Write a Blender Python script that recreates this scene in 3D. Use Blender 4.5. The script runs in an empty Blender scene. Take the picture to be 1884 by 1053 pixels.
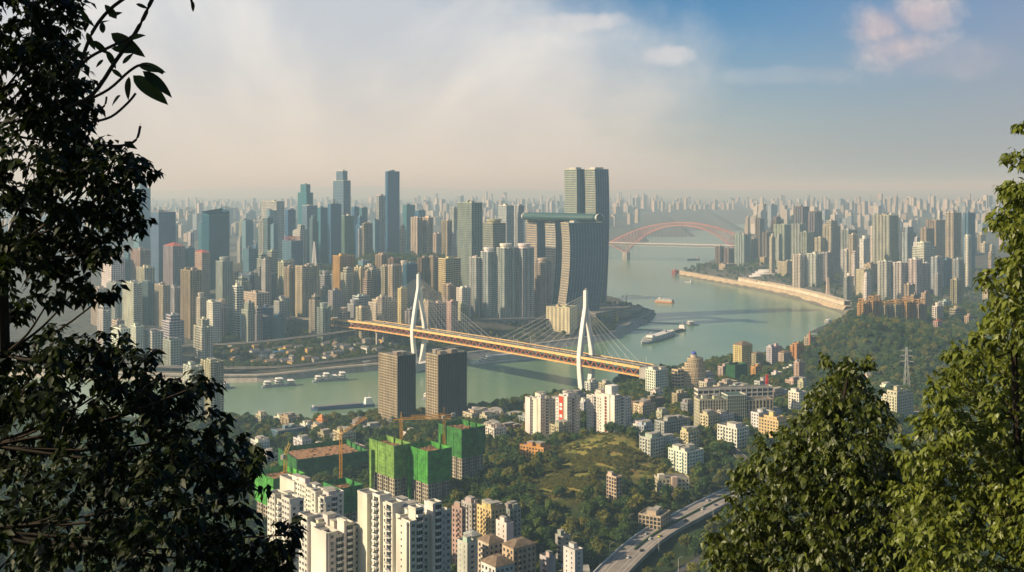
import bpy, math, random
import numpy as np
from mathutils import Vector, Matrix
R = math.radians
rng = random.Random(7)
nr = np.random.RandomState(11)
scene = bpy.context.scene
COL = scene.collection

# ------------------------------------------------------------------ camera, world, sun, exposure
F, CX, HY, CAMZ = 2000.0, 942.0, 345.0, 300.0        # focal length and horizon in photo pixels, eye height over the river
cam_d = bpy.data.cameras.new('camera')
cam = bpy.data.objects.new('camera', cam_d); COL.objects.link(cam)
cam.location = (0, 0, CAMZ); cam.rotation_euler = (R(90), 0, 0)
cam_d.sensor_width = 36; cam_d.lens = 36 * F / 1884
cam_d.shift_y = -(526.5 - HY) / 1884
cam_d.clip_start = 0.1; cam_d.clip_end = 200000
scene.camera = cam

SUN_EL, SUN_AZ = 31.0, 252.0                          # azimuth clockwise from +Y (270 = from -X)
sd = Vector((math.sin(R(SUN_AZ)) * math.cos(R(SUN_EL)), math.cos(R(SUN_AZ)) * math.cos(R(SUN_EL)), math.sin(R(SUN_EL))))
sun_d = bpy.data.lights.new('sun', 'SUN'); sun = bpy.data.objects.new('sun', sun_d); COL.objects.link(sun)
sun_d.energy = 5.0; sun_d.angle = R(0.55); sun_d.color = (1.0, 0.84, 0.58)
sun.rotation_euler = sd.to_track_quat('Z', 'Y').to_euler(); sun.location = (0, 0, 900)

world = bpy.data.worlds.new('World'); scene.world = world; world.use_nodes = True
def build_world():
    nt = world.node_tree; N = nt.nodes; L = nt.links
    for n in list(N): N.remove(n)
    out = N.new('ShaderNodeOutputWorld'); bg = N.new('ShaderNodeBackground'); L.new(bg.outputs[0], out.inputs[0])
    bg.inputs['Strength'].default_value = 0.06
    sky = N.new('ShaderNodeTexSky'); sky.sky_type = 'NISHITA'; sky.sun_disc = False
    sky.sun_elevation = R(SUN_EL); sky.sun_rotation = R(SUN_AZ)
    sky.altitude = 400; sky.air_density = 1.0; sky.dust_density = 0.6; sky.ozone_density = 2.5
    tc = N.new('ShaderNodeTexCoord')
    def math_(op, a, b=None, clamp=False):
        n = N.new('ShaderNodeMath'); n.operation = op; n.use_clamp = clamp
        for i, v in enumerate((a, b)):
            if v is None: continue
            if isinstance(v, (int, float)): n.inputs[i].default_value = v
            else: L.new(v, n.inputs[i])
        return n.outputs[0]
    def mix(fac, a, b, bt='MIX'):
        n = N.new('ShaderNodeMix'); n.data_type = 'RGBA'; n.blend_type = bt
        if isinstance(fac, (int, float)): n.inputs[0].default_value = fac
        else: L.new(fac, n.inputs[0])
        for s, v in ((6, a), (7, b)):
            if isinstance(v, tuple): n.inputs[s].default_value = v + (1,)
            else: L.new(v, n.inputs[s])
        return n.outputs[2]
    def sstep(v, lo, hi):
        n = N.new('ShaderNodeMapRange'); n.interpolation_type = 'SMOOTHSTEP'
        L.new(v, n.inputs[0]); n.inputs[1].default_value = lo; n.inputs[2].default_value = hi
        return n.outputs[0]
    sep = N.new('ShaderNodeSeparateXYZ'); L.new(tc.outputs['Generated'], sep.inputs[0])
    x, y, z = sep.outputs
    # cloud deck: direction projected to a plane overhead, softened near the horizon
    zc = math_('ADD', math_('MAXIMUM', z, 0.0), 0.16)
    cmb = N.new('ShaderNodeCombineXYZ'); L.new(math_('DIVIDE', x, zc), cmb.inputs[0]); L.new(math_('DIVIDE', y, zc), cmb.inputs[1])
    def noise(vec, sc, det, off, rough=.55, dist=0.0):
        m = N.new('ShaderNodeMapping'); m.inputs['Location'].default_value = off
        L.new(vec, m.inputs[0])
        n = N.new('ShaderNodeTexNoise'); n.inputs['Scale'].default_value = sc; n.inputs['Detail'].default_value = det
        n.inputs['Roughness'].default_value = rough; n.inputs['Distortion'].default_value = dist
        L.new(m.outputs[0], n.inputs[0]); return n.outputs[0]
    n1 = noise(cmb.outputs[0], .55, 7, (3.1, 1.7, 0), .55, .3)
    n2 = noise(tc.outputs['Generated'], 7.0, 6, (1.3, .2, 5.0), .6, .2)
    # a bank of cloud that thickens towards the low sun (west) and thins to blue in the north-east
    bank = math_('ADD', math_('MULTIPLY', math_('SUBTRACT', n1, .5), 0.55), math_('MULTIPLY', math_('SUBTRACT', n2, .5), .40))
    bank = math_('ADD', bank, math_('MULTIPLY', math_('ADD', x, math_('MULTIPLY', z, 0.9)), -1.25))
    bank = math_('ADD', bank, 0.30)
    m1 = sstep(bank, -0.10, 0.22)
    # fair-weather cumulus
    n3 = noise(tc.outputs['Generated'], 15.0, 8, (.35, 2.2, 1.1), .6, .1)
    # one cumulus tower standing to the north-east and small ones near it
    def puff(cx_, cz_, rx, rz, amp=1.7, hi=.6):
        d = math_('SQRT', math_('ADD', math_('POWER', math_('DIVIDE', math_('SUBTRACT', x, cx_), rx), 2.0), math_('POWER', math_('DIVIDE', math_('SUBTRACT', z, cz_), rz), 2.0)))
        v = math_('ADD', math_('SUBTRACT', 1.0, d), math_('MULTIPLY', math_('SUBTRACT', n3, .5), amp))
        return math_('MULTIPLY', sstep(v, 0.05, hi), sstep(y, 0.0, .3))
    p1 = math_('MAXIMUM', math_('MAXIMUM', puff(.318, .138, .038, .028, 1.9, .8), puff(.348, .146, .038, .028, 1.9, .8)), math_('MAXIMUM', puff(.334, .120, .058, .032, 1.9, .95), math_('MULTIPLY', puff(.37, .108, .075, .024, 1.2, .6), .3)))
    p2 = puff(.140, .120, .035, .013)
    p3 = puff(.055, .149, .07, .012)
    p4 = puff(.24, .10, .08, .012)
    p = math_('MAXIMUM', math_('MAXIMUM', p1, math_('MULTIPLY', p4, .22)), math_('MAXIMUM', math_('MULTIPLY', p2, .8), math_('MULTIPLY', p3, .8)))
    blue = mix(1.0, sky.outputs[0], (0.46, 0.84, 1.10), 'MULTIPLY')
    n4 = noise(tc.outputs['Generated'], 4.0, 5, (9, 4, 2.0), .55, .4)
    ccol = mix(sstep(n4, .35, .68), (7.4, 7.8, 8.4), (12.0, 11.4, 10.5))
    c = mix(math_('MULTIPLY', m1, .93), blue, ccol)
    # darkening to mauve painted into the sky towards the north-east
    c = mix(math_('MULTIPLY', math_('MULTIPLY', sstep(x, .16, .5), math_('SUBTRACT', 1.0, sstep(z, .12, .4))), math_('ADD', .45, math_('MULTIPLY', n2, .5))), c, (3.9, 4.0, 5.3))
    # thin veil low in the sky
    veil = math_('SUBTRACT', 1.0, sstep(z, 0.0, .17))
    vc = mix(sstep(x, -.02, .36), (9.2, 8.0, 6.6), (4.9, 4.9, 4.9))
    c = mix(math_('MULTIPLY', veil, .82), c, vc)
    c = mix(math_('MULTIPLY', p, .9), c, mix(sstep(n3, .38, .68), mix(sstep(x, .2, .3), (8.0, 8.0, 8.4), (6.6, 5.8, 6.5)), mix(sstep(x, .2, .3), (10.5, 10.0, 9.4), (10.2, 8.9, 8.0))))
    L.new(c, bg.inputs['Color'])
build_world()
scene.view_settings.view_transform = 'Standard'; scene.view_settings.look = 'None'
scene.view_settings.gamma = 1.0; scene.view_settings.exposure = 0.44; scene.view_settings.use_curve_mapping = False
scene.cycles.use_denoising = True
scene.cycles.max_bounces = 6; scene.cycles.diffuse_bounces = 2; scene.cycles.glossy_bounces = 2
scene.cycles.transmission_bounces = 4; scene.cycles.transparent_max_bounces = 4; scene.cycles.volume_bounces = 0

# ------------------------------------------------------------------ helpers
def W(px, py, Y):
    return Vector(((px - CX) / F * Y, Y, CAMZ - (py - HY) / F * Y))
def on_water(px, py):
    return W(px, py, F * CAMZ / (py - HY))
def at_z(px, py, z):
    return W(px, py, F * (CAMZ - z) / (py - HY))

class MB:
    def __init__(self): self.v = []; self.f = []; self.mi = []; self.cur = 0
    def quad(self, a, b, c, d):
        n = len(self.v); self.v += [a, b, c, d]; self.f.append((n, n + 1, n + 2, n + 3)); self.mi.append(self.cur)
    def poly(self, pts):
        n = len(self.v); self.v += list(pts); self.f.append(tuple(range(n, n + len(pts)))); self.mi.append(self.cur)
    def prism(self, pts, z0, z1, bottom=False, top=True, warp=None):
        k = len(pts); n = len(self.v)
        w0 = warp(z0) if warp else (0, 0); w1 = warp(z1) if warp else (0, 0)
        self.v += [(p[0] + w0[0], p[1] + w0[1], z0) for p in pts] + [(p[0] + w1[0], p[1] + w1[1], z1) for p in pts]
        for i in range(k):
            j = (i + 1) % k; self.f.append((n + i, n + j, n + k + j, n + k + i)); self.mi.append(self.cur)
        if top: self.f.append(tuple(n + k + i for i in range(k))); self.mi.append(self.cur)
        if bottom: self.f.append(tuple(n + k - 1 - i for i in range(k))); self.mi.append(self.cur)
    def loft(self, rings, cap=True):
        n = len(self.v); k = len(rings[0])
        for r in rings: self.v += [tuple(p) for p in r]
        for a in range(len(rings) - 1):
            for i in range(k):
                j = (i + 1) % k
                self.f.append((n + a * k + i, n + a * k + j, n + (a + 1) * k + j, n + (a + 1) * k + i)); self.mi.append(self.cur)
        if cap:
            self.f.append(tuple(n + k - 1 - i for i in range(k))); self.mi.append(self.cur)
            b = n + (len(rings) - 1) * k
            self.f.append(tuple(b + i for i in range(k))); self.mi.append(self.cur)
    def box(self, c, u, v, hx, hy, z0, z1):
        pts = [(c[0] + sx * hx * u[0] + sy * hy * v[0], c[1] + sx * hx * u[1] + sy * hy * v[1]) for sx, sy in ((-1, -1), (1, -1), (1, 1), (-1, 1))]
        self.prism(pts, z0, z1, bottom=True)
    def bar(self, a, b, w, h=None, sides=4, w2=None):
        a = Vector(a); b = Vector(b); d = b - a
        if d.length < 1e-6: return
        d.normalize(); up = Vector((0, 0, 1)) if abs(d.z) < .95 else Vector((1, 0, 0))
        s = d.cross(up).normalized(); t = s.cross(d).normalized()
        h = w if h is None else h
        r0 = []; r1 = []; k2 = 1 if w2 is None else w2 / w
        for i in range(sides):
            an = 2 * math.pi * (i + .5) / sides; cs, sn = math.cos(an), math.sin(an)
            q = 1 / math.cos(math.pi / sides) if sides == 4 else 1
            o = s * (cs * w * .5 * q) + t * (sn * h * .5 * q)
            r0.append(a + o); r1.append(b + o * k2)
        self.loft([r0[::-1], r1[::-1]])
    def tube(self, pts, rad, sides=6):
        rings = []
        pts = [Vector(p) for p in pts]
        for i, p in enumerate(pts):
            d = (pts[min(i + 1, len(pts) - 1)] - pts[max(i - 1, 0)]).normalized()
            up = Vector((0, 0, 1)) if abs(d.z) < .9 else Vector((1, 0, 0))
            s = d.cross(up).normalized(); t = s.cross(d).normalized()
            r = rad[i] if isinstance(rad, (list, tuple)) else rad
            rings.append([p + s * (math.cos(2 * math.pi * k / sides) * r) + t * (math.sin(2 * math.pi * k / sides) * r) for k in range(sides)][::-1])
        self.loft(rings)
    def data(self, name, off=(0, 0, 0), mats=(), smooth=False):
        me = bpy.data.meshes.new(name)
        ox, oy, oz = off
        me.from_pydata([(p[0] - ox, p[1] - oy, p[2] - oz) for p in self.v], [], self.f)
        for m in mats: me.materials.append(m)
        if len(mats) > 1: me.polygons.foreach_set('material_index', self.mi)
        if smooth: me.polygons.foreach_set('use_smooth', [True] * len(me.polygons))
        me.update(); return me
    def build(self, name, m, parent=None, color=None, smooth=False, kind=None, label=None):
        off = parent_world(parent) if parent else (0, 0, 0)
        mats = m if isinstance(m, (list, tuple)) else (m,)
        return link(name, self.data(name, off, mats, smooth), parent, color, kind, label)
def parent_world(o):
    v = Vector((0, 0, 0))
    while o: v += o.location; o = o.parent
    return v
def link(name, me, parent=None, color=None, kind=None, label=None):
    o = bpy.data.objects.new(name, me); COL.objects.link(o)
    if parent: o.parent = parent
    if color: o.color = tuple(color) + (1,)
    if kind: o['kind'] = kind
    if label: o['label'] = label
    return o
def thing(name, label, cat, loc, group=None, rz=0.0):
    o = bpy.data.objects.new(name, None); COL.objects.link(o); o.location = loc; o.rotation_euler = (0, 0, rz)
    o.empty_display_size = 1
    o['label'] = label; o['category'] = cat
    if group: o['group'] = group
    return o
def copy_tree(o, parent=None):
    c = o.copy(); COL.objects.link(c); c.parent = parent
    for ch in o.children: copy_tree(ch, c)
    return c

# ------------------------------------------------------------------ materials
def new_mat(name):
    m = bpy.data.materials.new(name); m.use_nodes = True
    return m, m.node_tree.nodes, m.node_tree.links, m.node_tree.nodes['Principled BSDF']
def mat(name, col=None, rough=.8, var=.25, scale=.15, streak=0.0, spec=.3, metal=0.0, bump=0.0, bscale=1.0, detail=4):
    """col None: colour taken from the object's own colour."""
    m, N, L, P = new_mat(name)
    P.inputs['Roughness'].default_value = rough; P.inputs['Specular IOR Level'].default_value = spec; P.inputs['Metallic'].default_value = metal
    tc = N.new('ShaderNodeTexCoord'); no = N.new('ShaderNodeTexNoise'); no.inputs['Scale'].default_value = scale; no.inputs['Detail'].default_value = detail
    mp = N.new('ShaderNodeMapping'); L.new(tc.outputs['Object'], mp.inputs[0]); L.new(mp.outputs[0], no.inputs[0])
    if streak: mp.inputs['Scale'].default_value = (1, 1, streak)
    mr = N.new('ShaderNodeMapRange'); L.new(no.outputs[0], mr.inputs[0]); mr.inputs[1].default_value = .3; mr.inputs[2].default_value = .7
    mr.inputs[3].default_value = 1 - var; mr.inputs[4].default_value = 1 + var * .5
    mx = N.new('ShaderNodeMix'); mx.data_type = 'RGBA'; mx.blend_type = 'MULTIPLY'; mx.inputs[0].default_value = 1
    if col is None:
        oi = N.new('ShaderNodeObjectInfo'); L.new(oi.outputs['Color'], mx.inputs[6])
    else: mx.inputs[6].default_value = tuple(col) + (1,)
    L.new(mr.outputs[0], mx.inputs[7]); L.new(mx.outputs[2], P.inputs['Base Color'])
    if bump:
        nb = N.new('ShaderNodeTexNoise'); nb.inputs['Scale'].default_value = bscale; nb.inputs['Detail'].default_value = 5; L.new(tc.outputs['Object'], nb.inputs[0])
        b = N.new('ShaderNodeBump'); b.inputs['Strength'].default_value = bump; b.inputs['Distance'].default_value = .3; L.new(nb.outputs[0], b.inputs['Height']); L.new(b.outputs[0], P.inputs['Normal'])
    return m
def glass_mat(name, rough=.12, spec=.6, vary=.35):
    m, N, L, P = new_mat(name)
    P.inputs['Roughness'].default_value = rough; P.inputs['Specular IOR Level'].default_value = spec
    tc = N.new('ShaderNodeTexCoord'); sn = N.new('ShaderNodeVectorMath'); sn.operation = 'SNAP'; sn.inputs[1].default_value = (2.9, 2.9, 3.05)
    L.new(tc.outputs['Object'], sn.inputs[0]); wn = N.new('ShaderNodeTexWhiteNoise'); L.new(sn.outputs[0], wn.inputs[0])
    oi = N.new('ShaderNodeObjectInfo')
    ra = N.new('ShaderNodeMapRange'); L.new(wn.outputs[0], ra.inputs[0]); ra.inputs[1].default_value = .55; ra.inputs[2].default_value = 1.0; ra.inputs[3].default_value = 0; ra.inputs[4].default_value = vary
    mx = N.new('ShaderNodeMix'); mx.data_type = 'RGBA'; L.new(ra.outputs[0], mx.inputs[0]); L.new(oi.outputs['Color'], mx.inputs[6]); mx.inputs[7].default_value = (.30, .29, .25, 1)
    L.new(mx.outputs[2], P.inputs['Base Color']); return m
def leaf_mat(name, c0, c1, scale=.6, transl=.35, rough=.55, spec=.25):
    m, N, L, P = new_mat(name)
    out = N['Material Output']
    geo = N.new('ShaderNodeNewGeometry'); oi = N.new('ShaderNodeObjectInfo'); no = N.new('ShaderNodeTexNoise'); no.inputs['Scale'].default_value = scale; no.inputs['Detail'].default_value = 2
    L.new(geo.outputs['Position'], no.inputs[0])
    ad = N.new('ShaderNodeMath'); ad.operation = 'ADD'; L.new(oi.outputs['Random'], ad.inputs[0]); L.new(no.outputs[0], ad.inputs[1])
    ad2 = N.new('ShaderNodeMath'); ad2.operation = 'ADD'; L.new(ad.outputs[0], ad2.inputs[0]); L.new(geo.outputs['Random Per Island'], ad2.inputs[1])
    mr = N.new('ShaderNodeMapRange'); L.new(ad2.outputs[0], mr.inputs[0]); mr.inputs[1].default_value = .6; mr.inputs[2].default_value = 2.3
    mx = N.new('ShaderNodeMix'); mx.data_type = 'RGBA'; L.new(mr.outputs[0], mx.inputs[0]); mx.inputs[6].default_value = c0 + (1,); mx.inputs[7].default_value = c1 + (1,)
    L.new(mx.outputs[2], P.inputs['Base Color']); P.inputs['Roughness'].default_value = rough; P.inputs['Specular IOR Level'].default_value = spec
    tr = N.new('ShaderNodeBsdfTranslucent'); mu = N.new('ShaderNodeMix'); mu.data_type = 'RGBA'; mu.blend_type = 'MULTIPLY'; mu.inputs[0].default_value = 1; L.new(mx.outputs[2], mu.inputs[6]); mu.inputs[7].default_value = (1.5, 1.5, .6, 1); L.new(mu.outputs[2], tr.inputs[0])
    ms = N.new('ShaderNodeMixShader'); ms.inputs[0].default_value = transl; L.new(P.outputs[0], ms.inputs[1]); L.new(tr.outputs[0], ms.inputs[2]); L.new(ms.outputs[0], out.inputs[0])
    return m

M_wall = mat('wall_paint', None, .85, .30, .10, streak=.35, spec=.2)
M_wallf = mat('wall_clean', None, .8, .15, .05, spec=.2)
M_glass = glass_mat('window_glass', .22, .25, .22)
M_curt = glass_mat('curtain_glass', .16, .30, .04)
M_roof = mat('roof_felt', (.20, .19, .17), .9, .5, .12, spec=.1)
M_roofc = mat('roof_colour', None, .85, .4, .4, spec=.15)
M_conc = mat('concrete', (.36, .34, .30), .9, .35, .10, streak=.4, spec=.15)
M_asph = mat('asphalt', (.10, .095, .09), .9, .3, .05, spec=.15)
M_paint = mat('painted_steel', None, .5, .2, .08, spec=.35)
M_white = mat('white_paint', (.78, .77, .73), .6, .15, .06, spec=.3)
M_line = mat('road_paint', (.72, .70, .64), .7, .4, .8)
M_bark = mat('bark', (.028, .021, .015), .95, .4, 3, streak=.3)
M_net = mat('safety_net', None, .8, .55, .22, spec=.15, bump=.5, bscale=1.2)
M_wood = mat('formwork', (.36, .20, .10), .85, .5, .5)
M_dark = mat('dark_rubber', (.02, .02, .02), .7, .1)
M_leafs = [leaf_mat('tree_leaf', (.030, .075, .014), (.14, .19, .030)), leaf_mat('tree_leaf_olive', (.06, .085, .014), (.26, .24, .04)), leaf_mat('tree_leaf_dark', (.018, .056, .018), (.08, .135, .03))]
M_shrub = leaf_mat('shrub_leaf', (.07, .10, .02), (.24, .21, .05), scale=.08)
M_fgl = leaf_mat('near_leaf_shaded', (.005, .011, .004), (.040, .058, .011), scale=2.0, transl=.22, rough=.5, spec=.2)  # leaf colour darkened to carry the shade on the framing tree
M_fgr = leaf_mat('near_leaf_olive', (.009, .021, .005), (.165, .195, .028), scale=1.2, transl=.30, rough=.42, spec=.4)

# palette
WC = dict(cream=(.58, .52, .38), white=(.72, .70, .63), tan=(.42, .345, .23), brown=(.21, .155, .11), grey=(.34, .35, .34), pink=(.48, .37, .30), orange=(.58, .32, .10),
          sage=(.38, .42, .35), slate=(.14, .22, .28), yellow=(.64, .53, .26), dark=(.07, .065, .06), red=(.34, .09, .06), pale=(.50, .51, .49), teal=(.08, .20, .23), blue=(.08, .17, .30), sand=(.50, .43, .30))
GC = dict(win=(.03, .04, .048), teal=(.02, .12, .16), blue=(.015, .08, .18), dark=(.012, .02, .03), pale=(.12, .22, .28), green=(.02, .09, .07), deep=(.012, .06, .11))
# ------------------------------------------------------------------ terrain and river
NEAR = [(-6000, 1900), (-3000, 1640), (-900, 1480), (-367, 1385), (-284, 1352), (-204, 1392), (-30, 1440), (112, 1575), (250, 1715), (364, 1850), (482, 1925), (566, 2090), (660, 2240),
        (745, 2420), (790, 2610), (770, 2850), (735, 3077), (650, 3400), (560, 3735), (580, 3800), (700, 4050), (880, 4440), (1000, 4800), (1200, 5700), (1700, 7200), (2600, 9500)]
FAR = [(2000, 9500), (1100, 7300), (700, 6300), (380, 5600), (150, 5050), (-250, 4500), (-1500, 4700), (-5000, 5200), (-5000, 4700), (-1500, 4150), (-300, 3500), (120, 3120), (300, 2780), (342, 2600), (330, 2520),
       (285, 2380), (200, 2150), (60, 2010), (-100, 1870), (-290, 1740), (-443, 1672), (-900, 1760), (-3000, 2050), (-6000, 2300)]
RIV = np.array(NEAR + FAR, float)
def river_sd(x, y):
    """signed distance to the shoreline, positive on land"""
    x = np.asarray(x, float); y = np.asarray(y, float)
    best = np.full(x.shape, 1e18); ins = np.zeros(x.shape, bool)
    n = len(RIV)
    for i in range(n):
        ax, ay = RIV[i]; bx, by = RIV[(i + 1) % n]
        dx, dy = bx - ax, by - ay
        t = np.clip(((x - ax) * dx + (y - ay) * dy) / (dx * dx + dy * dy), 0, 1)
        best = np.minimum(best, (x - ax - t * dx) ** 2 + (y - ay - t * dy) ** 2)
        c = ((ay > y) != (by > y))
        if dy != 0: ins ^= c & (x < (dx) * (y - ay) / dy + ax)
    d = np.sqrt(best)
    return np.where(ins, -d, d)
CP = np.array([  # x, y, z : heights of the land read off the photograph
    (-300, 2000, 36), (-100, 2150, 45), (0, 2300, 55), (-200, 2450, 90), (-315, 2600, 132), (-180, 2680, 128), (-420, 2620, 105), (-500, 2300, 60), (-700, 2000, 35), (-800, 2600, 70), (100, 2280, 34), (190, 2350, 28), (260, 2500, 18),
    (-600, 3200, 80), (0, 3000, 50), (150, 2800, 25), (-1200, 2400, 50), (-400, 1730, 9), (-300, 1790, 12), (-350, 1870, 20), (-150, 1920, 18), (0, 2030, 16), (100, 2130, 18), (-600, 1800, 18), (-1200, 2000, 30), (-2500, 2600, 60),
    (600, 3650, 22), (700, 3650, 30), (900, 3600, 60), (850, 3200, 34), (930, 3000, 26), (850, 2800, 16), (1000, 2900, 48), (1000, 2600, 32), (890, 2620, 22), (1100, 2700, 44), (1300, 3000, 70), (1500, 3600, 90), (820, 2200, 50), (800, 2350, 40), (740, 2050, 56),
    (560, 1700, 84), (640, 1620, 72), (590, 1780, 80), (500, 1720, 50), (480, 1600, 44), (400, 1500, 34), (600, 1400, 42), (720, 1500, 48), (500, 1250, 42), (650, 1890, 60), (780, 1850, 46), (900, 2100, 60), (900, 1500, 60), (1100, 1900, 80),
    (400, 1700, 16), (420, 1780, 12), (350, 1650, 18), (330, 1560, 24), (450, 1800, 14), (485, 1700, 32), (520, 1860, 22), (570, 1960, 28), (440, 1640, 26),
    (300, 1450, 38), (200, 1390, 38), (150, 1470, 32), (70, 1490, 18), (110, 1200, 45), (260, 1130, 57), (250, 1030, 61), (200, 1010, 58), (150, 1060, 51), (20, 1100, 44), (95, 1080, 46), (330, 1150, 58), (400, 1000, 52), (420, 1300, 44),
    (80, 945, 66), (94, 1000, 72), (60, 900, 66), (143, 935, 54), (131, 892, 48), (150, 860, 44), (30, 850, 61), (40, 755, 48), (120, 760, 44), (190, 850, 43), (60, 700, 44), (20, 700, 53), (-20, 760, 52),
    (-90, 900, 40), (-200, 900, 36), (-60, 1000, 36), (-30, 980, 42), (-200, 1100, 25), (-300, 1250, 18), (-150, 1310, 8), (-60, 1300, 14), (-10, 1180, 38), (-400, 1310, 14), (-420, 1000, 40), (-80, 500, 66), (-180, 560, 58), (-20, 620, 58), (200, 650, 60), (300, 800, 55), (-300, 700, 55), (60, 600, 60),
    (600, 900, 60), (1000, 1000, 90), (-900, 1200, 60), (-900, 700, 90), (1500, 1500, 120),
    (940, 5600, 112), (1120, 5500, 118), (1300, 5800, 90), (300, 6200, 60), (-200, 5500, 60), (-1500, 5600, 80), (-4000, 4000, 90), (-4000, 7000, 120), (0, 8000, 110), (2000, 8000, 130), (3000, 4000, 120), (4000, 7000, 160), (0, 12000, 140), (-8000, 12000, 140), (8000, 12000, 170), (2500, 2500, 120),
], float)
def ground(x, y):
    x = np.atleast_1d(np.asarray(x, float)); y = np.atleast_1d(np.asarray(y, float))
    num = np.zeros(x.shape); den = np.zeros(x.shape)
    for cx_, cy_, cz_ in CP:
        d2 = (x - cx_) ** 2 + (y - cy_) ** 2 + 400.0
        w = d2 ** -1.7
        num += w * cz_; den += w
    base = num / den
    d = river_sd(x, y)
    s = np.clip(d / 75.0, 0, 1); s = s * s * (3 - 2 * s)
    h = (1 - s) * 5.0 * np.clip(d / 5.0, 0, 1) + s * base
    h = np.where(d < 0, np.maximum(-8.0, d * .4), h)
    # the hillside the viewer stands on
    yy = np.hypot(np.maximum(y, 0), 0.0)
    hill = np.interp(yy, [0, 3, 12, 30, 90, 200, 340, 480, 560, 620], [298.35, 297.6, 290.5, 277, 240, 178, 118, 66, 40, -60])
    hill = hill + np.clip(-y, 0, 400) * .25
    hill = hill - np.clip((np.abs(x) - 300) / 900, 0, 1) * 40
    return np.maximum(h, hill)
def gz(x, y): return float(ground([x], [y])[0])

def terrain_mesh():
    def axis(lo, hi, step, far):
        a = list(np.arange(lo, hi + .1, step)); s = step; v = hi
        while v < far: s *= 1.35; v += s; a.append(v)
        s = step; v = lo
        while v > -far: s *= 1.35; v -= s; a.insert(0, v)
        return np.array(a)
    xs = axis(-900, 1500, 14, 62000); ys = axis(380, 3900, 14, 62000)
    extra = np.array([-40, -15, -6, 0, 3, 7, 12, 20, 30, 50, 75, 105, 140, 180, 220, 260, 300, 340])
    ys = np.unique(np.concatenate([ys[(ys < -60) | (ys >= 380)], extra]))
    xs = np.unique(np.concatenate([xs, [-6, 6, -20, 20]]))
    X, Y = np.meshgrid(xs, ys); Z = ground(X.ravel(), Y.ravel()).reshape(X.shape)
    land = (Y > 480) & (Z > 9)
    bump = (np.sin(X * .031 + 1.3 * np.sin(Y * .023)) * np.cos(Y * .037 + np.sin(X * .019)))
    Z = Z + np.where(land, bump * np.clip((Z - 9) / 30, 0, 1) * 2.2 - .6, 0)
    ny, nx = X.shape
    co = np.stack([X.ravel(), Y.ravel(), Z.ravel()], 1)
    idx = np.arange(nx * ny).reshape(ny, nx)
    q = np.stack([idx[:-1, :-1], idx[:-1, 1:], idx[1:, 1:], idx[1:, :-1]], -1).reshape(-1, 4)
    me = bpy.data.meshes.new('ground'); me.vertices.add(len(co)); me.vertices.foreach_set('co', co.ravel())
    me.loops.add(q.size); me.loops.foreach_set('vertex_index', q.ravel())
    me.polygons.add(len(q)); me.polygons.foreach_set('loop_start', np.arange(0, q.size, 4)); me.polygons.foreach_set('use_smooth', np.ones(len(q), bool))
    me.update(calc_edges=True)
    # what grows or lies where: r = built-up, g = cleared grass slope, b = bare shore
    x, y, z = co.T
    d = river_sd(x, y)
    built = np.clip(((y > 1600) & (x < 400)).astype(float) + ((y > 2150) & (x > 500)).astype(float), 0, 1)
    park = np.exp(-(((x + 300) / 150) ** 2 + ((y - 2610) / 110) ** 2)); built = built * (1 - np.clip(park * 1.6, 0, 1))
    clear = np.exp(-(((x - 88) / 52) ** 2 + ((y - 945) / 66) ** 2)) + np.exp(-(((x - 35) / 26) ** 2 + ((y - 868) / 30) ** 2))
    shore = np.clip(1 - np.abs(d - 10) / 22, 0, 1) * (z < 14)
    ca = me.color_attributes.new('cover', 'FLOAT_COLOR', 'POINT')
    ca.data.foreach_set('color', np.stack([built, np.clip(clear * 1.3, 0, 1), shore, np.ones_like(x)], 1).ravel())
    return me
def ground_mat():
    m, N, L, P = new_mat('ground')
    a = N.new('ShaderNodeAttribute'); a.attribute_name = 'cover'; sp = N.new('ShaderNodeSeparateColor'); L.new(a.outputs['Color'], sp.inputs[0])
    geo = N.new('ShaderNodeNewGeometry')
    def noise(s, d=5):
        n = N.new('ShaderNodeTexNoise'); n.inputs['Scale'].default_value = s; n.inputs['Detail'].default_value = d; L.new(geo.outputs['Position'], n.inputs[0]); return n.outputs[0]
    def ramp(v, cols):
        r = N.new('ShaderNodeValToRGB'); L.new(v, r.inputs[0])
        while len(r.color_ramp.elements) < len(cols): r.color_ramp.elements.new(.5)
        for e, (p, c) in zip(r.color_ramp.elements, cols): e.position = p; e.color = c + (1,)
        return r.outputs[0]
    def mix(f, a_, b_):
        n = N.new('ShaderNodeMix'); n.data_type = 'RGBA'; L.new(f, n.inputs[0]); L.new(a_, n.inputs[6]); L.new(b_, n.inputs[7]); return n.outputs[2]
    wild = ramp(noise(.05), [(.3, (.018, .034, .012)), (.55, (.035, .055, .016)), (.75, (.08, .07, .03))])
    town = ramp(noise(.035, 8), [(.35, (.045, .055, .04)), (.5, (.11, .105, .095)), (.6, (.06, .075, .045)), (.75, (.22, .20, .17))])
    grass = ramp(noise(.09, 8), [(.3, (.07, .095, .02)), (.46, (.19, .19, .04)), (.55, (.32, .27, .07)), (.68, (.24, .13, .05))])
    bare = ramp(noise(.08, 6), [(.3, (.13, .12, .09)), (.7, (.27, .24, .18))])
    c = mix(sp.outputs[0], wild, town); c = mix(sp.outputs[1], c, grass); c = mix(sp.outputs[2], c, bare)
    L.new(c, P.inputs['Base Color']); P.inputs['Roughness'].default_value = .95; P.inputs['Specular IOR Level'].default_value = .1
    b = N.new('ShaderNodeBump'); b.inputs['Strength'].default_value = .6; b.inputs['Distance'].default_value = 1.0; L.new(noise(.4), b.inputs['Height']); L.new(b.outputs[0], P.inputs['Normal'])
    return m
link('ground', terrain_mesh(), None, None, 'structure').data.materials.append(ground_mat())

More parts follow.
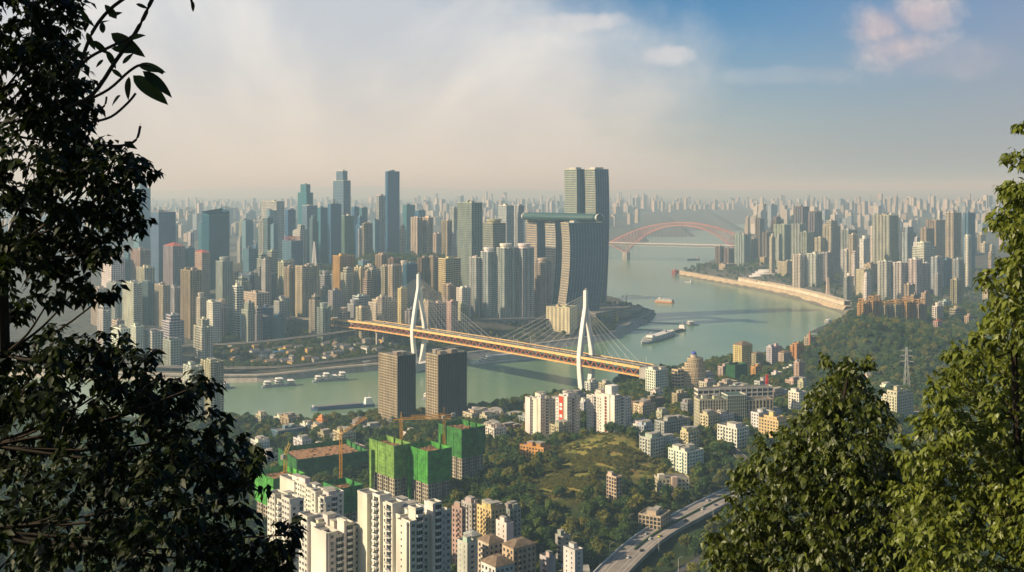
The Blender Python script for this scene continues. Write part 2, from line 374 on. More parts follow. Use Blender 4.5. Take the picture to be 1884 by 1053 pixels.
def water():
    m, N, L, P = new_mat('river_water')
    geo = N.new('ShaderNodeNewGeometry')
    def noise(s, sc=(1, 1, 1), d=5):
        mp = N.new('ShaderNodeMapping'); mp.inputs['Scale'].default_value = sc; L.new(geo.outputs['Position'], mp.inputs[0])
        n = N.new('ShaderNodeTexNoise'); n.inputs['Scale'].default_value = s; n.inputs['Detail'].default_value = d; L.new(mp.outputs[0], n.inputs[0]); return n.outputs[0]
    r = N.new('ShaderNodeValToRGB'); L.new(noise(.007, (1, .35, 1), 7), r.inputs[0])
    r.color_ramp.elements[0].position = .3; r.color_ramp.elements[0].color = (.105, .21, .128, 1)
    r.color_ramp.elements[1].position = .7; r.color_ramp.elements[1].color = (.175, .265, .150, 1)
    L.new(r.outputs[0], P.inputs['Base Color']); P.inputs['Roughness'].default_value = .2; P.inputs['IOR'].default_value = 1.33; P.inputs['Specular IOR Level'].default_value = .5
    b = N.new('ShaderNodeBump'); b.inputs['Strength'].default_value = .35; b.inputs['Distance'].default_value = .5; L.new(noise(.18, (1, 1, 1), 6), b.inputs['Height'])
    b2 = N.new('ShaderNodeBump'); b2.inputs['Strength'].default_value = .25; b2.inputs['Distance'].default_value = 3.0; L.new(noise(.012, (1, .5, 1), 4), b2.inputs['Height']); L.new(b.outputs[0], b2.inputs['Normal'])
    L.new(b2.outputs[0], P.inputs['Normal'])
    mb = MB(); mb.quad((-6000, 1200, 0), (4000, 1200, 0), (4000, 9600, 0), (-6000, 9600, 0))
    mb.build('river_water', m, None, None, kind='structure')
water()

def far_hills():
    rows = []; xs = np.linspace(-52000, 52000, 300)
    def prof(x, k): return sum(a * np.sin(x * f + ph * (k + 1)) for a, f, ph in ((60, .00021, 1.3), (45, .00052, 2.1), (28, .0013, .7), (14, .0031, 4.2), (7, .0071, 1.9)))
    for k, (y, base) in enumerate(((27000, 80), (30000, 150), (33000, 215), (36000, 240), (40000, 190), (44000, 100))):
        rows.append(np.stack([xs, y + 400 * np.sin(xs * .0006 + k), np.clip(base + prof(xs, k * .35) * (base / 290.0), 60, 415)], 1))
    V = np.concatenate(rows); n = len(xs); Fc = [(r * n + i, r * n + i + 1, (r + 1) * n + i + 1, (r + 1) * n + i) for r in range(len(rows) - 1) for i in range(n - 1)]
    me = bpy.data.meshes.new('hills'); me.from_pydata([tuple(v) for v in V], [], Fc); me.polygons.foreach_set('use_smooth', [True] * len(Fc)); me.materials.append(mat('far_hill_woods', (.045, .065, .035), .95, .4, .002)); me.update()
    link('hills', me, None, None, 'structure')
far_hills()
def strip(mb, pts, w, zoff=0.0, th=1.0):
    """a ribbon of road: pts are 3-D points along its middle"""
    pts = [Vector(p) for p in pts]; L_ = []; R_ = []
    for i, p in enumerate(pts):
        d = pts[min(i + 1, len(pts) - 1)] - pts[max(i - 1, 0)]; d.z = 0; d.normalize(); n = Vector((-d.y, d.x, 0))
        ww = w[i] if isinstance(w, (list, tuple)) else w
        L_.append(p + n * ww / 2 + Vector((0, 0, zoff))); R_.append(p - n * ww / 2 + Vector((0, 0, zoff)))
    t = Vector((0, 0, th))
    rings = [[a, b, b - t, a - t] for a, b in zip(R_, L_)]
    mb.loft(rings)
    return L_, R_
def smooth_path(pts, n=8):
    pts = [Vector(p) for p in pts]; out = []
    for i in range(len(pts) - 1):
        p0 = pts[max(i - 1, 0)]; p1 = pts[i]; p2 = pts[i + 1]; p3 = pts[min(i + 2, len(pts) - 1)]
        for k in range(n):
            t = k / n
            out.append(.5 * ((2 * p1) + (-p0 + p2) * t + (2 * p0 - 5 * p1 + 4 * p2 - p3) * t * t + (-p0 + 3 * p1 - 3 * p2 + p3) * t ** 3))
    out.append(pts[-1]); return out

# ------------------------------------------------------------------ buildings
FOOT = []                                                # (x, y, radius) kept clear of trees
def offset_poly(P, d):
    n = len(P); out = []
    for i in range(n):
        a, b, c = P[i - 1], P[i], P[(i + 1) % n]
        e1 = (b[0] - a[0], b[1] - a[1]); e2 = (c[0] - b[0], c[1] - b[1])
        l1 = math.hypot(*e1) or 1; l2 = math.hypot(*e2) or 1
        n1 = (e1[1] / l1, -e1[0] / l1); n2 = (e2[1] / l2, -e2[0] / l2)
        k = 1 + n1[0] * n2[0] + n1[1] * n2[1]
        if k < .3: k = .3
        out.append((b[0] + d * (n1[0] + n2[0]) / k, b[1] + d * (n1[1] + n2[1]) / k))
    return out
STY = dict(  # storey, bay, pier, band, depth, notches, balconies
    res=(3.0, 3.4, 1.15, 1.05, .40, 1, 1), lat=(3.0, 3.2, .5, .55, .45, 1, 0), resf=(3.0, 3.0, .85, .9, .35, 1, 1), off=(3.9, 3.2, .6, 1.3, .25, 0, 0), gl=(4.2, 3.4, .18, .35, .14, 0, 0), hot=(3.4, 3.8, 1.6, 1.3, .3, 0, 0),
    con=(3.0, 3.2, .7, .6, .5, 0, 0), vert=(3.4, 2.8, 1.2, .5, .7, 0, 0), hor=(3.3, 4.5, .5, 1.5, .45, 0, 0), slab=(3.1, 3.3, 1.5, 1.35, .25, 0, 1), blank=(3.0, 6.0, 3.6, 1.7, .15, 0, 0))
def facade(mb, P, z0, z1, fh, bay, pier, band, dep, warp=None, nseg=1, edges=None):
    n = len(P); wz = warp or (lambda z: (0, 0))
    Ob = offset_poly(P, dep * .8); Op = offset_poly(P, dep)
    nf = max(1, int(round((z1 - z0) / fh))); fh = (z1 - z0) / nf
    def T(p, z): w = wz(z); return (p[0] + w[0], p[1] + w[1], z)
    for k in range(nf + 1):
        za = z0 + k * fh - band * .5; zb = za + band
        if k == 0: za = z0
        if k == nf: zb = z1 + 1.1
        for i in range(n):
            if edges is not None and i not in edges: continue
            j = (i + 1) % n
            a0, b0 = T(Ob[i], za), T(Ob[j], za); a1, b1 = T(Ob[i], zb), T(Ob[j], zb)
            mb.quad(a0, b0, b1, a1)
            mb.quad(a1, b1, T(P[j], zb), T(P[i], zb)); mb.quad(T(P[i], za), T(P[j], za), b0, a0)
    for i in range(n):
        if edges is not None and i not in edges: continue
        j = (i + 1) % n; a, b = Op[i], Op[j]; L_ = math.hypot(b[0] - a[0], b[1] - a[1])
        if L_ < .5: continue
        t = ((b[0] - a[0]) / L_, (b[1] - a[1]) / L_); nn = (t[1], -t[0])
        nb = max(1, int(round(L_ / bay)))
        spans = []
        for k in range(nb + 1):
            if k == 0: spans.append((0, pier * .7))
            elif k == nb: spans.append((L_ - pier * .7, L_))
            else: spans.append((k * L_ / nb - pier / 2, k * L_ / nb + pier / 2))
        for s, e in spans:
            if e <= s: continue
            p = (a[0] + t[0] * s, a[1] + t[1] * s); q = (a[0] + t[0] * e, a[1] + t[1] * e)
            pi = (p[0] - nn[0] * dep, p[1] - nn[1] * dep); qi = (q[0] - nn[0] * dep, q[1] - nn[1] * dep)
            for g in range(nseg):
                za = z0 + (z1 + 1.0 - z0) * g / nseg; zb = z0 + (z1 + 1.0 - z0) * (g + 1) / nseg
                mb.quad(T(p, za), T(q, za), T(q, zb), T(p, zb)); mb.quad(T(pi, za), T(p, za), T(p, zb), T(pi, zb)); mb.quad(T(q, za), T(qi, za), T(qi, zb), T(q, zb))
    return nf, fh
def notched(P, sp=10.0, w=2.8, d=3.0):
    out = []; n = len(P)
    for i in range(n):
        a, b = P[i], P[(i + 1) % n]; L_ = math.hypot(b[0] - a[0], b[1] - a[1]); t = ((b[0] - a[0]) / L_, (b[1] - a[1]) / L_); nn = (t[1], -t[0])
        out.append(a)
        k = int(L_ / sp)
        for m in range(1, k + 1):
            c = L_ * m / (k + 1)
            for s, dd in ((c - w / 2, 0), (c - w / 2, d), (c + w / 2, d), (c + w / 2, 0)):
                out.append((a[0] + t[0] * s - nn[0] * dd, a[1] + t[1] * s - nn[1] * dd))
    return out
def footprint(x0, xc, x1, Y, th, mind=10.0):
    t0, tc_, t1 = ((v - CX) / F for v in (x0, xc, x1))
    th = R(th); c, s = math.cos(th), math.sin(th)
    nx, ny = tc_ * Y, Y
    a = max(3.0, (t1 * ny - nx) / max(.15, c - t1 * s)); b = (nx - t0 * ny) / max(.15, s + t0 * c)
    b = max(b, mind * .8)
    r = (c, s); l = (-s, c)
    return [(nx, ny), (nx + a * r[0], ny + a * r[1]), (nx + a * r[0] + b * l[0], ny + a * r[1] + b * l[1]), (nx + b * l[0], ny + b * l[1])], r, l, a, b
def reg(P, pad=3.0):
    cx_ = sum(p[0] for p in P) / len(P); cy_ = sum(p[1] for p in P) / len(P)
    FOOT.append((cx_, cy_, max(math.hypot(p[0] - cx_, p[1] - cy_) for p in P) * .85 + pad))
def base_z(P): return float(ground([p[0] for p in P], [p[1] for p in P]).min()) - 2.0
NB = [0]; ROOF = {}
def tower(P, z0, z1, style, wall, glass, root, warp=None, nseg=1, curtain=False, no_balc=False, Y=2000, parts=('wall', 'glazing', 'roof'), clean=False, inset_roof=True):
    """one body of a building: masonry lattice in front of a glass core"""
    fh, bay, pier, band, dep, notch, balc = STY[style]
    P0 = P
    if Y > 1700 and style != 'gl': fh *= 1.3; bay *= 1.35; pier *= 1.25; band *= 1.15; dep *= 1.4
    if notch: P = notched(P, 11, 3.6, 4.0) if Y > 1700 else notched(P)
    mb = MB(); facade(mb, P, z0, z1, fh, bay, pier, band, dep, warp, nseg)
    if warp is None: nsg = [z0, z1]
    else: nsg = [z0 + (z1 - z0) * k / nseg for k in range(nseg + 1)]
    g = MB()
    for a, b in zip(nsg[:-1], nsg[1:]): g.prism(P, a, b, top=False, warp=warp)
    w = (warp(z1) if warp else (0, 0))
    rf = MB(); rf.poly([(p[0] + w[0], p[1] + w[1], z1 + .2) for p in P])
    if balc and not no_balc and Y < 2400:
        bm = MB(); n = len(P); nf = max(1, int(round((z1 - z0) / fh))); fz = (z1 - z0) / nf
        for i in range(n):
            a, b = P[i], P[(i + 1) % n]; L_ = math.hypot(b[0] - a[0], b[1] - a[1])
            if L_ < 5: continue
            t = ((b[0] - a[0]) / L_, (b[1] - a[1]) / L_); nn = (t[1], -t[0])
            for cpos in ([L_ / 2] if L_ < 14 else [L_ * .28, L_ * .72]):
                c = (a[0] + t[0] * cpos + nn[0] * .75, a[1] + t[1] * cpos + nn[1] * .75)
                for k in range(1, nf):
                    zf = z0 + k * fz
                    bm.box(c, t, nn, 1.5, .75, zf - .15, zf + .95)
        if bm.f: bm.build('balcony', M_wall, root, [min(.85, v * 1.08) for v in wall], kind='stuff')
    mb.build(parts[0], M_wallf if clean else M_wall, root, wall)
    g.build(parts[1], M_curt if curtain else M_glass, root, glass)
    ROOF[root.name] = rf.build(parts[2], M_roof, root)
    return P
def rooftop(P, z1, r, l, a, b, root, wall, n=2, kind=0, hmax=5.0, seed=0):
    rg = random.Random(seed * 7 + 3)
    N0 = P[0]; root = ROOF.get(root.name, root)
    for k in range(n):
        u = rg.uniform(.22, .78); v = rg.uniform(.25, .75); hx = min(a * .22, rg.uniform(2, 5)); hy = min(b * .22, rg.uniform(2, 4.5)); h = rg.uniform(2.5, hmax)
        c = (N0[0] + r[0] * a * u + l[0] * b * v, N0[1] + r[1] * a * u + l[1] * b * v)
        m = MB(); m.box(c, r, l, hx, hy, z1 + .2, z1 + h); m.cur = 1
        m.box(c, r, l, hx * 1.08, hy * 1.08, z1 + h + .004, z1 + h + .35); m.cur = 0
        m.build('rooftop_box', (M_wall, M_conc), root, [min(.8, q * rg.uniform(.85, 1.1)) for q in wall])
    if kind == 1:
        m = MB()
        c = (N0[0] + r[0] * a * .5 + l[0] * b * .5, N0[1] + r[1] * a * .5 + l[1] * b * .5)
        m.bar((c[0], c[1], z1), (c[0], c[1], z1 + 14), .7, w2=.2); m.build('mast', M_paint, root, (.4, .4, .4))
def bld(name, x0, xc, x1, ytop, Y, style, wall, label, glass='win', th=38, cat='building', roofn=2, crown=None, group=None, curtain=None, steps=None, mast=0, mind=10.0, no_balc=False, podium=None):
    wallc = WC[wall] if isinstance(wall, str) else wall; gl = GC[glass]
    P, r, l, a, b = footprint(x0, xc, x1, Y, th, mind)
    reg(P); z0 = base_z(P); z1 = W(0, ytop, Y).z
    if z1 < z0 + 6: z1 = z0 + 6
    cx_, cy_ = (P[0][0] + P[2][0]) / 2, (P[0][1] + P[2][1]) / 2
    root = thing(name, label, cat, (cx_, cy_, z0), group)
    NB[0] += 1; rg = random.Random(NB[0] * 13)
    wallc = tuple(max(.02, min(.82, c * rg.uniform(.92, 1.08))) for c in wallc)
    cur = style == 'gl' if curtain is None else curtain
    def sub(u0, u1, v0, v1):
        q = lambda u, v: (P[0][0] + r[0] * a * u + l[0] * b * v, P[0][1] + r[1] * a * u + l[1] * b * v)
        return [q(u0, v0), q(u1, v0), q(u1, v1), q(u0, v1)]
    zt = z1
    if crown in ('step', 'step2'): zt = z1 - (z1 - z0) * (.10 if crown == 'step' else .16)
    elif crown in ('hip', 'pyr') : zt = z1 - min(9, .28 * min(a, b))
    elif crown in ('round', 'slant', 'frame', 'ring'): zt = z1 - min(9 if crown != 'slant' else 14, (z1 - z0) * .18)
    PP = tower(P, z0, zt, style, wallc, gl, root, curtain=cur, Y=Y, no_balc=no_balc)
    if podium:
        Pd = offset_poly(P, podium[0]); tower(Pd, z0, z0 + podium[1], 'off', wallc, gl, root, Y=Y, parts=('podium_wall', 'podium_glazing', 'podium_roof'))
    if crown in ('step', 'step2'):
        tower(sub(.18, .82, .18, .82), zt + .25, z1, style if style != 'res' else 'off', wallc, gl, root, curtain=cur, Y=9999, parts=('upper_wall', 'upper_glazing', 'upper_roof'))
    elif crown in ('hip', 'pyr'):
        m = MB(); O = offset_poly(P, .8); cc = (cx_, cy_)
        k = .35 if crown == 'hip' else .02
        T = [(cc[0] + (p[0] - cc[0]) * k, cc[1] + (p[1] - cc[1]) * k) for p in P]
        m.loft([[(p[0], p[1], zt + 1.2) for p in O], [(p[0], p[1], z1 + 1.2) for p in T]]); m.build('roof_hip', M_roofc, root, WC['red'] if steps is None else WC[steps])
    elif crown == 'slant':
        m = MB(); hs = [zt + 1.3, z1 - 5, z1 + 1, zt + 8]
        n = len(P)
        for i in range(4):
            j = (i + 1) % 4; m.quad((*P[i], zt), (*P[j], zt), (*P[j], hs[j]), (*P[i], hs[i]))
        m.build('crown_screen', M_curt, root, gl)
    elif crown == 'frame':
        m = MB(); Q = sub(.1, .9, .1, .9)
        for i in range(4):
            p, q = Q[i], Q[(i + 1) % 4]
            m.bar((*p, zt), (*p, z1), .9); m.bar((*p, z1), (*q, z1), .9); m.bar((*p, (zt + z1) / 2), (*q, (zt + z1) / 2), .6); m.bar((*p, zt), (*q, z1), .5)
        m.bar((*Q[0], z1), (*Q[2], z1), .7); m.bar((*Q[1], z1), (*Q[3], z1), .7)
        m.build('crown_frame', M_paint, root, WC['red'] if steps is None else WC[steps])
    elif crown in ('ring', 'round'):
        m = MB(); rad = min(a, b) * .42
        cyl = lambda rr: [(cx_ + rr * math.cos(t * math.pi / 8), cy_ + rr * math.sin(t * math.pi / 8)) for t in range(16)]
        m.prism(cyl(rad), zt, (zt + z1) / 2); m.prism(cyl(rad * 1.15), (zt + z1) / 2, z1)
        m.build('crown_drum', M_wall, root, wallc)
        for k in range(12):
            pass
    if roofn and crown in (None, 'step', 'step2'):
        if crown: P2 = sub(.25, .75, .25, .75); rooftop(P2, z1, r, l, a * .5, b * .5, root, wallc, 1, mast, seed=NB[0])
        else: rooftop(P, zt, r, l, a, b, root, wallc, roofn, mast, hmax=5 if Y > 1500 else 4, seed=NB[0])
    return root, P, r, l, a, b, z0, zt
# ------------------------------------------------------------------ city across the river: (name, x0, corner, x1, top, distance, style, wall, glass, label, options)
T = 'apartment_tower'; O = 'office_tower'; B = 'apartment_block'; H = 'hotel_building'
CITY = [
 (O, 246, 256, 277, 330, 3000, 'gl', 'slate', 'pale', 'very tall hazy lavender tower half hidden behind dark leaves', dict(crown='step')),
 (O, 277, 292, 323, 391, 2500, 'gl', 'grey', 'blue', 'dark blue glass tower with one narrow pale ribbed side, beside the leaves', {}),
 (O, 371, 385, 422, 385, 2450, 'gl', 'teal', 'deep', 'broad dark blue glass tower with folded slanting crown', dict(crown='slant')),
 (O, 301, 318, 340, 448, 2420, 'res', 'grey', 'win', 'grey tower with red pyramid roof in front of narrow blue glass', dict(crown='pyr')),
 (O, 339, 346, 358, 457, 2460, 'gl', 'slate', 'teal', 'small teal tower squeezed between red-roofed grey tower and slanting glass tower', {}),
 (O, 359, 372, 386, 462, 2350, 'hot', 'tan', 'win', 'tan tower with red hipped cap at foot of the slanting glass tower', dict(crown='hip')),
 (O, 398, 410, 427, 474, 2200, 'vert', 'sage', 'teal', 'ribbed grey-green tower crowned by a round drum', dict(crown='ring', podium=(6, 14))),
 (T, 333, 350, 371, 499, 1950, 'res', 'tan', 'win', 'plain brown tower standing tallest among the hazy riverside flats', {}),
 (T, 285, 300, 311, 526, 2000, 'res', 'cream', 'win', 'cream ribbed flats directly beside the plain brown riverside tower', dict(roofn=3)),
 (T, 311, 321, 333, 530, 1990, 'res', 'pale', 'win', 'pale narrow flats touching the plain brown riverside tower', {}),
 (T, 261, 272, 286, 521, 2100, 'res', 'slate', 'win', 'blue-grey shaded flats between white slab and cream ribbed flats', {}),
 (T, 226, 246, 261, 522, 2000, 'res', 'white', 'win', 'whitish slab of flats with bright stripe edge in haze', {}),
 (T, 196, 212, 227, 523, 2060, 'res', 'pale', 'win', 'pale slab of flats next to the whitish striped slab', {}),
 (T, 168, 180, 197, 532, 2070, 'res', 'cream', 'win', 'cream hazy flats just clear of the dark leaf tail', {}),
 (H, 187, 205, 229, 468, 2300, 'hot', 'white', 'blue', 'wide white and blue hotel block behind hazy flats', dict(crown='step')),
 (O, 229, 236, 248, 468, 2350, 'off', 'slate', 'blue', 'shaded blue block wedged beside wide white and blue hotel', {}),
 (T, 241, 258, 277, 461, 2300, 'res', 'pink', 'win', 'pinkish block of flats below the hazy lavender tower', {}),
 (T, 252, 266, 284, 494, 2160, 'res', 'cream', 'win', 'small cream flats in front of pinkish block', {}),
 (B, 299, 312, 338, 582, 1850, 'hor', 'pale', 'win', 'low stepped terrace building at foot of plain brown tower', dict(crown='step2')),
 (B, 205, 222, 241, 606, 1780, 'slab', 'white', 'win', 'white mid-rise slab in deepest haze above the dark tree', {}),
 (B, 241, 251, 264, 602, 1760, 'vert', 'white', 'teal', 'white block with tall arched glass centre in haze', {}),
 (B, 264, 280, 300, 612, 1760, 'slab', 'pale', 'win', 'pale low slab beside white block with arched centre', {}),
 (B, 300, 314, 334, 628, 1730, 'slab', 'grey', 'win', 'grey low riverside slab below the stepped terrace building', {}),
 (T, 357, 372, 391, 590, 1766, 'resf', 'white', 'win', 'slim ornate white tower with pointed crown near the river', dict(crown='step2', podium=(3, 9))),
 (O, 447, 458, 472, 459, 2350, 'off', 'slate', 'teal', 'dark teal block with lettered roof sign', {}),
 (O, 472, 480, 493, 469, 2340, 'hor', 'sage', 'win', 'grey-green banded block next to the lettered teal block', dict(crown='step')),
 (O, 492, 500, 511, 463, 2370, 'off', 'sage', 'win', 'grey office block between banded block and red-crowned tower', {}),
 (O, 519, 536, 557, 437, 2400, 'off', 'slate', 'teal', 'dark tower topped by red steel crown frame', dict(crown='frame')),
 (O, 440, 462, 508, 507, 2250, 'vert', 'slate', 'dark', 'dark wide block with white vertical fins', dict(roofn=4)),
 (H, 449, 472, 496, 541, 2050, 'hot', 'cream', 'win', 'cream square hotel above blue site hoardings', dict(roofn=3)),
 (H, 436, 443, 450, 553, 2060, 'hot', 'sand', 'win', 'small sandy annex touching the cream square hotel', {}),
 ('site_shed', 472, 486, 516, 568, 2000, 'off', 'blue', 'blue', 'bright blue clad box building beside the cream square hotel', dict(roofn=1)),
 ('site_shed', 442, 460, 498, 586, 1930, 'off', 'blue', 'blue', 'long low blue clad shed below the bright blue box', dict(roofn=1)),
 (T, 523, 532, 544, 493, 2150, 'res', 'tan', 'win', 'slimmer of two sunlit twin flats near the expressway', dict(roofn=3)),
 (T, 544, 556, 587, 491, 2120, 'res', 'cream', 'win', 'wider of two sunlit twin flats near the expressway', dict(roofn=4)),
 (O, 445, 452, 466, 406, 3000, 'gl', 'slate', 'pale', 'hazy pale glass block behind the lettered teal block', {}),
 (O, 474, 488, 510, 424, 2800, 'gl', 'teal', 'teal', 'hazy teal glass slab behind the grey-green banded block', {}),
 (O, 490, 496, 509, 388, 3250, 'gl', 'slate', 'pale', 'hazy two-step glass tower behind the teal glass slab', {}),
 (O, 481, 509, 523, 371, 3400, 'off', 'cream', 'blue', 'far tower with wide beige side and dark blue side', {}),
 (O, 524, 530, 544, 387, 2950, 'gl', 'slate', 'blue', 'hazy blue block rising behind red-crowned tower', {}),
 (O, 548, 564, 576, 340, 3000, 'gl', 'teal', 'teal', 'teal glass tower with chamfered top, second group of skyscrapers', dict(crown='step')),
 (O, 556, 565, 584, 379, 2900, 'gl', 'cream', 'blue', 'blue tower with bright cream edge in front of teal chamfered tower', {}),
 (O, 584, 590, 604, 383, 2850, 'gl', 'slate', 'teal', 'shaded teal block between cream-edged tower and dark blue slab', {}),
 (O, 603, 609, 628, 376, 2800, 'gl', 'slate', 'blue', 'dark blue slab standing in front of the golden skyscraper', {}),
 (O, 613, 632, 645, 315, 3000, 'gl', 'cream', 'blue', 'tallest golden-sided skyscraper with stepped shoulder', dict(crown='step')),
 (O, 628, 634, 651, 398, 2600, 'gl', 'sage', 'green', 'green glass tower with pale arched outline', {}),
 (T, 667, 670, 685, 412, 2700, 'con', 'tan', 'win', 'unfinished brick-coloured tower with white band on top', {}),
 (T, 693, 697, 709, 361, 2950, 'resf', 'white', 'teal', 'white latticed tower hugging the tall plain blue skyscraper', {}),
 (O, 709, 713, 735, 316, 3000, 'gl', 'slate', 'blue', 'tall plain blue rectangular glass skyscraper', {}),
 (O, 647, 652, 661, 382, 3250, 'gl', 'slate', 'blue', 'narrow blue block just behind green arched tower', {}),
 (O, 661, 666, 676, 383, 3200, 'gl', 'slate', 'teal', 'narrow teal block behind unfinished brick-coloured tower', {}),
 (O, 685, 690, 698, 406, 2800, 'gl', 'slate', 'pale', 'low glass block between unfinished tower and white latticed tower', {}),
 (O, 741, 748, 764, 378, 3400, 'gl', 'slate', 'teal', 'hazy teal block behind the cream twin slabs', {}),
 (O, 763, 770, 783, 388, 3300, 'gl', 'slate', 'blue', 'hazy blue block peeping over the cream twin slabs', {}),
 (T, 756, 768, 777, 401, 2650, 'res', 'cream', 'win', 'cream slab of twins, the one next to the blue skyscraper', {}),
 (T, 777, 788, 796, 401, 2660, 'res', 'cream', 'win', 'cream slab of twins, the one next to the hazy gap', {}),
 (T, 812, 823, 831, 407, 2650, 'res', 'tan', 'win', 'lone tan slab beside the gridded grey tower', {}),
 (T, 828, 835, 843, 383, 3300, 'res', 'pale', 'win', 'hazy pale slab touching the gridded grey tower', {}),
 (O, 842, 868, 887, 374, 2300, 'con', 'sage', 'deep', 'tall gridded grey tower with crane on top and deep blue side', {}),
 (O, 613, 626, 653, 472, 2250, 'vert', 'orange', 'win', 'orange sunlit office block with brown shaded side', dict(roofn=3)),
 (T, 652, 664, 677, 494, 2160, 'res', 'cream', 'win', 'pale cream flats beside the orange office block', dict(roofn=2)),
 (T, 677, 684, 692, 497, 2150, 'res', 'sage', 'win', 'sage flats tucked beside the pale cream flats', {}),
 (T, 691, 702, 716, 470, 2280, 'res', 'tan', 'win', 'tan cluster tower with notched roof behind the yellow slab', dict(roofn=3)),
 (T, 714, 724, 738, 477, 2260, 'res', 'brown', 'win', 'brown cluster tower behind dark blue glass block', dict(roofn=2)),
 (T, 702, 708, 716, 491, 2120, 'res', 'sand', 'win', 'sandy slim flats below the tan cluster tower', {}),
 (T, 714, 722, 739, 490, 2110, 'res', 'cream', 'win', 'cream flats touching the dark blue glass block', dict(roofn=3)),
 (O, 741, 748, 768, 487, 2150, 'gl', 'slate', 'deep', 'dark blue glass block just behind the far bridge pylon', {}),
 (T, 768, 776, 790, 476, 2300, 'res', 'brown', 'win', 'brown flats just beyond the tip of the far bridge pylon', {}),
 (T, 789, 797, 808, 473, 2350, 'res', 'tan', 'win', 'tan flats beside the cream banded hotel', {}),
 (H, 807, 820, 847, 477, 2250, 'hor', 'yellow', 'win', 'cream banded hotel with blue attic below gridded grey tower', dict(roofn=3)),
 (B, 604, 612, 629, 536, 2100, 'slab', 'grey', 'win', 'small grey office block under the orange office block', {}),
 (B, 649, 660, 679, 546, 2080, 'hor', 'pale', 'win', 'pale low banded block under the pale cream flats', {}),
 (B, 678, 692, 716, 553, 2050, 'hot', 'cream', 'win', 'ornate cream block with gabled roof boxes', dict(crown='step')),
 (B, 716, 722, 732, 557, 2060, 'slab', 'pink', 'win', 'small pink block beside the ornate cream block', {}),
 (B, 732, 738, 749, 532, 2040, 'slab', 'yellow', 'win', 'narrow yellow block standing before the far pylon', {}),
 (B, 782, 790, 821, 560, 1960, 'hot', 'pink', 'win', 'pink hotel block behind the far pylon stays', dict(roofn=3)),
 (B, 821, 830, 842, 556, 2010, 'slab', 'pink', 'win', 'dusky pink block beside the pink hotel', {}),
 (B, 840, 850, 866, 531, 2100, 'slab', 'white', 'win', 'white low block at foot of the white lattice towers', {}),
 (O, 888, 907, 930, 404, 2450, 'off', 'tan', 'deep', 'round-topped tower with tan side and deep blue side', dict(crown='round')),
 (T, 917, 932, 945, 379, 2800, 'con', 'white', 'blue', 'white gridded tower with crane behind round-topped tower', {}),
 (T, 945, 954, 964, 379, 2850, 'res', 'pale', 'teal', 'pale blue slab behind the curved glass towers', {}),
 (T, 864, 876, 886, 475, 2160, 'lat', 'white', 'teal', 'low shoulder wing of the three white lattice towers', dict(no_balc=True)),
 (T, 885, 898, 914, 456, 2150, 'lat', 'white', 'teal', 'white lattice tower with drum cap, next to the low wing', dict(crown='ring')),
 (T, 914, 928, 947, 449, 2140, 'lat', 'white', 'teal', 'middle of three white lattice towers with drum cap', dict(crown='ring')),
 (T, 947, 962, 982, 449, 2150, 'lat', 'white', 'teal', 'white lattice tower with drum cap, beside the domed pink tower', dict(crown='ring')),
 (O, 982, 994, 1014, 476, 2200, 'res', 'pink', 'win', 'domed pink stone tower before the curved glass towers', dict(crown='round')),
 ('podium_building', 1005, 1048, 1062, 567, 2120, 'blank', 'cream', 'win', 'cream stone podium building in front of curved glass towers', dict(roofn=3, th=60)),
]
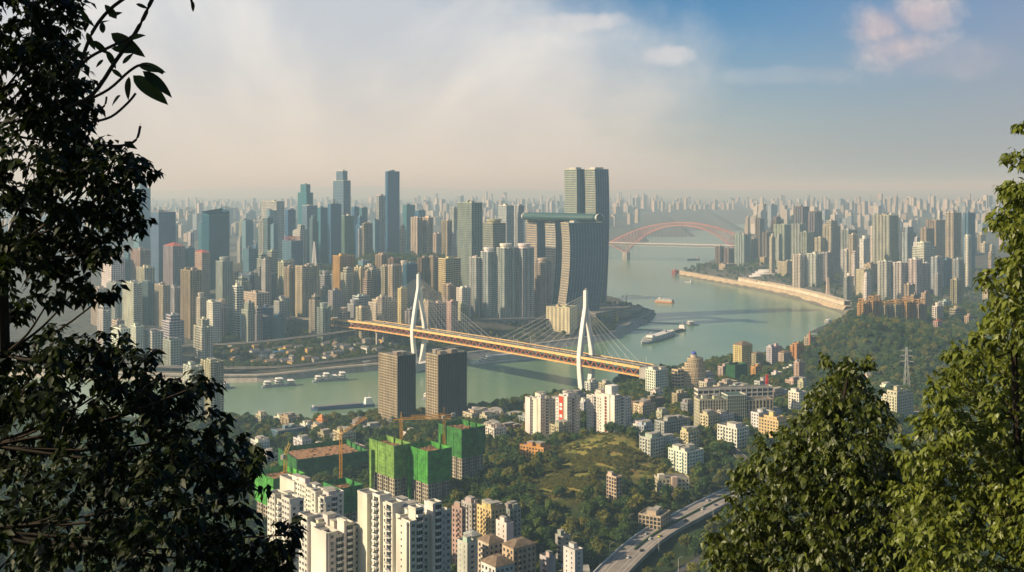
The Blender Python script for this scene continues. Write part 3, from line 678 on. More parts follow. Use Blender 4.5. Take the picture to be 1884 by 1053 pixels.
# ---- the opposite point and the right bank
CITY += [
 (T, 1316, 1325, 1333, 455, 3720, 'res', 'brown', 'win', 'lighter brown flats of the pair on the river point', {}),
 (T, 1332, 1341, 1350, 458, 3700, 'res', 'brown', 'win', 'darker brown flats of the pair on the river point', {}),
 (T, 1352, 1369, 1381, 432, 3650, 'res', 'sage', 'teal', 'sage flats with brown edge standing at the end of the arch bridge', {}),
 (T, 1382, 1387, 1394, 440, 3700, 'res', 'tan', 'win', 'thin tan flats behind the sage flats at arch bridge end', {}),
 (T, 1389, 1398, 1406, 403, 4000, 'res', 'brown', 'win', 'tall thin brown tower above the green river point', {}),
 (T, 1418, 1428, 1441, 400, 4000, 'res', 'brown', 'win', 'brown tower with stepped roof behind sage twin slabs', dict(crown='step')),
 (T, 1461, 1477, 1489, 381, 3700, 'res', 'brown', 'blue', 'tallest brown tower of the hill cluster with dark blue side', {}),
 (T, 1487, 1499, 1512, 390, 3620, 'res', 'brown', 'blue', 'second tallest brown tower of the hill cluster', {}),
 (T, 1514, 1529, 1546, 407, 3300, 'res', 'sand', 'win', 'sandy tower with flat crown beside the brown hill cluster', dict(crown='step')),
 (T, 1547, 1561, 1577, 424, 3200, 'res', 'sage', 'win', 'sage tower with wide flat roof at the end of the hill cluster', {}),
 (T, 1402, 1411, 1423, 428, 3600, 'res', 'brown', 'win', 'brown flats in front of the sage twin slabs', {}),
 (T, 1424, 1443, 1456, 414, 3500, 'res', 'sage', 'win', 'sage twin slab with greenish top, riverward one', {}),
 (T, 1456, 1471, 1486, 413, 3450, 'res', 'sage', 'win', 'sage twin slab with greenish top, inland one', {}),
 (T, 1473, 1484, 1499, 428, 3320, 'res', 'sage', 'win', 'shorter sage slab in front of tallest brown tower', {}),
 (T, 1499, 1510, 1524, 438, 3300, 'res', 'sand', 'win', 'shorter sandy slab in front of second brown tower', {}),
 (T, 1458, 1472, 1485, 470, 2990, 'resf', 'white', 'win', 'white slim flats at the promenade, riverward end', {}),
 (T, 1484, 1501, 1515, 468, 2980, 'resf', 'white', 'win', 'white broad flats at the promenade, middle', dict(roofn=3)),
 (T, 1512, 1522, 1534, 465, 3080, 'resf', 'pale', 'win', 'pale shaded flats behind white promenade flats', {}),
 (T, 1547, 1558, 1572, 461, 3000, 'resf', 'white', 'win', 'lone white flats beyond the thin stone monument', {}),
 (T, 1605, 1636, 1653, 397, 3000, 'res', 'sand', 'blue', 'big broad sandy tower with dark blue shaded side', dict(roofn=3)),
 (T, 1602, 1606, 1612, 418, 3200, 'res', 'white', 'win', 'thin white slab peeping behind the big broad sandy tower', {}),
 (T, 1658, 1669, 1685, 419, 3000, 'res', 'pale', 'blue', 'pale tower with blue side next to big broad sandy tower', dict(crown='step')),
 (T, 1694, 1704, 1719, 421, 3120, 'res', 'tan', 'win', 'tan tower with dark roof behind white rounded hotel', {}),
 (H, 1679, 1700, 1722, 447, 2800, 'hor', 'white', 'win', 'white hotel with rounded horizontal balcony bands', dict(crown='step')),
 (T, 1704, 1722, 1739, 406, 3400, 'res', 'tan', 'win', 'wide tan block behind the tan dark-roofed tower', {}),
 (T, 1740, 1754, 1768, 392, 2900, 'res', 'sand', 'win', 'tall sandy tower near the sunlit leaves, riverward', dict(roofn=3)),
 (T, 1772, 1781, 1794, 392, 3100, 'res', 'slate', 'blue', 'tall bluish tower near the sunlit leaves, inland', {}),
 (T, 1725, 1729, 1734, 389, 3500, 'res', 'white', 'win', 'thin white far tower beside tall sandy tower', {}),
 (T, 1776, 1781, 1787, 434, 2700, 'res', 'white', 'win', 'small white flats below the tall bluish tower', {}),
 (T, 1615, 1631, 1644, 482, 2660, 'resf', 'white', 'win', 'white front-row flats, first from the river', dict(roofn=1)),
 (T, 1643, 1658, 1673, 484, 2650, 'resf', 'white', 'win', 'white front-row flats, second from the river', dict(roofn=1)),
 (T, 1672, 1686, 1697, 478, 2640, 'resf', 'white', 'win', 'white front-row flats, third from the river', dict(roofn=1)),
 (T, 1697, 1704, 1712, 486, 2660, 'resf', 'pale', 'win', 'white front-row flats, fourth from the river', {}),
 (T, 1713, 1724, 1736, 474, 2720, 'resf', 'pale', 'blue', 'white front-row flats, fifth from the river, bluish side', {}),
 (T, 1736, 1742, 1751, 478, 2750, 'resf', 'slate', 'blue', 'bluish front-row flats, sixth from the river', {}),
 (T, 1754, 1763, 1773, 478, 2700, 'resf', 'pale', 'win', 'pale front-row flats beside the leaves, last of the row', {}),
 (T, 1749, 1760, 1772, 516, 2250, 'res', 'tan', 'win', 'tan flats on the wooded slope half behind leaves', {}),
 (B, 1575, 1590, 1606, 497, 2800, 'slab', 'sand', 'win', 'sandy low block between lone white flats and front row', {}),
 (B, 1590, 1602, 1616, 487, 2850, 'slab', 'tan', 'win', 'tan low block beside the first white front-row flats', {}),
 (B, 1431, 1448, 1472, 482, 3250, 'slab', 'sand', 'win', 'long sandy podium block under the sage twin slabs', {}),
 (B, 1398, 1406, 1416, 474, 3500, 'slab', 'tan', 'win', 'tan low block at the foot of brown flats', {}),
 (B, 1323, 1334, 1352, 487, 3560, 'slab', 'sand', 'win', 'sandy terrace houses below the brown pair on the point', {}),
 (B, 1236, 1242, 1249, 497, 3715, 'slab', 'red', 'win', 'small red-roofed pavilion at tip of the river point', dict(crown='hip')),
]
ORB = [(1578, 1588, 1597, 551), (1595, 1606, 1622, 546), (1620, 1628, 1642, 556), (1641, 1648, 1660, 553), (1659, 1668, 1684, 548), (1682, 1690, 1705, 552)]
ORD = ['first', 'second', 'third', 'fourth', 'fifth', 'sixth', 'seventh', 'eighth', 'ninth', 'tenth', 'eleventh', 'twelfth']
for i, (a_, b_, c_, t_) in enumerate(ORB):
    CITY.append((T, a_, b_, c_, t_, 1900 + 6 * i, 'res', 'orange' if i in (0, 1, 4) else 'tan', 'win', 'orange-capped flats below wooded hill, %s of the row from the river' % ORD[i], dict(crown='frame', steps='orange', mind=14, group='row of orange-capped flats')))
# ---- near bank
CITY += [
 (H, 1188, 1206, 1229, 683, 1350, 'hot', 'white', 'win', 'white square hotel at the near end of the cable-stayed bridge', dict(roofn=3)),
 (B, 1321, 1330, 1352, 676, 1450, 'slab', 'pink', 'green', 'pink block half wrapped in green scaffold net', {}),
 (B, 1349, 1365, 1384, 632, 1650, 'slab', 'yellow', 'win', 'yellow riverside flats with dark red hipped roof', dict(crown='hip', steps='brown')),
 (B, 1383, 1391, 1404, 650, 1640, 'slab', 'tan', 'win', 'small dark-roofed house beside the yellow riverside flats', dict(crown='hip', steps='brown')),
 (T, 1454, 1466, 1479, 634, 1700, 'res', 'orange', 'win', 'orange riverside flats below the wooded hill', dict(crown='step')),
 (B, 1463, 1470, 1480, 668, 1420, 'slab', 'pink', 'win', 'pink house on slope under the orange riverside flats', {}),
 (B, 1451, 1470, 1483, 724, 1150, 'slab', 'white', 'win', 'white four-storey block with even square windows among trees', dict(no_balc=True)),
 (B, 1382, 1396, 1420, 762, 1050, 'slab', 'white', 'win', 'white wing of the yellow school complex', dict(no_balc=True)),
 (B, 1396, 1432, 1452, 772, 1020, 'slab', 'yellow', 'win', 'pale yellow stepped school building', dict(crown='step', no_balc=True)),
 (B, 1320, 1356, 1378, 790, 1010, 'slab', 'white', 'win', 'white six-storey flats in front of yellow school', dict(roofn=4)),
 (B, 1205, 1222, 1269, 778, 1060, 'slab', 'grey', 'win', 'grey shabby flats below the white slab with green glass', dict(roofn=4)),
 (B, 1160, 1172, 1223, 741, 1200, 'vert', 'brown', 'win', 'brown long ribbed slab among trees', {}),
 (B, 1238, 1246, 1265, 726, 1240, 'slab', 'tan', 'win', 'small tan block behind the white slab with green glass', {}),
 (B, 1230, 1264, 1294, 834, 930, 'slab', 'white', 'blue', 'white flats with blue balconies above the road', dict(roofn=4)),
 (B, 957, 1000, 1013, 826, 960, 'slab', 'orange', 'win', 'salmon brick block alone in the wooded slope', dict(roofn=4, th=55)),
 (B, 1117, 1134, 1143, 880, 840, 'con', 'cream', 'win', 'small roofless cream shell on the cleared slope', dict(roofn=1)),
 (B, 1176, 1215, 1232, 953, 800, 'con', 'sand', 'win', 'low open concrete frame building beside the overpass', dict(roofn=2, th=60)),
 (B, 862, 884, 902, 760, 1240, 'slab', 'white', 'win', 'white old flats with cluttered roof behind dark tower', dict(roofn=7)),
 (B, 895, 912, 935, 766, 1200, 'slab', 'cream', 'win', 'cream old flats with cluttered roof in the old quarter', dict(roofn=7)),
 (B, 930, 944, 966, 768, 1230, 'slab', 'grey', 'win', 'grey old flats beside the white tower with red banner', dict(roofn=7)),
 (B, 885, 900, 924, 786, 1150, 'slab', 'sand', 'win', 'sandy old flats in front of cream old flats', dict(roofn=6)),
 (B, 920, 934, 966, 790, 1130, 'slab', 'brown', 'win', 'brown old row at foot of white tower with red banner', dict(roofn=5)),
 (B, 1064, 1074, 1085, 741, 1200, 'slab', 'white', 'win', 'white low block in gap between the two white near towers', {}),
 (B, 1076, 1086, 1100, 705, 1400, 'slab', 'white', 'win', 'white house at the foot of the near pylon', dict(roofn=3)),
 (B, 1102, 1112, 1126, 707, 1380, 'slab', 'cream', 'win', 'cream house with roof garden near the near pylon', dict(roofn=3)),
 (B, 1286, 1300, 1318, 705, 1330, 'slab', 'cream', 'win', 'low cream annex of the domed stepped hotel', {}),
 (B, 1312, 1322, 1338, 712, 1290, 'slab', 'sand', 'win', 'sandy old house below the green-netted block', dict(roofn=3)),
 (B, 1352, 1364, 1384, 716, 1270, 'slab', 'white', 'win', 'white old house below the green-netted block', dict(roofn=3)),
 (B, 1388, 1398, 1414, 703, 1350, 'slab', 'pale', 'win', 'pale flat-roofed house beside the small red tower', {}),
 (B, 1384, 1390, 1402, 676, 1500, 'slab', 'orange', 'win', 'little orange house below the yellow riverside flats', {}),
 (B, 1622, 1650, 1680, 724, 1150, 'slab', 'cream', 'win', 'cream flats glimpsed between the two sunlit trees', dict(crown='step')),
 (B, 1720, 1730, 1750, 645, 1700, 'slab', 'white', 'win', 'white hall on the slope behind sunlit leaves', {}),
 (B, 1718, 1725, 1734, 590, 1880, 'slab', 'pink', 'win', 'small pale pagoda-like pavilion on the far grassy slope', dict(crown='pyr')),
 (B, 832, 850, 856, 938, 690, 'slab', 'pink', 'win', 'reddish flats next to the big white stepped tower', dict(roofn=5, th=50)),
 (B, 850, 868, 880, 930, 720, 'slab', 'pale', 'win', 'pale flats with roof garden behind reddish flats', dict(roofn=6)),
 (B, 878, 904, 930, 940, 700, 'slab', 'yellow', 'win', 'greenish yellow flats with roof plants', dict(roofn=6)),
 (B, 926, 938, 958, 940, 730, 'slab', 'grey', 'win', 'grey flats at edge of the dark wood', dict(roofn=5)),
 (B, 913, 932, 944, 966, 640, 'blank', 'white', 'win', 'bright white windowless cube house', dict(roofn=1, no_balc=True)),
 (B, 842, 860, 878, 1003, 600, 'blank', 'pale', 'win', 'pale green-grey cube house beside the big white tower', dict(roofn=1, no_balc=True)),
 (B, 880, 900, 925, 995, 610, 'slab', 'cream', 'win', 'cream villa with open loggia below the white cube', dict(crown='hip', steps='brown')),
 (B, 925, 945, 985, 1004, 600, 'slab', 'sand', 'win', 'sandy villa with brown sloping roof', dict(crown='hip', steps='brown')),
 (B, 855, 868, 884, 985, 660, 'slab', 'cream', 'win', 'small cream house with tiled roof behind green-grey cube', dict(crown='hip', steps='grey')),
 (B, 886, 912, 945, 1036, 560, 'slab', 'white', 'win', 'white house with red-brown gable roof at the picture foot', dict(crown='hip', steps='brown')),
 (B, 1037, 1058, 1072, 1016, 640, 'blank', 'white', 'win', 'small white flat-roofed hut near parked cars', dict(roofn=1, no_balc=True)),
 (B, 1003, 1010, 1022, 1030, 620, 'blank', 'pale', 'win', 'little pale shed near the white flat-roofed hut', dict(roofn=1, no_balc=True)),
 (B, 1028, 1036, 1050, 990, 730, 'blank', 'grey', 'win', 'grey hut behind the parked cars', dict(roofn=1, no_balc=True)),
 (B, 540, 556, 572, 812, 1080, 'slab', 'white', 'win', 'white old flats beyond the long netted building', dict(roofn=5)),
 (B, 572, 584, 604, 826, 1050, 'slab', 'cream', 'win', 'cream old flats beside the white old flats', dict(roofn=4)),
 (B, 604, 618, 640, 836, 1020, 'slab', 'sand', 'win', 'sandy old block under the orange crane', dict(roofn=3)),
 (B, 640, 652, 672, 826, 1060, 'slab', 'pink', 'win', 'pinkish canteen with white canopy roof near crane mast', dict(roofn=2)),
 (B, 742, 750, 768, 798, 1150, 'slab', 'white', 'win', 'small white house between the two dark towers', {}),
 (B, 500, 512, 560, 795, 1180, 'vert', 'slate', 'win', 'long grey-blue shed behind the white old flats', {}),
 (B, 649, 658, 676, 772, 1300, 'slab', 'tan', 'win', 'brown gabled house on the shore by dark tower', dict(crown='hip', steps='brown')),
 (T, 338, 352, 371, 676, 1330, 'res', 'white', 'win', 'white near-bank flats poking above dark leaves, lower one', {}),
 (T, 370, 388, 411, 668, 1320, 'res', 'cream', 'win', 'cream near-bank flats poking above dark leaves, taller one', {}),
 (B, 1410, 1420, 1438, 640, 1700, 'slab', 'pale', 'win', 'pale waterfront sheds beside the river bend', {}),
 (B, 1432, 1442, 1456, 648, 1660, 'slab', 'sand', 'win', 'sandy waterfront house beside the river bend', dict(crown='hip', steps='brown')),
 (B, 1480, 1488, 1500, 622, 1780, 'slab', 'tan', 'win', 'tan shoreline block with slender orange chimney', {}),
]
def do_city():
    for row in CITY:
        name, x0, xc, x1, yt, Y, st, wc, gc, lab, op = row
        op = dict(op); cat = {'apartment_tower': 'tower', 'office_tower': 'tower', 'apartment_block': 'building', 'hotel_building': 'building', 'site_shed': 'shed', 'podium_building': 'building'}[name]
        bld(name, x0, xc, x1, yt, Y, st, wc, lab, glass=gc, cat=cat, **op)
do_city()

# ---- filler towers between the named ones, region by region
def overlaps(x, y, r):
    for fx, fy, fr in FOOT:
        if (fx - x) ** 2 + (fy - y) ** 2 < (fr + r) ** 2 * .72: return True
    return False
def filler():
    zones = [  # px range, distance range, top row range, count, place words, palette
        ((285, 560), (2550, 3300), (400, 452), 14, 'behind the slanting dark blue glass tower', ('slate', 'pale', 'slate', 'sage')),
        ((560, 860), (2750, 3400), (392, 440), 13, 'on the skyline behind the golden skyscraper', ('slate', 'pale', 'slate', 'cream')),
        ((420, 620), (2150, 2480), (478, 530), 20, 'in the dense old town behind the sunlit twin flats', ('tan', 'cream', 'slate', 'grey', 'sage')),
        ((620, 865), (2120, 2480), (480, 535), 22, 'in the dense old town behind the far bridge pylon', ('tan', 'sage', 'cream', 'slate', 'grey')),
        ((580, 860), (1930, 2110), (545, 578), 14, 'along the street above the bridge ramp', ('grey', 'sand', 'pink', 'cream')),
        ((170, 440), (1850, 2300), (520, 600), 14, 'in the hazy riverside quarter beside the leaves', ('pale', 'cream', 'slate', 'white')),
        ((400, 520), (1900, 2120), (540, 590), 8, 'around the cream square hotel', ('slate', 'grey', 'sage')),
        ((1385, 1600), (3300, 4200), (430, 470), 8, 'on the hill behind the sage twin slabs', ('sand', 'cream', 'sage', 'white')),
        ((1560, 1860), (2850, 3800), (425, 470), 12, 'behind the white front-row flats', ('pale', 'cream', 'white', 'sand')),
        ((1480, 1860), (2450, 3000), (500, 530), 9, 'among greenery behind the promenade', ('white', 'sand', 'tan', 'grey')),
        ((1650, 1860), (1950, 2500), (540, 585), 8, 'on the slope behind the orange-capped flats', ('white', 'pale', 'tan')),
        ((1128, 1400), (5000, 5800), (398, 432), 22, 'on the far shore beyond the arch bridge', ('sand', 'pale', 'white', 'cream')),
        ((1175, 1330), (960, 1330), (11, 20), 14, 'among trees around the long cream slab', ('white', 'cream', 'pale', 'tan', 'grey')),
        ((1300, 1480), (1080, 1560), (9, 19), 15, 'on the wooded bank below the yellow riverside flats', ('white', 'cream', 'sand', 'pale', 'pink')),
        ((860, 1075), (1040, 1330), (10, 18), 14, 'in the old quarter around the red banner tower', ('white', 'cream', 'grey', 'sand')),
        ((470, 700), (1000, 1330), (8, 15), 12, 'between the construction site and the shore', ('white', 'cream', 'grey', 'tan')),
        ((1450, 1640), (1050, 1500), (8, 15), 8, 'behind the cone-shaped sunlit tree', ('white', 'cream', 'sand')),
    ]
    words = dict(slate='blue-grey', pale='pale grey', cream='cream', sage='grey-green', sand='sandy', tan='tan', brown='brown', grey='grey', pink='pinkish', white='white')
    made = {}
    for (pa, pb), (ya, yb), (ta, tb), n, place, pal in zones:
        tries = 0; k = 0; rows = []
        while k < n and tries < 400:
            tries += 1
            px = rng.uniform(pa, pb); Y = rng.uniform(ya, yb); w = rng.uniform(17, 30); x, y = (px - CX) / F * Y, Y
            if river_sd([x], [y])[0] < 30 or overlaps(x, y, w * .75): continue
            yt = rng.uniform(ta, tb)
            if tb < 100:
                w = rng.uniform(13, 26)
                yt = HY + F * (CAMZ - gz(x, y) - yt) / Y
            wpx = w / Y * F
            if tb > 100 and W(0, yt, Y).z < gz(x, y) + 14: continue
            FOOT.append((x, y, w * .7)); FOOT.pop()
            col = rng.choice(pal)
            st = rng.choice(('gl', 'gl', 'off')) if col == 'slate' else (rng.choice(('res', 'res', 'slab', 'hor', 'hot')) if tb > 100 else 'slab')
            rows.append((px, wpx, yt, Y, st, col)); k += 1
            P = footprint(px - wpx * .45, px - wpx * .05, px + wpx * .5, Y, 38)[0]; reg(P); FOOT[-1] = FOOT[-1] + ()
        rows.sort()
        cnt = {}
        for r_ in rows: cnt[r_[5]] = cnt.get(r_[5], 0) + 1
        seen = {}
        for px, wpx, yt, Y, st, col in rows:
            i = seen.get(col, 0); seen[col] = i + 1
            what = 'glass block' if st == 'gl' else ('office block' if st == 'off' else ('flats' if st == 'res' else 'block'))
            lab = '%s block %s' % (words[col], place) if cnt[col] == 1 else '%s %s block of its colour %s' % (ORD[i], words[col], place)
            f0 = len(FOOT)
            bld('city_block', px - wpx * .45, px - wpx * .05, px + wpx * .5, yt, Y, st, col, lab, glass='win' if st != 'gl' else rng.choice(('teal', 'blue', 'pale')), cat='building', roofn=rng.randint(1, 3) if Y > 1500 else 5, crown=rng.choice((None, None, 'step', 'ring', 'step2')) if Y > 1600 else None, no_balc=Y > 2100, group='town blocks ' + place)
            del FOOT[f0:]
filler()

# ---- the city beyond, too many to count
def distant_city():
    mb = MB(); cols = []
    pal = [(.40, .37, .31), (.46, .43, .37), (.31, .31, .30), (.36, .31, .24), (.22, .28, .33), (.50, .48, .44)]
    K = 14000; CY = 3500 * (13500 / 3500) ** nr.random_sample(K); CT = nr.uniform(-.52, .52, K); CXs = CT * CY
    ok = (river_sd(CXs, CY) > 60) & ~((CT > .2) & (CY < 4900)) & ~((CY < 4600) & (CT > -.03) & (CT < .22)); CG = ground(CXs, CY); n = 0
    for x, Y, t, g in zip(CXs[ok], CY[ok], CT[ok], CG[ok]):
        if n >= 1700: break
        if Y < 4300 and overlaps(x, Y, 14): continue
        cl = .5 + .5 * math.sin(x * .0021 + 2) * math.cos(Y * .0017)
        if rng.random() > cl * cl * (1.0 if t < .1 else .75) + .08: continue
        h = rng.uniform(18, 60) + (rng.random() ** 2) * 90 * cl
        w = rng.uniform(9, 22); d = rng.uniform(8, 16); th = R(38 + rng.choice((0, 0, 20, -15))); u = (math.cos(th), math.sin(th)); v = (-u[1], u[0])
        k0 = len(mb.f)
        mb.box((x, Y), u, v, w, d, g - 5, g + h)
        if rng.random() < .6: mb.box((x, Y), u, v, w * .4, d * .4, g + h + .01, g + h + rng.uniform(3, 9))
        cols += [rng.choice(pal)] * (len(mb.f) - k0); n += 1
    me = mb.data('distant_city')
    ca = me.color_attributes.new('paint', 'FLOAT_COLOR', 'CORNER')
    ca.data.foreach_set('color', np.concatenate([np.tile(np.array(c + (1,)), len(f)) for c, f in zip(cols, mb.f)]))
    m, N, L, P = new_mat('distant_wall')
    at = N.new('ShaderNodeAttribute'); at.attribute_name = 'paint'
    geo = N.new('ShaderNodeNewGeometry'); w1 = N.new('ShaderNodeTexWave'); w1.wave_type = 'BANDS'; w1.bands_direction = 'Z'; w1.inputs['Scale'].default_value = .10; w1.inputs['Distortion'].default_value = 0
    L.new(geo.outputs['Position'], w1.inputs[0])
    sx = N.new('ShaderNodeVectorMath'); sx.operation = 'MULTIPLY'; L.new(geo.outputs['Position'], sx.inputs[0]); sx.inputs[1].default_value = (.25, .25, .0)
    nz = N.new('ShaderNodeTexNoise'); nz.inputs['Scale'].default_value = 1.0; L.new(sx.outputs[0], nz.inputs[0])
    mlt = N.new('ShaderNodeMath'); mlt.operation = 'MULTIPLY'; L.new(w1.outputs['Fac'], mlt.inputs[0]); L.new(nz.outputs[0], mlt.inputs[1])
    mx = N.new('ShaderNodeMix'); mx.data_type = 'RGBA'; L.new(mlt.outputs[0], mx.inputs[0]); L.new(at.outputs['Color'], mx.inputs[6]); mx.inputs[7].default_value = (.05, .06, .07, 1)
    L.new(mx.outputs[2], P.inputs['Base Color']); P.inputs['Roughness'].default_value = .8
    me.materials.append(m)
    o = link('distant_city', me, None, None, 'stuff'); o['label'] = 'hazy mass of distant city blocks reaching to the horizon'; o['category'] = 'city'
distant_city()
# ------------------------------------------------------------------ curved glass towers on the river point
def curved(name, x0, xc, x1, yt, Y, label, th, lean, wallL, glass, zb=None):
    P, r, l, a, b = footprint(x0, xc, x1, Y, th)
    reg(P); z0 = base_z(P); z1 = W(0, yt, Y).z; h = z1 - z0
    root = thing(name, label, 'tower', ((P[0][0] + P[2][0]) / 2, (P[0][1] + P[2][1]) / 2, z0), 'curved glass towers on the river point')
    def warp(z):
        t = max(0, min(1.05, (z - z0) / h)); o = lean * max(0, 1 - t) ** 2.2 + lean * .35 * t ** 4
        return (-o * r[0], -o * r[1])
    nseg = 14
    g = MB()
    for k in range(nseg): g.prism(P, z0 + h * k / nseg, z0 + h * (k + 1) / nseg, top=False, warp=warp)
    g.build('glazing', M_curt, root, glass)
    f1 = MB(); facade(f1, P, z0, z1, 5.2, 4.2, .9, 1.3, .5, warp, nseg, edges={3, 1}); f1.build('lattice_wall', M_wallf, root, wallL)
    f2 = MB(); facade(f2, P, z0, z1, 24.0, 7.0, .5, .2, .25, warp, nseg, edges={0, 2}); f2.build('curved_fin', M_wallf, root, (.30, .40, .42))
    rf = MB(); w = warp(z1); rf.poly([(p[0] + w[0], p[1] + w[1], z1 + .3) for p in P]); rf.build('roof', M_roof, root)
    m = MB(); c = ((P[0][0] + P[2][0]) / 2 + w[0], (P[0][1] + P[2][1]) / 2 + w[1]); m.box(c, r, l, a * .3, b * .28, z1 + .3, z1 + 5); m.build('plant_room', M_wall, root, (.5, .5, .46))
    return P, r, l, a, b, z0, z1
curved('curved_tower', 970, 989, 1010, 402, 2420, 'curved glass tower under the rooftop tube, first beside the white lattice towers', 38, 10, (.62, .50, .33), (.006, .05, .12))
curved('curved_tower', 1006, 1024, 1041, 404, 2370, 'curved glass tower under the rooftop tube, middle one with cream grid', 38, 17, (.66, .58, .42), (.006, .055, .12))
curved('curved_tower', 1037, 1051, 1114, 411, 2300, 'broadest curved glass tower with pale ribs facing the bridge', 27, 19, (.64, .52, .33), (.006, .058, .125))
curved('curved_tower', 1040, 1062, 1079, 312, 2480, 'taller thin glass tower of the twins, riverbank side', 38, 6, (.48, .50, .34), (.006, .048, .125))
curved('curved_tower', 1079, 1097, 1122, 312, 2460, 'taller thin glass tower of the twins, at the water edge', 38, 14, (.50, .50, .34), (.006, .045, .12))
def sky_tube():
    a = W(966, 398, 2440); b = W(1104, 401, 2290)
    root = thing('sky_bridge', 'long glass tube bridge lying across the roofs of curved towers', 'skybridge', ((a.x + b.x) / 2, (a.y + b.y) / 2, a.z - 14))
    d = (b - a).normalized(); s = Vector((d.y, -d.x, 0)).normalized(); n = 24; rings = []; sh = MB(); rib = MB(); fl = MB()
    def ring(t, k=1.0):
        c = a.lerp(b, t) + s * (10 * math.sin(t * math.pi)); e = 1.0 if .06 < t < .97 else .88
        return [c + s * (14 * k * e * math.cos(q)) + Vector((0, 0, 9 * k * e * math.sin(q))) for q in [2 * math.pi * i / 20 for i in range(20)]]
    sh.loft([ring(i / n) for i in range(n + 1)]); sh.build('glass_shell', M_curt, root, (.012, .06, .065), smooth=False)
    for i in range(1, 45):
        r0 = ring(i / 45 - .004, 1.02); r1 = ring(i / 45 + .004, 1.02); rib.loft([r0, r1])
    rib.build('rib', M_paint, root, (.10, .17, .17), kind='stuff')
    m = MB(); r0 = ring(.985, 1.08); r1 = ring(1.0, 1.08); m.loft([r0, r1]); m.build('end_ring', M_paint, root, (.55, .56, .52))
    m = MB(); c = b + d * .2 + s * 0; m.loft([ring(1.0, .8), [p + d * .6 for p in ring(1.0, .62)]]); m.build('end_window', M_glass, root, (.02, .04, .05))
    m = MB(); r0 = ring(0, 1.06); r1 = ring(.015, 1.06); m.loft([r0, r1]); m.build('end_ring', M_paint, root, (.55, .56, .52))
sky_tube()
def terrace_point():
    root = thing('riverside_terrace', 'dark stepped plaza at the tip below the curved towers', 'terrace', (300, 2480, 4))
    for k, (s, z0, z1) in enumerate(((1.0, 1.5, 9), (.8, 9.004, 15), (.58, 15.008, 22))):
        m = MB(); c = (262, 2470); P = [(338, 2575), (310, 2640), (225, 2590), (215, 2420), (255, 2380), (305, 2440)]
        m.prism([(c[0] + (p[0] - c[0]) * s, c[1] + (p[1] - c[1]) * s) for p in P], z0, z1); m.build('terrace_step', M_wall, root, (.13, .13, .125))
    FOOT.append((270, 2500, 80))
    root = thing('podium_building', 'dark glass podium around the foot of the curved towers', 'building', (195, 2400, 25))
    P = [(100, 2330), (175, 2270), (262, 2400), (190, 2480)]
    tower(P, 15, 36, 'off', (.30, .28, .25), GC['dark'], root, Y=9999)
    for k, (fx, fy) in enumerate(((150, 2330), (200, 2380), (180, 2430))): FOOT.append((fx, fy, 50))
terrace_point()

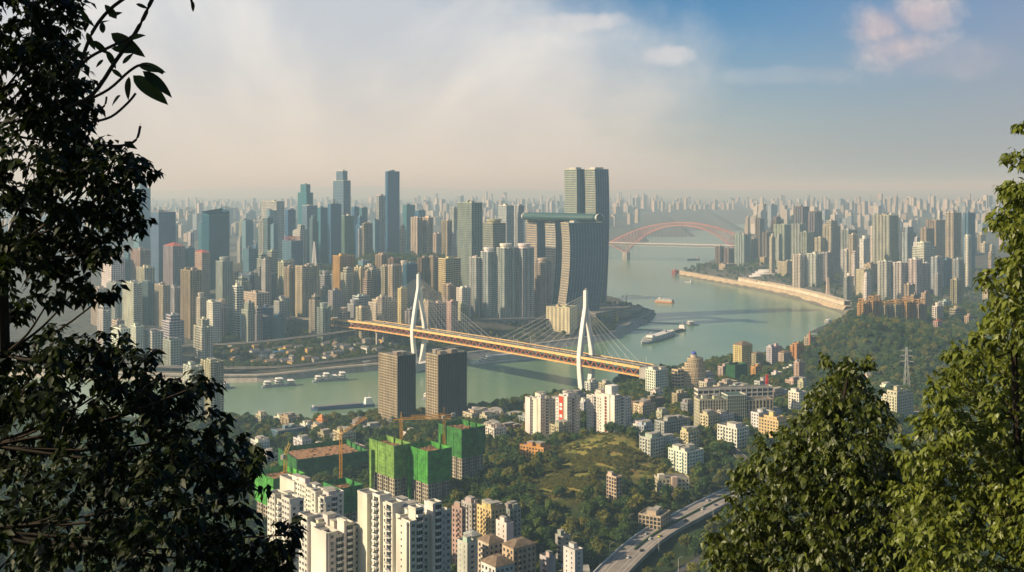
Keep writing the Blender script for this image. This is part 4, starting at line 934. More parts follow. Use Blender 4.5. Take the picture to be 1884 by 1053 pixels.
# ------------------------------------------------------------------ cable-stayed bridge
def cable_bridge():
    A = Vector((-156, 1817, 0)); Bp = Vector((104, 1530, 0)); d = (Bp - A).normalized(); n = Vector((-d.y, d.x, 0)); span = (Bp - A).length
    if n.y > 0: n = -n                                      # n points to the viewer's side
    zt = 62.0; dep = 12.5; hw = 12.0
    s0, s1 = -245.0, span + 112.0
    root = thing('cable_stayed_bridge', 'double-deck cable-stayed bridge with orange truss and white needle pylons', 'bridge', (A.x, A.y, 0))
    zdeck = lambda s: zt + 2.2 * math.sin(math.pi * (s - s0) / (s1 - s0)) - (max(0, -s - 120) * .02)
    def at(s, off, z): p = A + d * s + n * off; return Vector((p.x, p.y, z))
    st = np.linspace(s0, s1, 41)
    m = MB(); m.loft([[at(s, hw + 2, zdeck(s)), at(s, -hw - 2, zdeck(s)), at(s, -hw - 2, zdeck(s) - 1.0), at(s, hw + 2, zdeck(s) - 1.0)] for s in st]); dk = m.build('road_deck', M_asph, root)
    for sg in (1, -1):
        m = MB(); m.loft([[at(s, sg * (hw + 2.3), zdeck(s) + 1.1), at(s, sg * (hw + 1.9), zdeck(s) + 1.1), at(s, sg * (hw + 1.9), zdeck(s) - 2.4), at(s, sg * (hw + 2.3), zdeck(s) - 2.4)][::sg] for s in st]); m.build('edge_girder', M_paint, root, (.78, .52, .19))
        m = MB(); m.loft([[at(s, sg * (hw + .8), zdeck(s) - dep + 1.5), at(s, sg * (hw - .6), zdeck(s) - dep + 1.5), at(s, sg * (hw - .6), zdeck(s) - dep - .6), at(s, sg * (hw + .8), zdeck(s) - dep - .6)][::sg] for s in st]); m.build('lower_chord', M_paint, root, (.70, .40, .12))
        m = MB(); k = 0; ds = 8.0; s = s0 + 60; fl = False
        while s + ds < s1:
            za, zb = zdeck(s) - 2.3, zdeck(s) - dep + 1.0
            p, q = (at(s, sg * hw, za), at(s + ds, sg * hw, zb)) if fl else (at(s, sg * hw, zb), at(s + ds, sg * hw, za))
            m.bar(p, q, 1.3); fl = not fl; s += ds
        m.build('truss_web', M_paint, root, (.42, .12, .05), kind='stuff')
    m = MB(); m.loft([[at(s, hw - .5, zdeck(s) - dep + .6), at(s, -hw + .5, zdeck(s) - dep + .6), at(s, -hw + .5, zdeck(s) - dep - .2), at(s, hw - .5, zdeck(s) - dep - .2)] for s in st]); m.build('lower_deck', M_conc, root)
    for off, wd in ((-7, .2), (-3.6, .2), (3.6, .2), (7, .2)):
        m = MB(); s = s0 + 5
        while s < s1 - 8:
            m.quad(at(s, off - wd, zdeck(s) + .03), at(s, off + wd, zdeck(s) + .03), at(s + 5, off + wd, zdeck(s + 5) + .03), at(s + 5, off - wd, zdeck(s + 5) + .03)); s += 13
        m.build('lane_marking', M_line, dk, kind='stuff')
    m = MB(); m.loft([[at(s, .5, zdeck(s) + .9), at(s, -.5, zdeck(s) + .9), at(s, -.5, zdeck(s) + .01), at(s, .5, zdeck(s) + .01)] for s in st]); m.build('median', M_conc, dk)
    # railings and lamps
    lm = MB()
    s = s0 + 10
    lamp = MB(); lamp.bar((0, 0, 0), (0, 0, 9), .22); lamp.bar((0, 0, 9), (1.8, 0, 9.4), .16)
    lme = lamp.data('lamp_post', mats=(M_white,))
    while s < s1:
        for sg in (1, -1):
            p = at(s, sg * (hw + 1.5), zdeck(s)); o = link('lamp_post', lme, root); o.location = p - root.location; o.rotation_euler = (0, 0, math.atan2(-sg * n.y, -sg * n.x))
        s += 38
    # pylons
    for i, s in enumerate((0.0, span)):
        ptop = 155.0
        def half(z):
            if z < 4: return 5.5
            if z < zt: return 5.5 + 6.7 * math.sin(math.pi / 2 * (z - 4) / (zt - 4))
            if z < 132: return .2 + 12.0 * (1 - ((z - zt) / (132 - zt)) ** 1.25)
            return 0.2
        py = MB(); c0 = A + d * s
        for sg in (1, -1):
            rings = []
            zs = np.linspace(-5, ptop if sg == 1 else 134, 40)
            for z in zs:
                wv = 8.6 - 3.0 * max(0, z) / ptop; th_ = 4.6 - 1.4 * max(0, z) / ptop
                c = at(s, sg * (half(z) + .2), z)
                rings.append([c + d * (wv / 2 * e) + n * (th_ / 1.0 * f * .75) for e, f in ((-1, .8), (-.8, 1), (.8, 1), (1, .8), (1, -.8), (.8, -1), (-.8, -1), (-1, -.8))])
            py.loft(rings)
        pyo = py.build('pylon', M_white, root, smooth=False)
        m = MB()
        m.box((c0.x, c0.y), (d.x, d.y), (n.x, n.y), 10, 12, -6, 6.0); m.build('pylon_base', M_conc, root)
        tip = MB(); t0 = at(s, .4, ptop); tip.bar(t0, t0 + Vector((0, 0, 3)), 2.6); tip.build('pylon_tip', M_paint, pyo, (.5, .48, .42))
        for sg in (1, -1):
            for k in range(10):
                sa = s + sg * (34 + 17.5 * k); za = 116 + 3.6 * k
                if not s0 + 4 < sa < s1 - 2: continue
                m = MB(); m.bar(at(s + sg * 1.5, 0, za), at(sa, 0, zdeck(sa) + .8), .30, sides=5); m.build('stay_cable', M_paint, pyo, (.66, .64, .58))
    # piers of the approach
    for s in (-235, -175, -110):
        m = MB(); c = A + d * s; g = gz(c.x, c.y)
        for sg in (1, -1): m.box((c.x + n.x * 7 * sg, c.y + n.y * 7 * sg), (d.x, d.y), (n.x, n.y), 1.8, 1.8, g - 3, zdeck(s) - dep - .3)
        m.box((c.x, c.y), (d.x, d.y), (n.x, n.y), 2.2, 10.5, zdeck(s) - dep - 3, zdeck(s) - dep - .25); m.build('approach_pier', M_conc, root)
    m = MB(); c = A + d * (s1 + 8); m.box((c.x, c.y), (d.x, d.y), (n.x, n.y), 8, 15, gz(c.x, c.y) - 6, zdeck(s1) - .2); m.build('abutment', M_conc, root)
    # ramp on the far side
    p0 = at(s0, 0, zdeck(s0)); path = smooth_path([p0, (p0.x - 60, p0.y + 40, 54), (p0.x - 150, p0.y + 45, 50), (p0.x - 300, p0.y - 10, 44), (p0.x - 520, p0.y - 60, 34), (p0.x - 900, p0.y - 60, 30)])
    m = MB(); strip(m, path, 17, 0, 1.6); m.build('ramp', M_asph, root)
    m = MB(); Lr, Rr = strip(MB(), path, 17.6); 
    for side in (Lr, Rr): m.loft([[p + Vector((0, 0, 1.1)), p + Vector((.0, .35, 1.1)), p + Vector((0, .35, -1.5)), p + Vector((0, 0, -1.5))] for p in side])
    m.build('ramp_parapet', M_conc, root)
    for p in path[3::5]:
        g = gz(p.x, p.y)
        if p.z - 2 > g: m = MB(); m.box((p.x, p.y), (1, 0), (0, 1), 1.5, 1.5, g - 2, p.z - 1.65); m.build('ramp_pier', M_conc, root)
    for p in path[::4]: FOOT.append((p.x, p.y, 12))
    for s in np.linspace(s0, 40, 8): c = A + d * s; FOOT.append((c.x, c.y, 14))
    for s in np.linspace(span - 20, s1, 5): c = A + d * s; FOOT.append((c.x, c.y, 14))
    return lambda s, off: at(s, off, zdeck(s) + .02), s0, s1, d
DECK, DS0, DS1, DDIR = cable_bridge()

# ------------------------------------------------------------------ steel arch bridge far upstream
def arch_bridge():
    a = W(1152, 478, 4511); a.z = 0; b = Vector((905, 4310, 0)); d = (b - a).normalized(); n = Vector((-d.y, d.x, 0)); L_ = (b - a).length
    root = thing('arch_bridge', 'red steel truss arch bridge crossing the river far upstream', 'bridge', (a.x, a.y, 0))
    zd = 70.0; top = 158.0; red = (.46, .20, .16)
    up = lambda s: zd + (top - zd) * (1 - ((s - L_ / 2) / (L_ / 2 + 70)) ** 2) if -75 < s < L_ + 75 else zd
    def lo(s):
        if 0 <= s <= L_: return 30 + (top - 13 - 30) * (1 - abs((s - L_ / 2) / (L_ / 2)) ** 2.3)
        e = (-s if s < 0 else s - L_) / 75; return 30 + (zd - 4 - 30) * min(1, e)
    at = lambda s, o, z: Vector((a.x + d.x * s + n.x * o, a.y + d.y * s + n.y * o, z))
    S = list(np.linspace(-75, 0, 6)) + list(np.linspace(0, L_, 35))[1:] + list(np.linspace(L_, L_ + 75, 6))[1:]
    for sg in (1, -1):
        m1, m2, m3, m4 = MB(), MB(), MB(), MB()
        for s, t in zip(S[:-1], S[1:]):
            m1.bar(at(s, 15 * sg, up(s)), at(t, 15 * sg, up(t)), 3.0); m2.bar(at(s, 15 * sg, lo(s)), at(t, 15 * sg, lo(t)), 3.0)
            m3.bar(at(s, 15 * sg, up(s)), at(s, 15 * sg, lo(s)), 1.5); m3.bar(at(s, 15 * sg, lo(s)), at(t, 15 * sg, up(t)), 1.4)
            if lo(s) > zd + 6: m4.bar(at(s, 15 * sg, lo(s)), at(s, 15 * sg, zd), .6)
        m1.build('upper_chord', M_paint, root, red); m2.build('lower_chord', M_paint, root, red); m3.build('truss_web', M_paint, root, (.46, .26, .22), kind='stuff'); m4.build('hanger', M_paint, root, (.45, .40, .38), kind='stuff')
    m = MB()
    for s in S: m.bar(at(s, 15, up(s)), at(s, -15, up(s)), 1.4)
    m.build('cross_brace', M_paint, root, red, kind='stuff')
    m = MB(); m.loft([[at(s, 17, zd + 1.5), at(s, -17, zd + 1.5), at(s, -17, zd - 1.5), at(s, 17, zd - 1.5)] for s in (-330, L_ + 200)]); m.build('upper_deck', M_paint, root, (.62, .55, .50))
    m = MB(); m.loft([[at(s, 14, zd - 9), at(s, -14, zd - 9), at(s, -14, zd - 10.5), at(s, 14, zd - 10.5)] for s in (-75, L_ + 75)]); m.build('lower_deck', M_paint, root, (.62, .55, .50))
    m = MB(); k = 0; s = -75
    while s < L_ + 70: m.bar(at(s, 15, zd - 1), at(s + 7, 15, zd - 9.5), .8); m.bar(at(s + 7, 15, zd - 9.5), at(s + 14, 15, zd - 1), .8); s += 14
    m.build('deck_truss', M_paint, root, (.62, .55, .50), kind='stuff')
    for s in (0, L_):
        c = at(s, 0, 0); m = MB(); m.box((c.x, c.y), (d.x, d.y), (n.x, n.y), 10, 20, -8, 31); m.build('river_pier', M_conc, root)
    for s in (-140, -210, -290):
        c = at(s, 0, 0); m = MB()
        for sg in (1, -1): m.box((c.x + n.x * 9 * sg, c.y + n.y * 9 * sg), (d.x, d.y), (n.x, n.y), 2.5, 2.5, -8, zd - 1.6)
        m.build('approach_pier', M_conc, root)
arch_bridge()

# ------------------------------------------------------------------ embankments, promenade, shore roads
def embank(name, label, pts, z0, z1, off, col, arcade=None, cat='embankment'):
    pts = [Vector((p[0], p[1], 0)) for p in pts]; path = smooth_path(pts, 5)
    root = thing(name, label, cat, (path[len(path) // 2].x, path[len(path) // 2].y, z0))
    inn = []
    for i, p in enumerate(path):
        dd = path[min(i + 1, len(path) - 1)] - path[max(i - 1, 0)]; dd.normalize(); inn.append(Vector((dd.y, -dd.x, 0)) * (1 if off > 0 else -1))
    A = abs(off)
    m = MB()
    for i in range(len(path) - 1):
        p, q, u, v = path[i], path[i + 1], inn[i], inn[i + 1]
        a0 = p + Vector((0, 0, z0)); b0 = q + Vector((0, 0, z0)); a1 = p + u * A * .5 + Vector((0, 0, z1)); b1 = q + v * A * .5 + Vector((0, 0, z1)); a2 = p + u * (A * .5 + 16) + Vector((0, 0, z1)); b2 = q + v * (A * .5 + 16) + Vector((0, 0, z1))
        a3 = a2 - Vector((0, 0, z1 - z0)); b3 = b2 - Vector((0, 0, z1 - z0))
        for w in ((a0, b0, b1, a1), (a1, b1, b2, a2), (a2, b2, b3, a3)): m.quad(*w) if off > 0 else m.quad(*w[::-1])
    m.build('sloping_wall', M_wall, root, col)
    cap = MB()
    cap.tube([p + u * (A * .5 + .5) + Vector((0, 0, z1 + .6)) for p, u in zip(path, inn)], .8, 4); cap.build('parapet', M_conc, root)
    if arcade:
        ar = MB(); c = MB(); acc = 0
        for i in range(len(path) - 1):
            L_ = (path[i + 1] - path[i]).length; k = max(1, int(L_ / arcade))
            for j in range(k):
                t = j / k; p = path[i].lerp(path[i + 1], t) + inn[i] * (A * .5 - 1.6); dd = (path[i + 1] - path[i]).normalized()
                ar.box((p.x, p.y), (dd.x, dd.y), (inn[i].x, inn[i].y), 1.0, 1.0, z0, z1 - .6)
        ar.build('arcade_pillar', M_wall, root, [min(.8, v * 1.2) for v in col], kind='stuff')
        c.loft([[p + u * (A * .5 - 3.2) + Vector((0, 0, z1 + .1)), p + u * (A * .5 + .6) + Vector((0, 0, z1 + .1)), p + u * (A * .5 + .6) + Vector((0, 0, z1 - .6)), p + u * (A * .5 - 3.2) + Vector((0, 0, z1 - .6))] for p, u in zip(path, inn)])
        c.build('arcade_deck', M_wall, root, col)
    return root
embank('river_embankment', 'sunlit sandy embankment wall curving below the white promenade flats', [(790, 2610), (772, 2850), (738, 3077), (652, 3400), (562, 3735)], -1, 14, 24, (.42, .345, .225))
embank('road_viaduct', 'pale arcaded promenade road above the sandy embankment', [(803, 2640), (790, 2850), (757, 3080), (690, 3330)], 10, 24, 10, (.60, .52, .40), arcade=9)
embank('river_embankment', 'long pale quay on pillars on the far shore of the nearer river arm', [(-900, 1748), (-443, 1668), (-290, 1736), (-180, 1806)], -1, 9.5, -14, (.40, .37, .31), arcade=8)
embank('river_embankment', 'grey sloping quay below the white lattice towers', [(-170, 1812), (-100, 1866), (60, 2006), (200, 2146), (285, 2376), (335, 2530)], -1, 10, -24, (.30, .29, .26))
def shore_road(name, label, pts, w):
    path = smooth_path([Vector((x, y, (gz(x, y) if z is None else z))) for x, y, z in pts], 8)
    o = thing(name, label, 'road', path[0]); m = MB(); strip(m, path, w, .4, 1.2); m.build('carriageway', M_asph, o)
    m = MB(); Lr, Rr = strip(MB(), path, w)
    for side in (Lr, Rr): m.tube([p + Vector((0, 0, .9)) for p in side], .5, 4)
    m.build('kerb_wall', M_conc, o)
    for p in path: FOOT.append((p.x, p.y, w * .6))
    return path
shore_road('shore_road', 'riverside road on terrace above the pillared quay', [(-880, 1790, 16), (-440, 1712, 15), (-290, 1775, 16), (-150, 1885, 18), (0, 1990, 20)], 13)
shore_road('expressway', 'wide elevated road sweeping behind the low-rise quarter', [(-700, 1830, 28), (-480, 1850, 33), (-360, 1905, 38), (-260, 1960, 45), (-120, 2040, 48), (20, 2120, 44), (120, 2180, 34)], 15)
shore_road('shore_road', 'quay road running along the river bend below wooded hill', [(690, 2262, 24), (640, 2180, 24), (600, 2110, 25), (570, 2050, 26)], 12)
def monument():
    p = at_z(1523, 545, 18); root = thing('stone_monument', 'thin tapering stone monument on the promenade', 'monument', p)
    m = MB(); m.bar(p, p + Vector((0, 0, 48)), 9, w2=5); m.build('shaft', M_wall, root, (.55, .44, .34))
    m = MB(); m.bar(p + Vector((0, 0, -1)), p + Vector((0, 0, 4)), 20); m.build('plinth', M_conc, root)
    p = Vector((770, 3300, 26)); root = thing('layered_roof_hall', 'low hall with layered white wing roofs on the promenade park', 'building', p)
    for k in range(4):
        m = MB(); c = (p.x - 10 + k * 14, p.y - 20 + k * 22); rings = []
        for i in range(13):
            t = i / 12 - .5; w = 9 * math.cos(t * 2.6); rings.append([(c[0] + t * 90, c[1] - w, p.z + 6 + k * 4 + 2 * math.cos(t * 6)), (c[0] + t * 90, c[1] + w, p.z + 9 + k * 4), (c[0] + t * 90, c[1] + w, p.z + 8 + k * 4), (c[0] + t * 90, c[1] - w, p.z + 5 + k * 4 + 2 * math.cos(t * 6))])
        m.loft(rings); m.build('wing_roof', M_white, root)
    m = MB(); m.box((p.x + 10, p.y + 10), (1, 0), (0, 1), 34, 22, p.z - 3, p.z + 5); m.build('hall_wall', M_glass, root, (.10, .12, .12)); FOOT.append((p.x, p.y, 70))
    # white tapering spire by the twin flats
    p = W(578, 520, 2330); root = thing('white_spire', 'white tapering twin-leaf spire rising behind the sunlit twin flats', 'spire', (p.x, p.y, p.z))
    for sg in (-1, 1): m = MB(); m.bar(p + Vector((5 * sg, 0, 0)), p + Vector((.8 * sg, 0, 88)), 7.0, w2=1.2); m.build('spire_leaf', M_white, root)
monument()

# ------------------------------------------------------------------ boats
def hull(L_, w, h, bow=.2, flare=1.0):
    rings = []
    for t in np.linspace(0, 1, 12):
        x = (t - .5) * L_; k = 1.0
        if t > 1 - bow: k = math.sqrt(max(.0, 1 - ((t - 1 + bow) / bow) ** 2)) * .98 + .02
        if t < .06: k = .8 + 3.3 * t
        sh = (.6 * ((t - .6) / .4) ** 2 * h * .5 if t > .6 else 0)
        rings.append([(x, -w / 2 * k, h + sh), (x, w / 2 * k, h + sh), (x, w / 2 * k * .9, -1), (x, -w / 2 * k * .9, -1)])
    return rings
def place(root, p, q):
    root.location = ((p.x + q.x) / 2, (p.y + q.y) / 2, 0); root.rotation_euler = (0, 0, math.atan2(q.y - p.y, q.x - p.x))
def bx(m, x0, x1, y0, y1, z0, z1): m.prism([(x0, y0), (x1, y0), (x1, y1), (x0, y1)], z0, z1, bottom=True)
def passenger_ship(label, p, q, w, decks, hc=(.70, .70, .67), dark=False):
    L_ = (q - p).length; root = thing('passenger_ship', label, 'ship', (0, 0, 0)); dc = (.16, .16, .16) if dark else (.74, .73, .69)
    m = MB(); m.loft(hull(L_, w, 4.0)); hl_ = m.build('hull', M_paint, root, hc)
    m = MB(); m.loft([[(x * 1.001, y * 1.01, 1.2 if z > 0 else .6) for x, y, z in r] for r in hull(L_, w, 4.0)]); m.build('waterline_band', M_paint, hl_, (.10, .16, .25))
    for k in range(decks):
        x0 = -L_ * .46 + k * 1.2; x1 = L_ * (.34 - .035 * k); hw = w * .46 - k * .25; z = 4.1 + k * 2.9
        m = MB(); bx(m, x0, x1, -hw + 1.2, hw - 1.2, z, z + 2.4); m.build('cabin_deck', M_glass, root, (.06, .08, .09))
        m = MB(); bx(m, x0 - .5, x1 + 1.5, -hw, hw, z + 2.4, z + 2.85); bx(m, x0 - .5, x1 + 1.5, -hw, -hw + .15, z, z + 1.0); bx(m, x0 - .5, x1 + 1.5, hw - .15, hw, z, z + 1.0)
        t = x0
        while t < x1: bx(m, t, t + .9, -hw + .02, -hw + 1.1, z, z + 2.4); bx(m, t, t + .9, hw - 1.1, hw - .02, z, z + 2.4); t += 4.2
        m.build('deck_railing', M_paint, root, dc)
    z = 4.1 + decks * 2.9
    m = MB(); bx(m, L_ * .18, L_ * .27, -w * .32, w * .32, z, z + 2.8); m.build('wheelhouse', M_paint, root, dc)
    m = MB(); bx(m, -L_ * .3, -L_ * .25, -1.8, 1.8, z, z + 4.5); m.build('funnel', M_paint, root, (.30, .34, .38))
    m = MB(); m.bar((L_ * .22, 0, z + 2.8), (L_ * .22, 0, z + 9), .35); m.bar((L_ * .22, -2, z + 7), (L_ * .22, 2, z + 7), .25); m.build('mast', M_white, root)
    place(root, p, q)
def cargo_barge(label, p, q, w, hc, stern_house=True):
    L_ = (q - p).length; root = thing('cargo_barge', label, 'barge', (0, 0, 0))
    m = MB(); m.loft(hull(L_, w, 3.6, bow=.1)); m.build('hull', M_paint, root, hc)
    m = MB(); bx(m, -L_ * .30, L_ * .44, -w * .40, w * .40, 3.62, 5.2); m.build('hold_coaming', M_paint, root, [v * .7 for v in hc])
    m = MB(); bx(m, -L_ * .28, L_ * .42, -w * .34, w * .34, 5.25, 5.5); m.build('hatch_cover', M_paint, root, (.20, .19, .18))
    for k in range(3): m = MB(); e = k * 1.2; bx(m, -L_ * .48 + e, -L_ * .35 - e * .3, -w * .42 + e * .5, w * .42 - e * .5, 3.65 + 2.8 * k, 6.4 + 2.8 * k); m.build('deckhouse', M_white, root)
    m = MB(); m.bar((-L_ * .42, 0, 12), (-L_ * .42, 0, 19), .4); m.bar((L_ * .46, 0, 4), (L_ * .46, 0, 9), .3); m.build('mast', M_white, root)
    m = MB(); bx(m, L_ * .44, L_ * .475, -w * .3, w * .3, 3.65, 6.5); m.build('bow_house', M_paint, root, (.5, .52, .55))
    place(root, p, q)
def pontoon(label, p, q, w, roofs):
    L_ = (q - p).length; root = thing('pontoon_boat', label, 'boat', (0, 0, 0))
    m = MB(); bx(m, -L_ / 2, L_ / 2, -w / 2, w / 2, -1, 1.6); m.build('float', M_paint, root, (.22, .26, .30))
    for k in range(roofs):
        c = (-.34 + .68 * k / max(1, roofs - 1)) * L_; hl = L_ * .30 / roofs * (1 + .3 * (k % 2))
        for f in range(2 + k % 2):
            m = MB(); bx(m, c - hl + f, c + hl - f, -w * .38 + f * .6, w * .38 - f * .6, 1.62 + f * 3.6, 4.6 + f * 3.6); pv = m.build('pavilion', M_glass, root, (.22, .22, .20))
            m = MB(); z = 4.62 + f * 3.6
            m.loft([[(c - hl - 1 + f, -w * .44, z), (c + hl + 1 - f, -w * .44, z), (c + hl + 1 - f, w * .44, z), (c - hl - 1 + f, w * .44, z)], [(c - hl * .6, -w * .16, z + 1.5), (c + hl * .6, -w * .16, z + 1.5), (c + hl * .6, w * .16, z + 1.5), (c - hl * .6, w * .16, z + 1.5)]]); m.build('pavilion_roof', M_white, pv)
            m = MB()
            for sx in np.linspace(-hl, hl, 6): m.bar((c + sx, -w * .42, z - 3), (c + sx, -w * .42, z), .35); m.bar((c + sx, w * .42, z - 3), (c + sx, w * .42, z), .35)
            m.build('pavilion_post', M_white, pv)
    m = MB(); m.bar((-L_ * .45, 0, 1.6), (-L_ * .45, 0, 9), .3); m.build('mast', M_white, root)
    place(root, p, q)
cargo_barge('long blue cargo barge with white stern house in mid-river', on_water(688, 747), on_water(572, 756), 13, (.06, .12, .24))
passenger_ship('white multi-deck cruise ship under the cable-stayed bridge', on_water(978, 661), on_water(866, 672), 17, 3)
passenger_ship('white cruise ship glimpsed between the two dark towers', on_water(800, 676), on_water(748, 688), 15, 3)
pontoon('white floating restaurant with pavilion roofs, upstream one at the pillared quay', on_water(482, 713), on_water(545, 709), 14, 3)
pontoon('white floating restaurant with pavilion roofs, downstream one at the pillared quay', on_water(575, 703), on_water(640, 699), 14, 4)
pontoon('little white landing stage at the end of the pillared quay', on_water(412, 716), on_water(428, 713), 9, 1)
passenger_ship('grey-white passenger ship moored beside the far point', on_water(1236, 616), on_water(1181, 634), 20, 2, hc=(.5, .52, .52))
cargo_barge('dark squat work barge moored behind the grey-white ship', on_water(1257, 608), on_water(1236, 613), 16, (.05, .055, .06))
pontoon('small dark landing pontoon at the end of floating walkway', on_water(1268, 599), on_water(1284, 598), 12, 1)
passenger_ship('orange and cream ferry alone on the open river', on_water(1239, 558), on_water(1205, 556), 15, 2, hc=(.55, .25, .10))
cargo_barge('small far barge near the arch bridge', on_water(1286, 478), on_water(1264, 479), 12, (.16, .15, .15))
cargo_barge('tiny work boat close to the sandy embankment tip', on_water(1273, 521), on_water(1260, 520), 8, (.35, .37, .38))
pontoon('small white houseboat by the river bend quay', on_water(1522, 596), on_water(1534, 592), 10, 1)
pontoon('little orange ferry stage between the dark towers', on_water(785, 735), on_water(779, 737), 6, 1)
def walkway(label, px):
    pts = [on_water(*p) for p in px]; root = thing('floating_walkway', label, 'walkway', (pts[0].x, pts[0].y, 0)); m = MB()
    strip(m, [p + Vector((0, 0, 1.2)) for p in pts], 3, 0, .6); m.build('walk_deck', M_paint, root, (.12, .12, .12))
    for a_, b_ in zip(pts[:-1], pts[1:]):
        for k in range(5): c = a_.lerp(b_, (k + .5) / 5); m = MB(); m.box((c.x, c.y), (1, 0), (0, 1), 3.5, 3, -.8, 1.0); m.build('float', M_paint, root, (.07, .075, .08))
walkway('dark floating walkway out to the small landing pontoon', [(1184, 593), (1225, 595), (1268, 598)])
walkway('dark floating walkway out to the grey-white ship', [(1160, 606), (1200, 608), (1236, 611)])
# ------------------------------------------------------------------ two towers on the near shore, lit and shaded sides coloured apart
def dark_tower(x0, xc, x1, yt, Y, label):
    P, r, l, a, b = footprint(x0, xc, x1, Y, 40); reg(P); z0 = base_z(P); z1 = W(0, yt, Y).z
    root = thing('apartment_tower', label, 'tower', ((P[0][0] + P[2][0]) / 2, (P[0][1] + P[2][1]) / 2, z0), 'two dark towers on the near shore')
    m = MB(); facade(m, P, z0, z1, 3.3, 3.6, 1.3, 1.05, .8, edges={3}); m.build('sunlit_wall', M_wall, root, (.42, .35, .24))
    m = MB(); facade(m, P, z0, z1, 3.3, 3.6, .7, .5, .5, edges={0, 1, 2}); m.build('shaded_wall', M_wall, root, (.045, .045, .05))  # shade put into the wall colour of the sides away from the sun
    g = MB(); g.prism(P, z0, z1, top=False); g.build('glazing', M_curt, root, (.008, .011, .016))
    rf = MB(); rf.poly([(*p, z1 + .2) for p in P]); rf.build('roof', M_roof, root)
    rooftop(P, z1, r, l, a, b, root, (.25, .20, .16), 4, 0, 5, seed=int(x0))
    m = MB(); Q = offset_poly(P, -.6)
    for i in range(4):
        p, q = Vector((*Q[i], 0)), Vector((*Q[(i + 1) % 4], 0)); k = int((q - p).length / 3)
        for j in range(k + 1): c = p.lerp(q, j / max(1, k)); m.bar((c.x, c.y, z1), (c.x, c.y, z1 + rng.uniform(1.2, 3.4)), .5)
    m.build('rooftop_post', M_conc, root, kind='stuff')
dark_tower(698, 731, 764, 657, 1330, 'dark unfinished tower with sunlit tan gridded side, upstream of the pair')
dark_tower(785, 806, 858, 655, 1290, 'dark unfinished tower with wider shaded side, downstream of the pair')

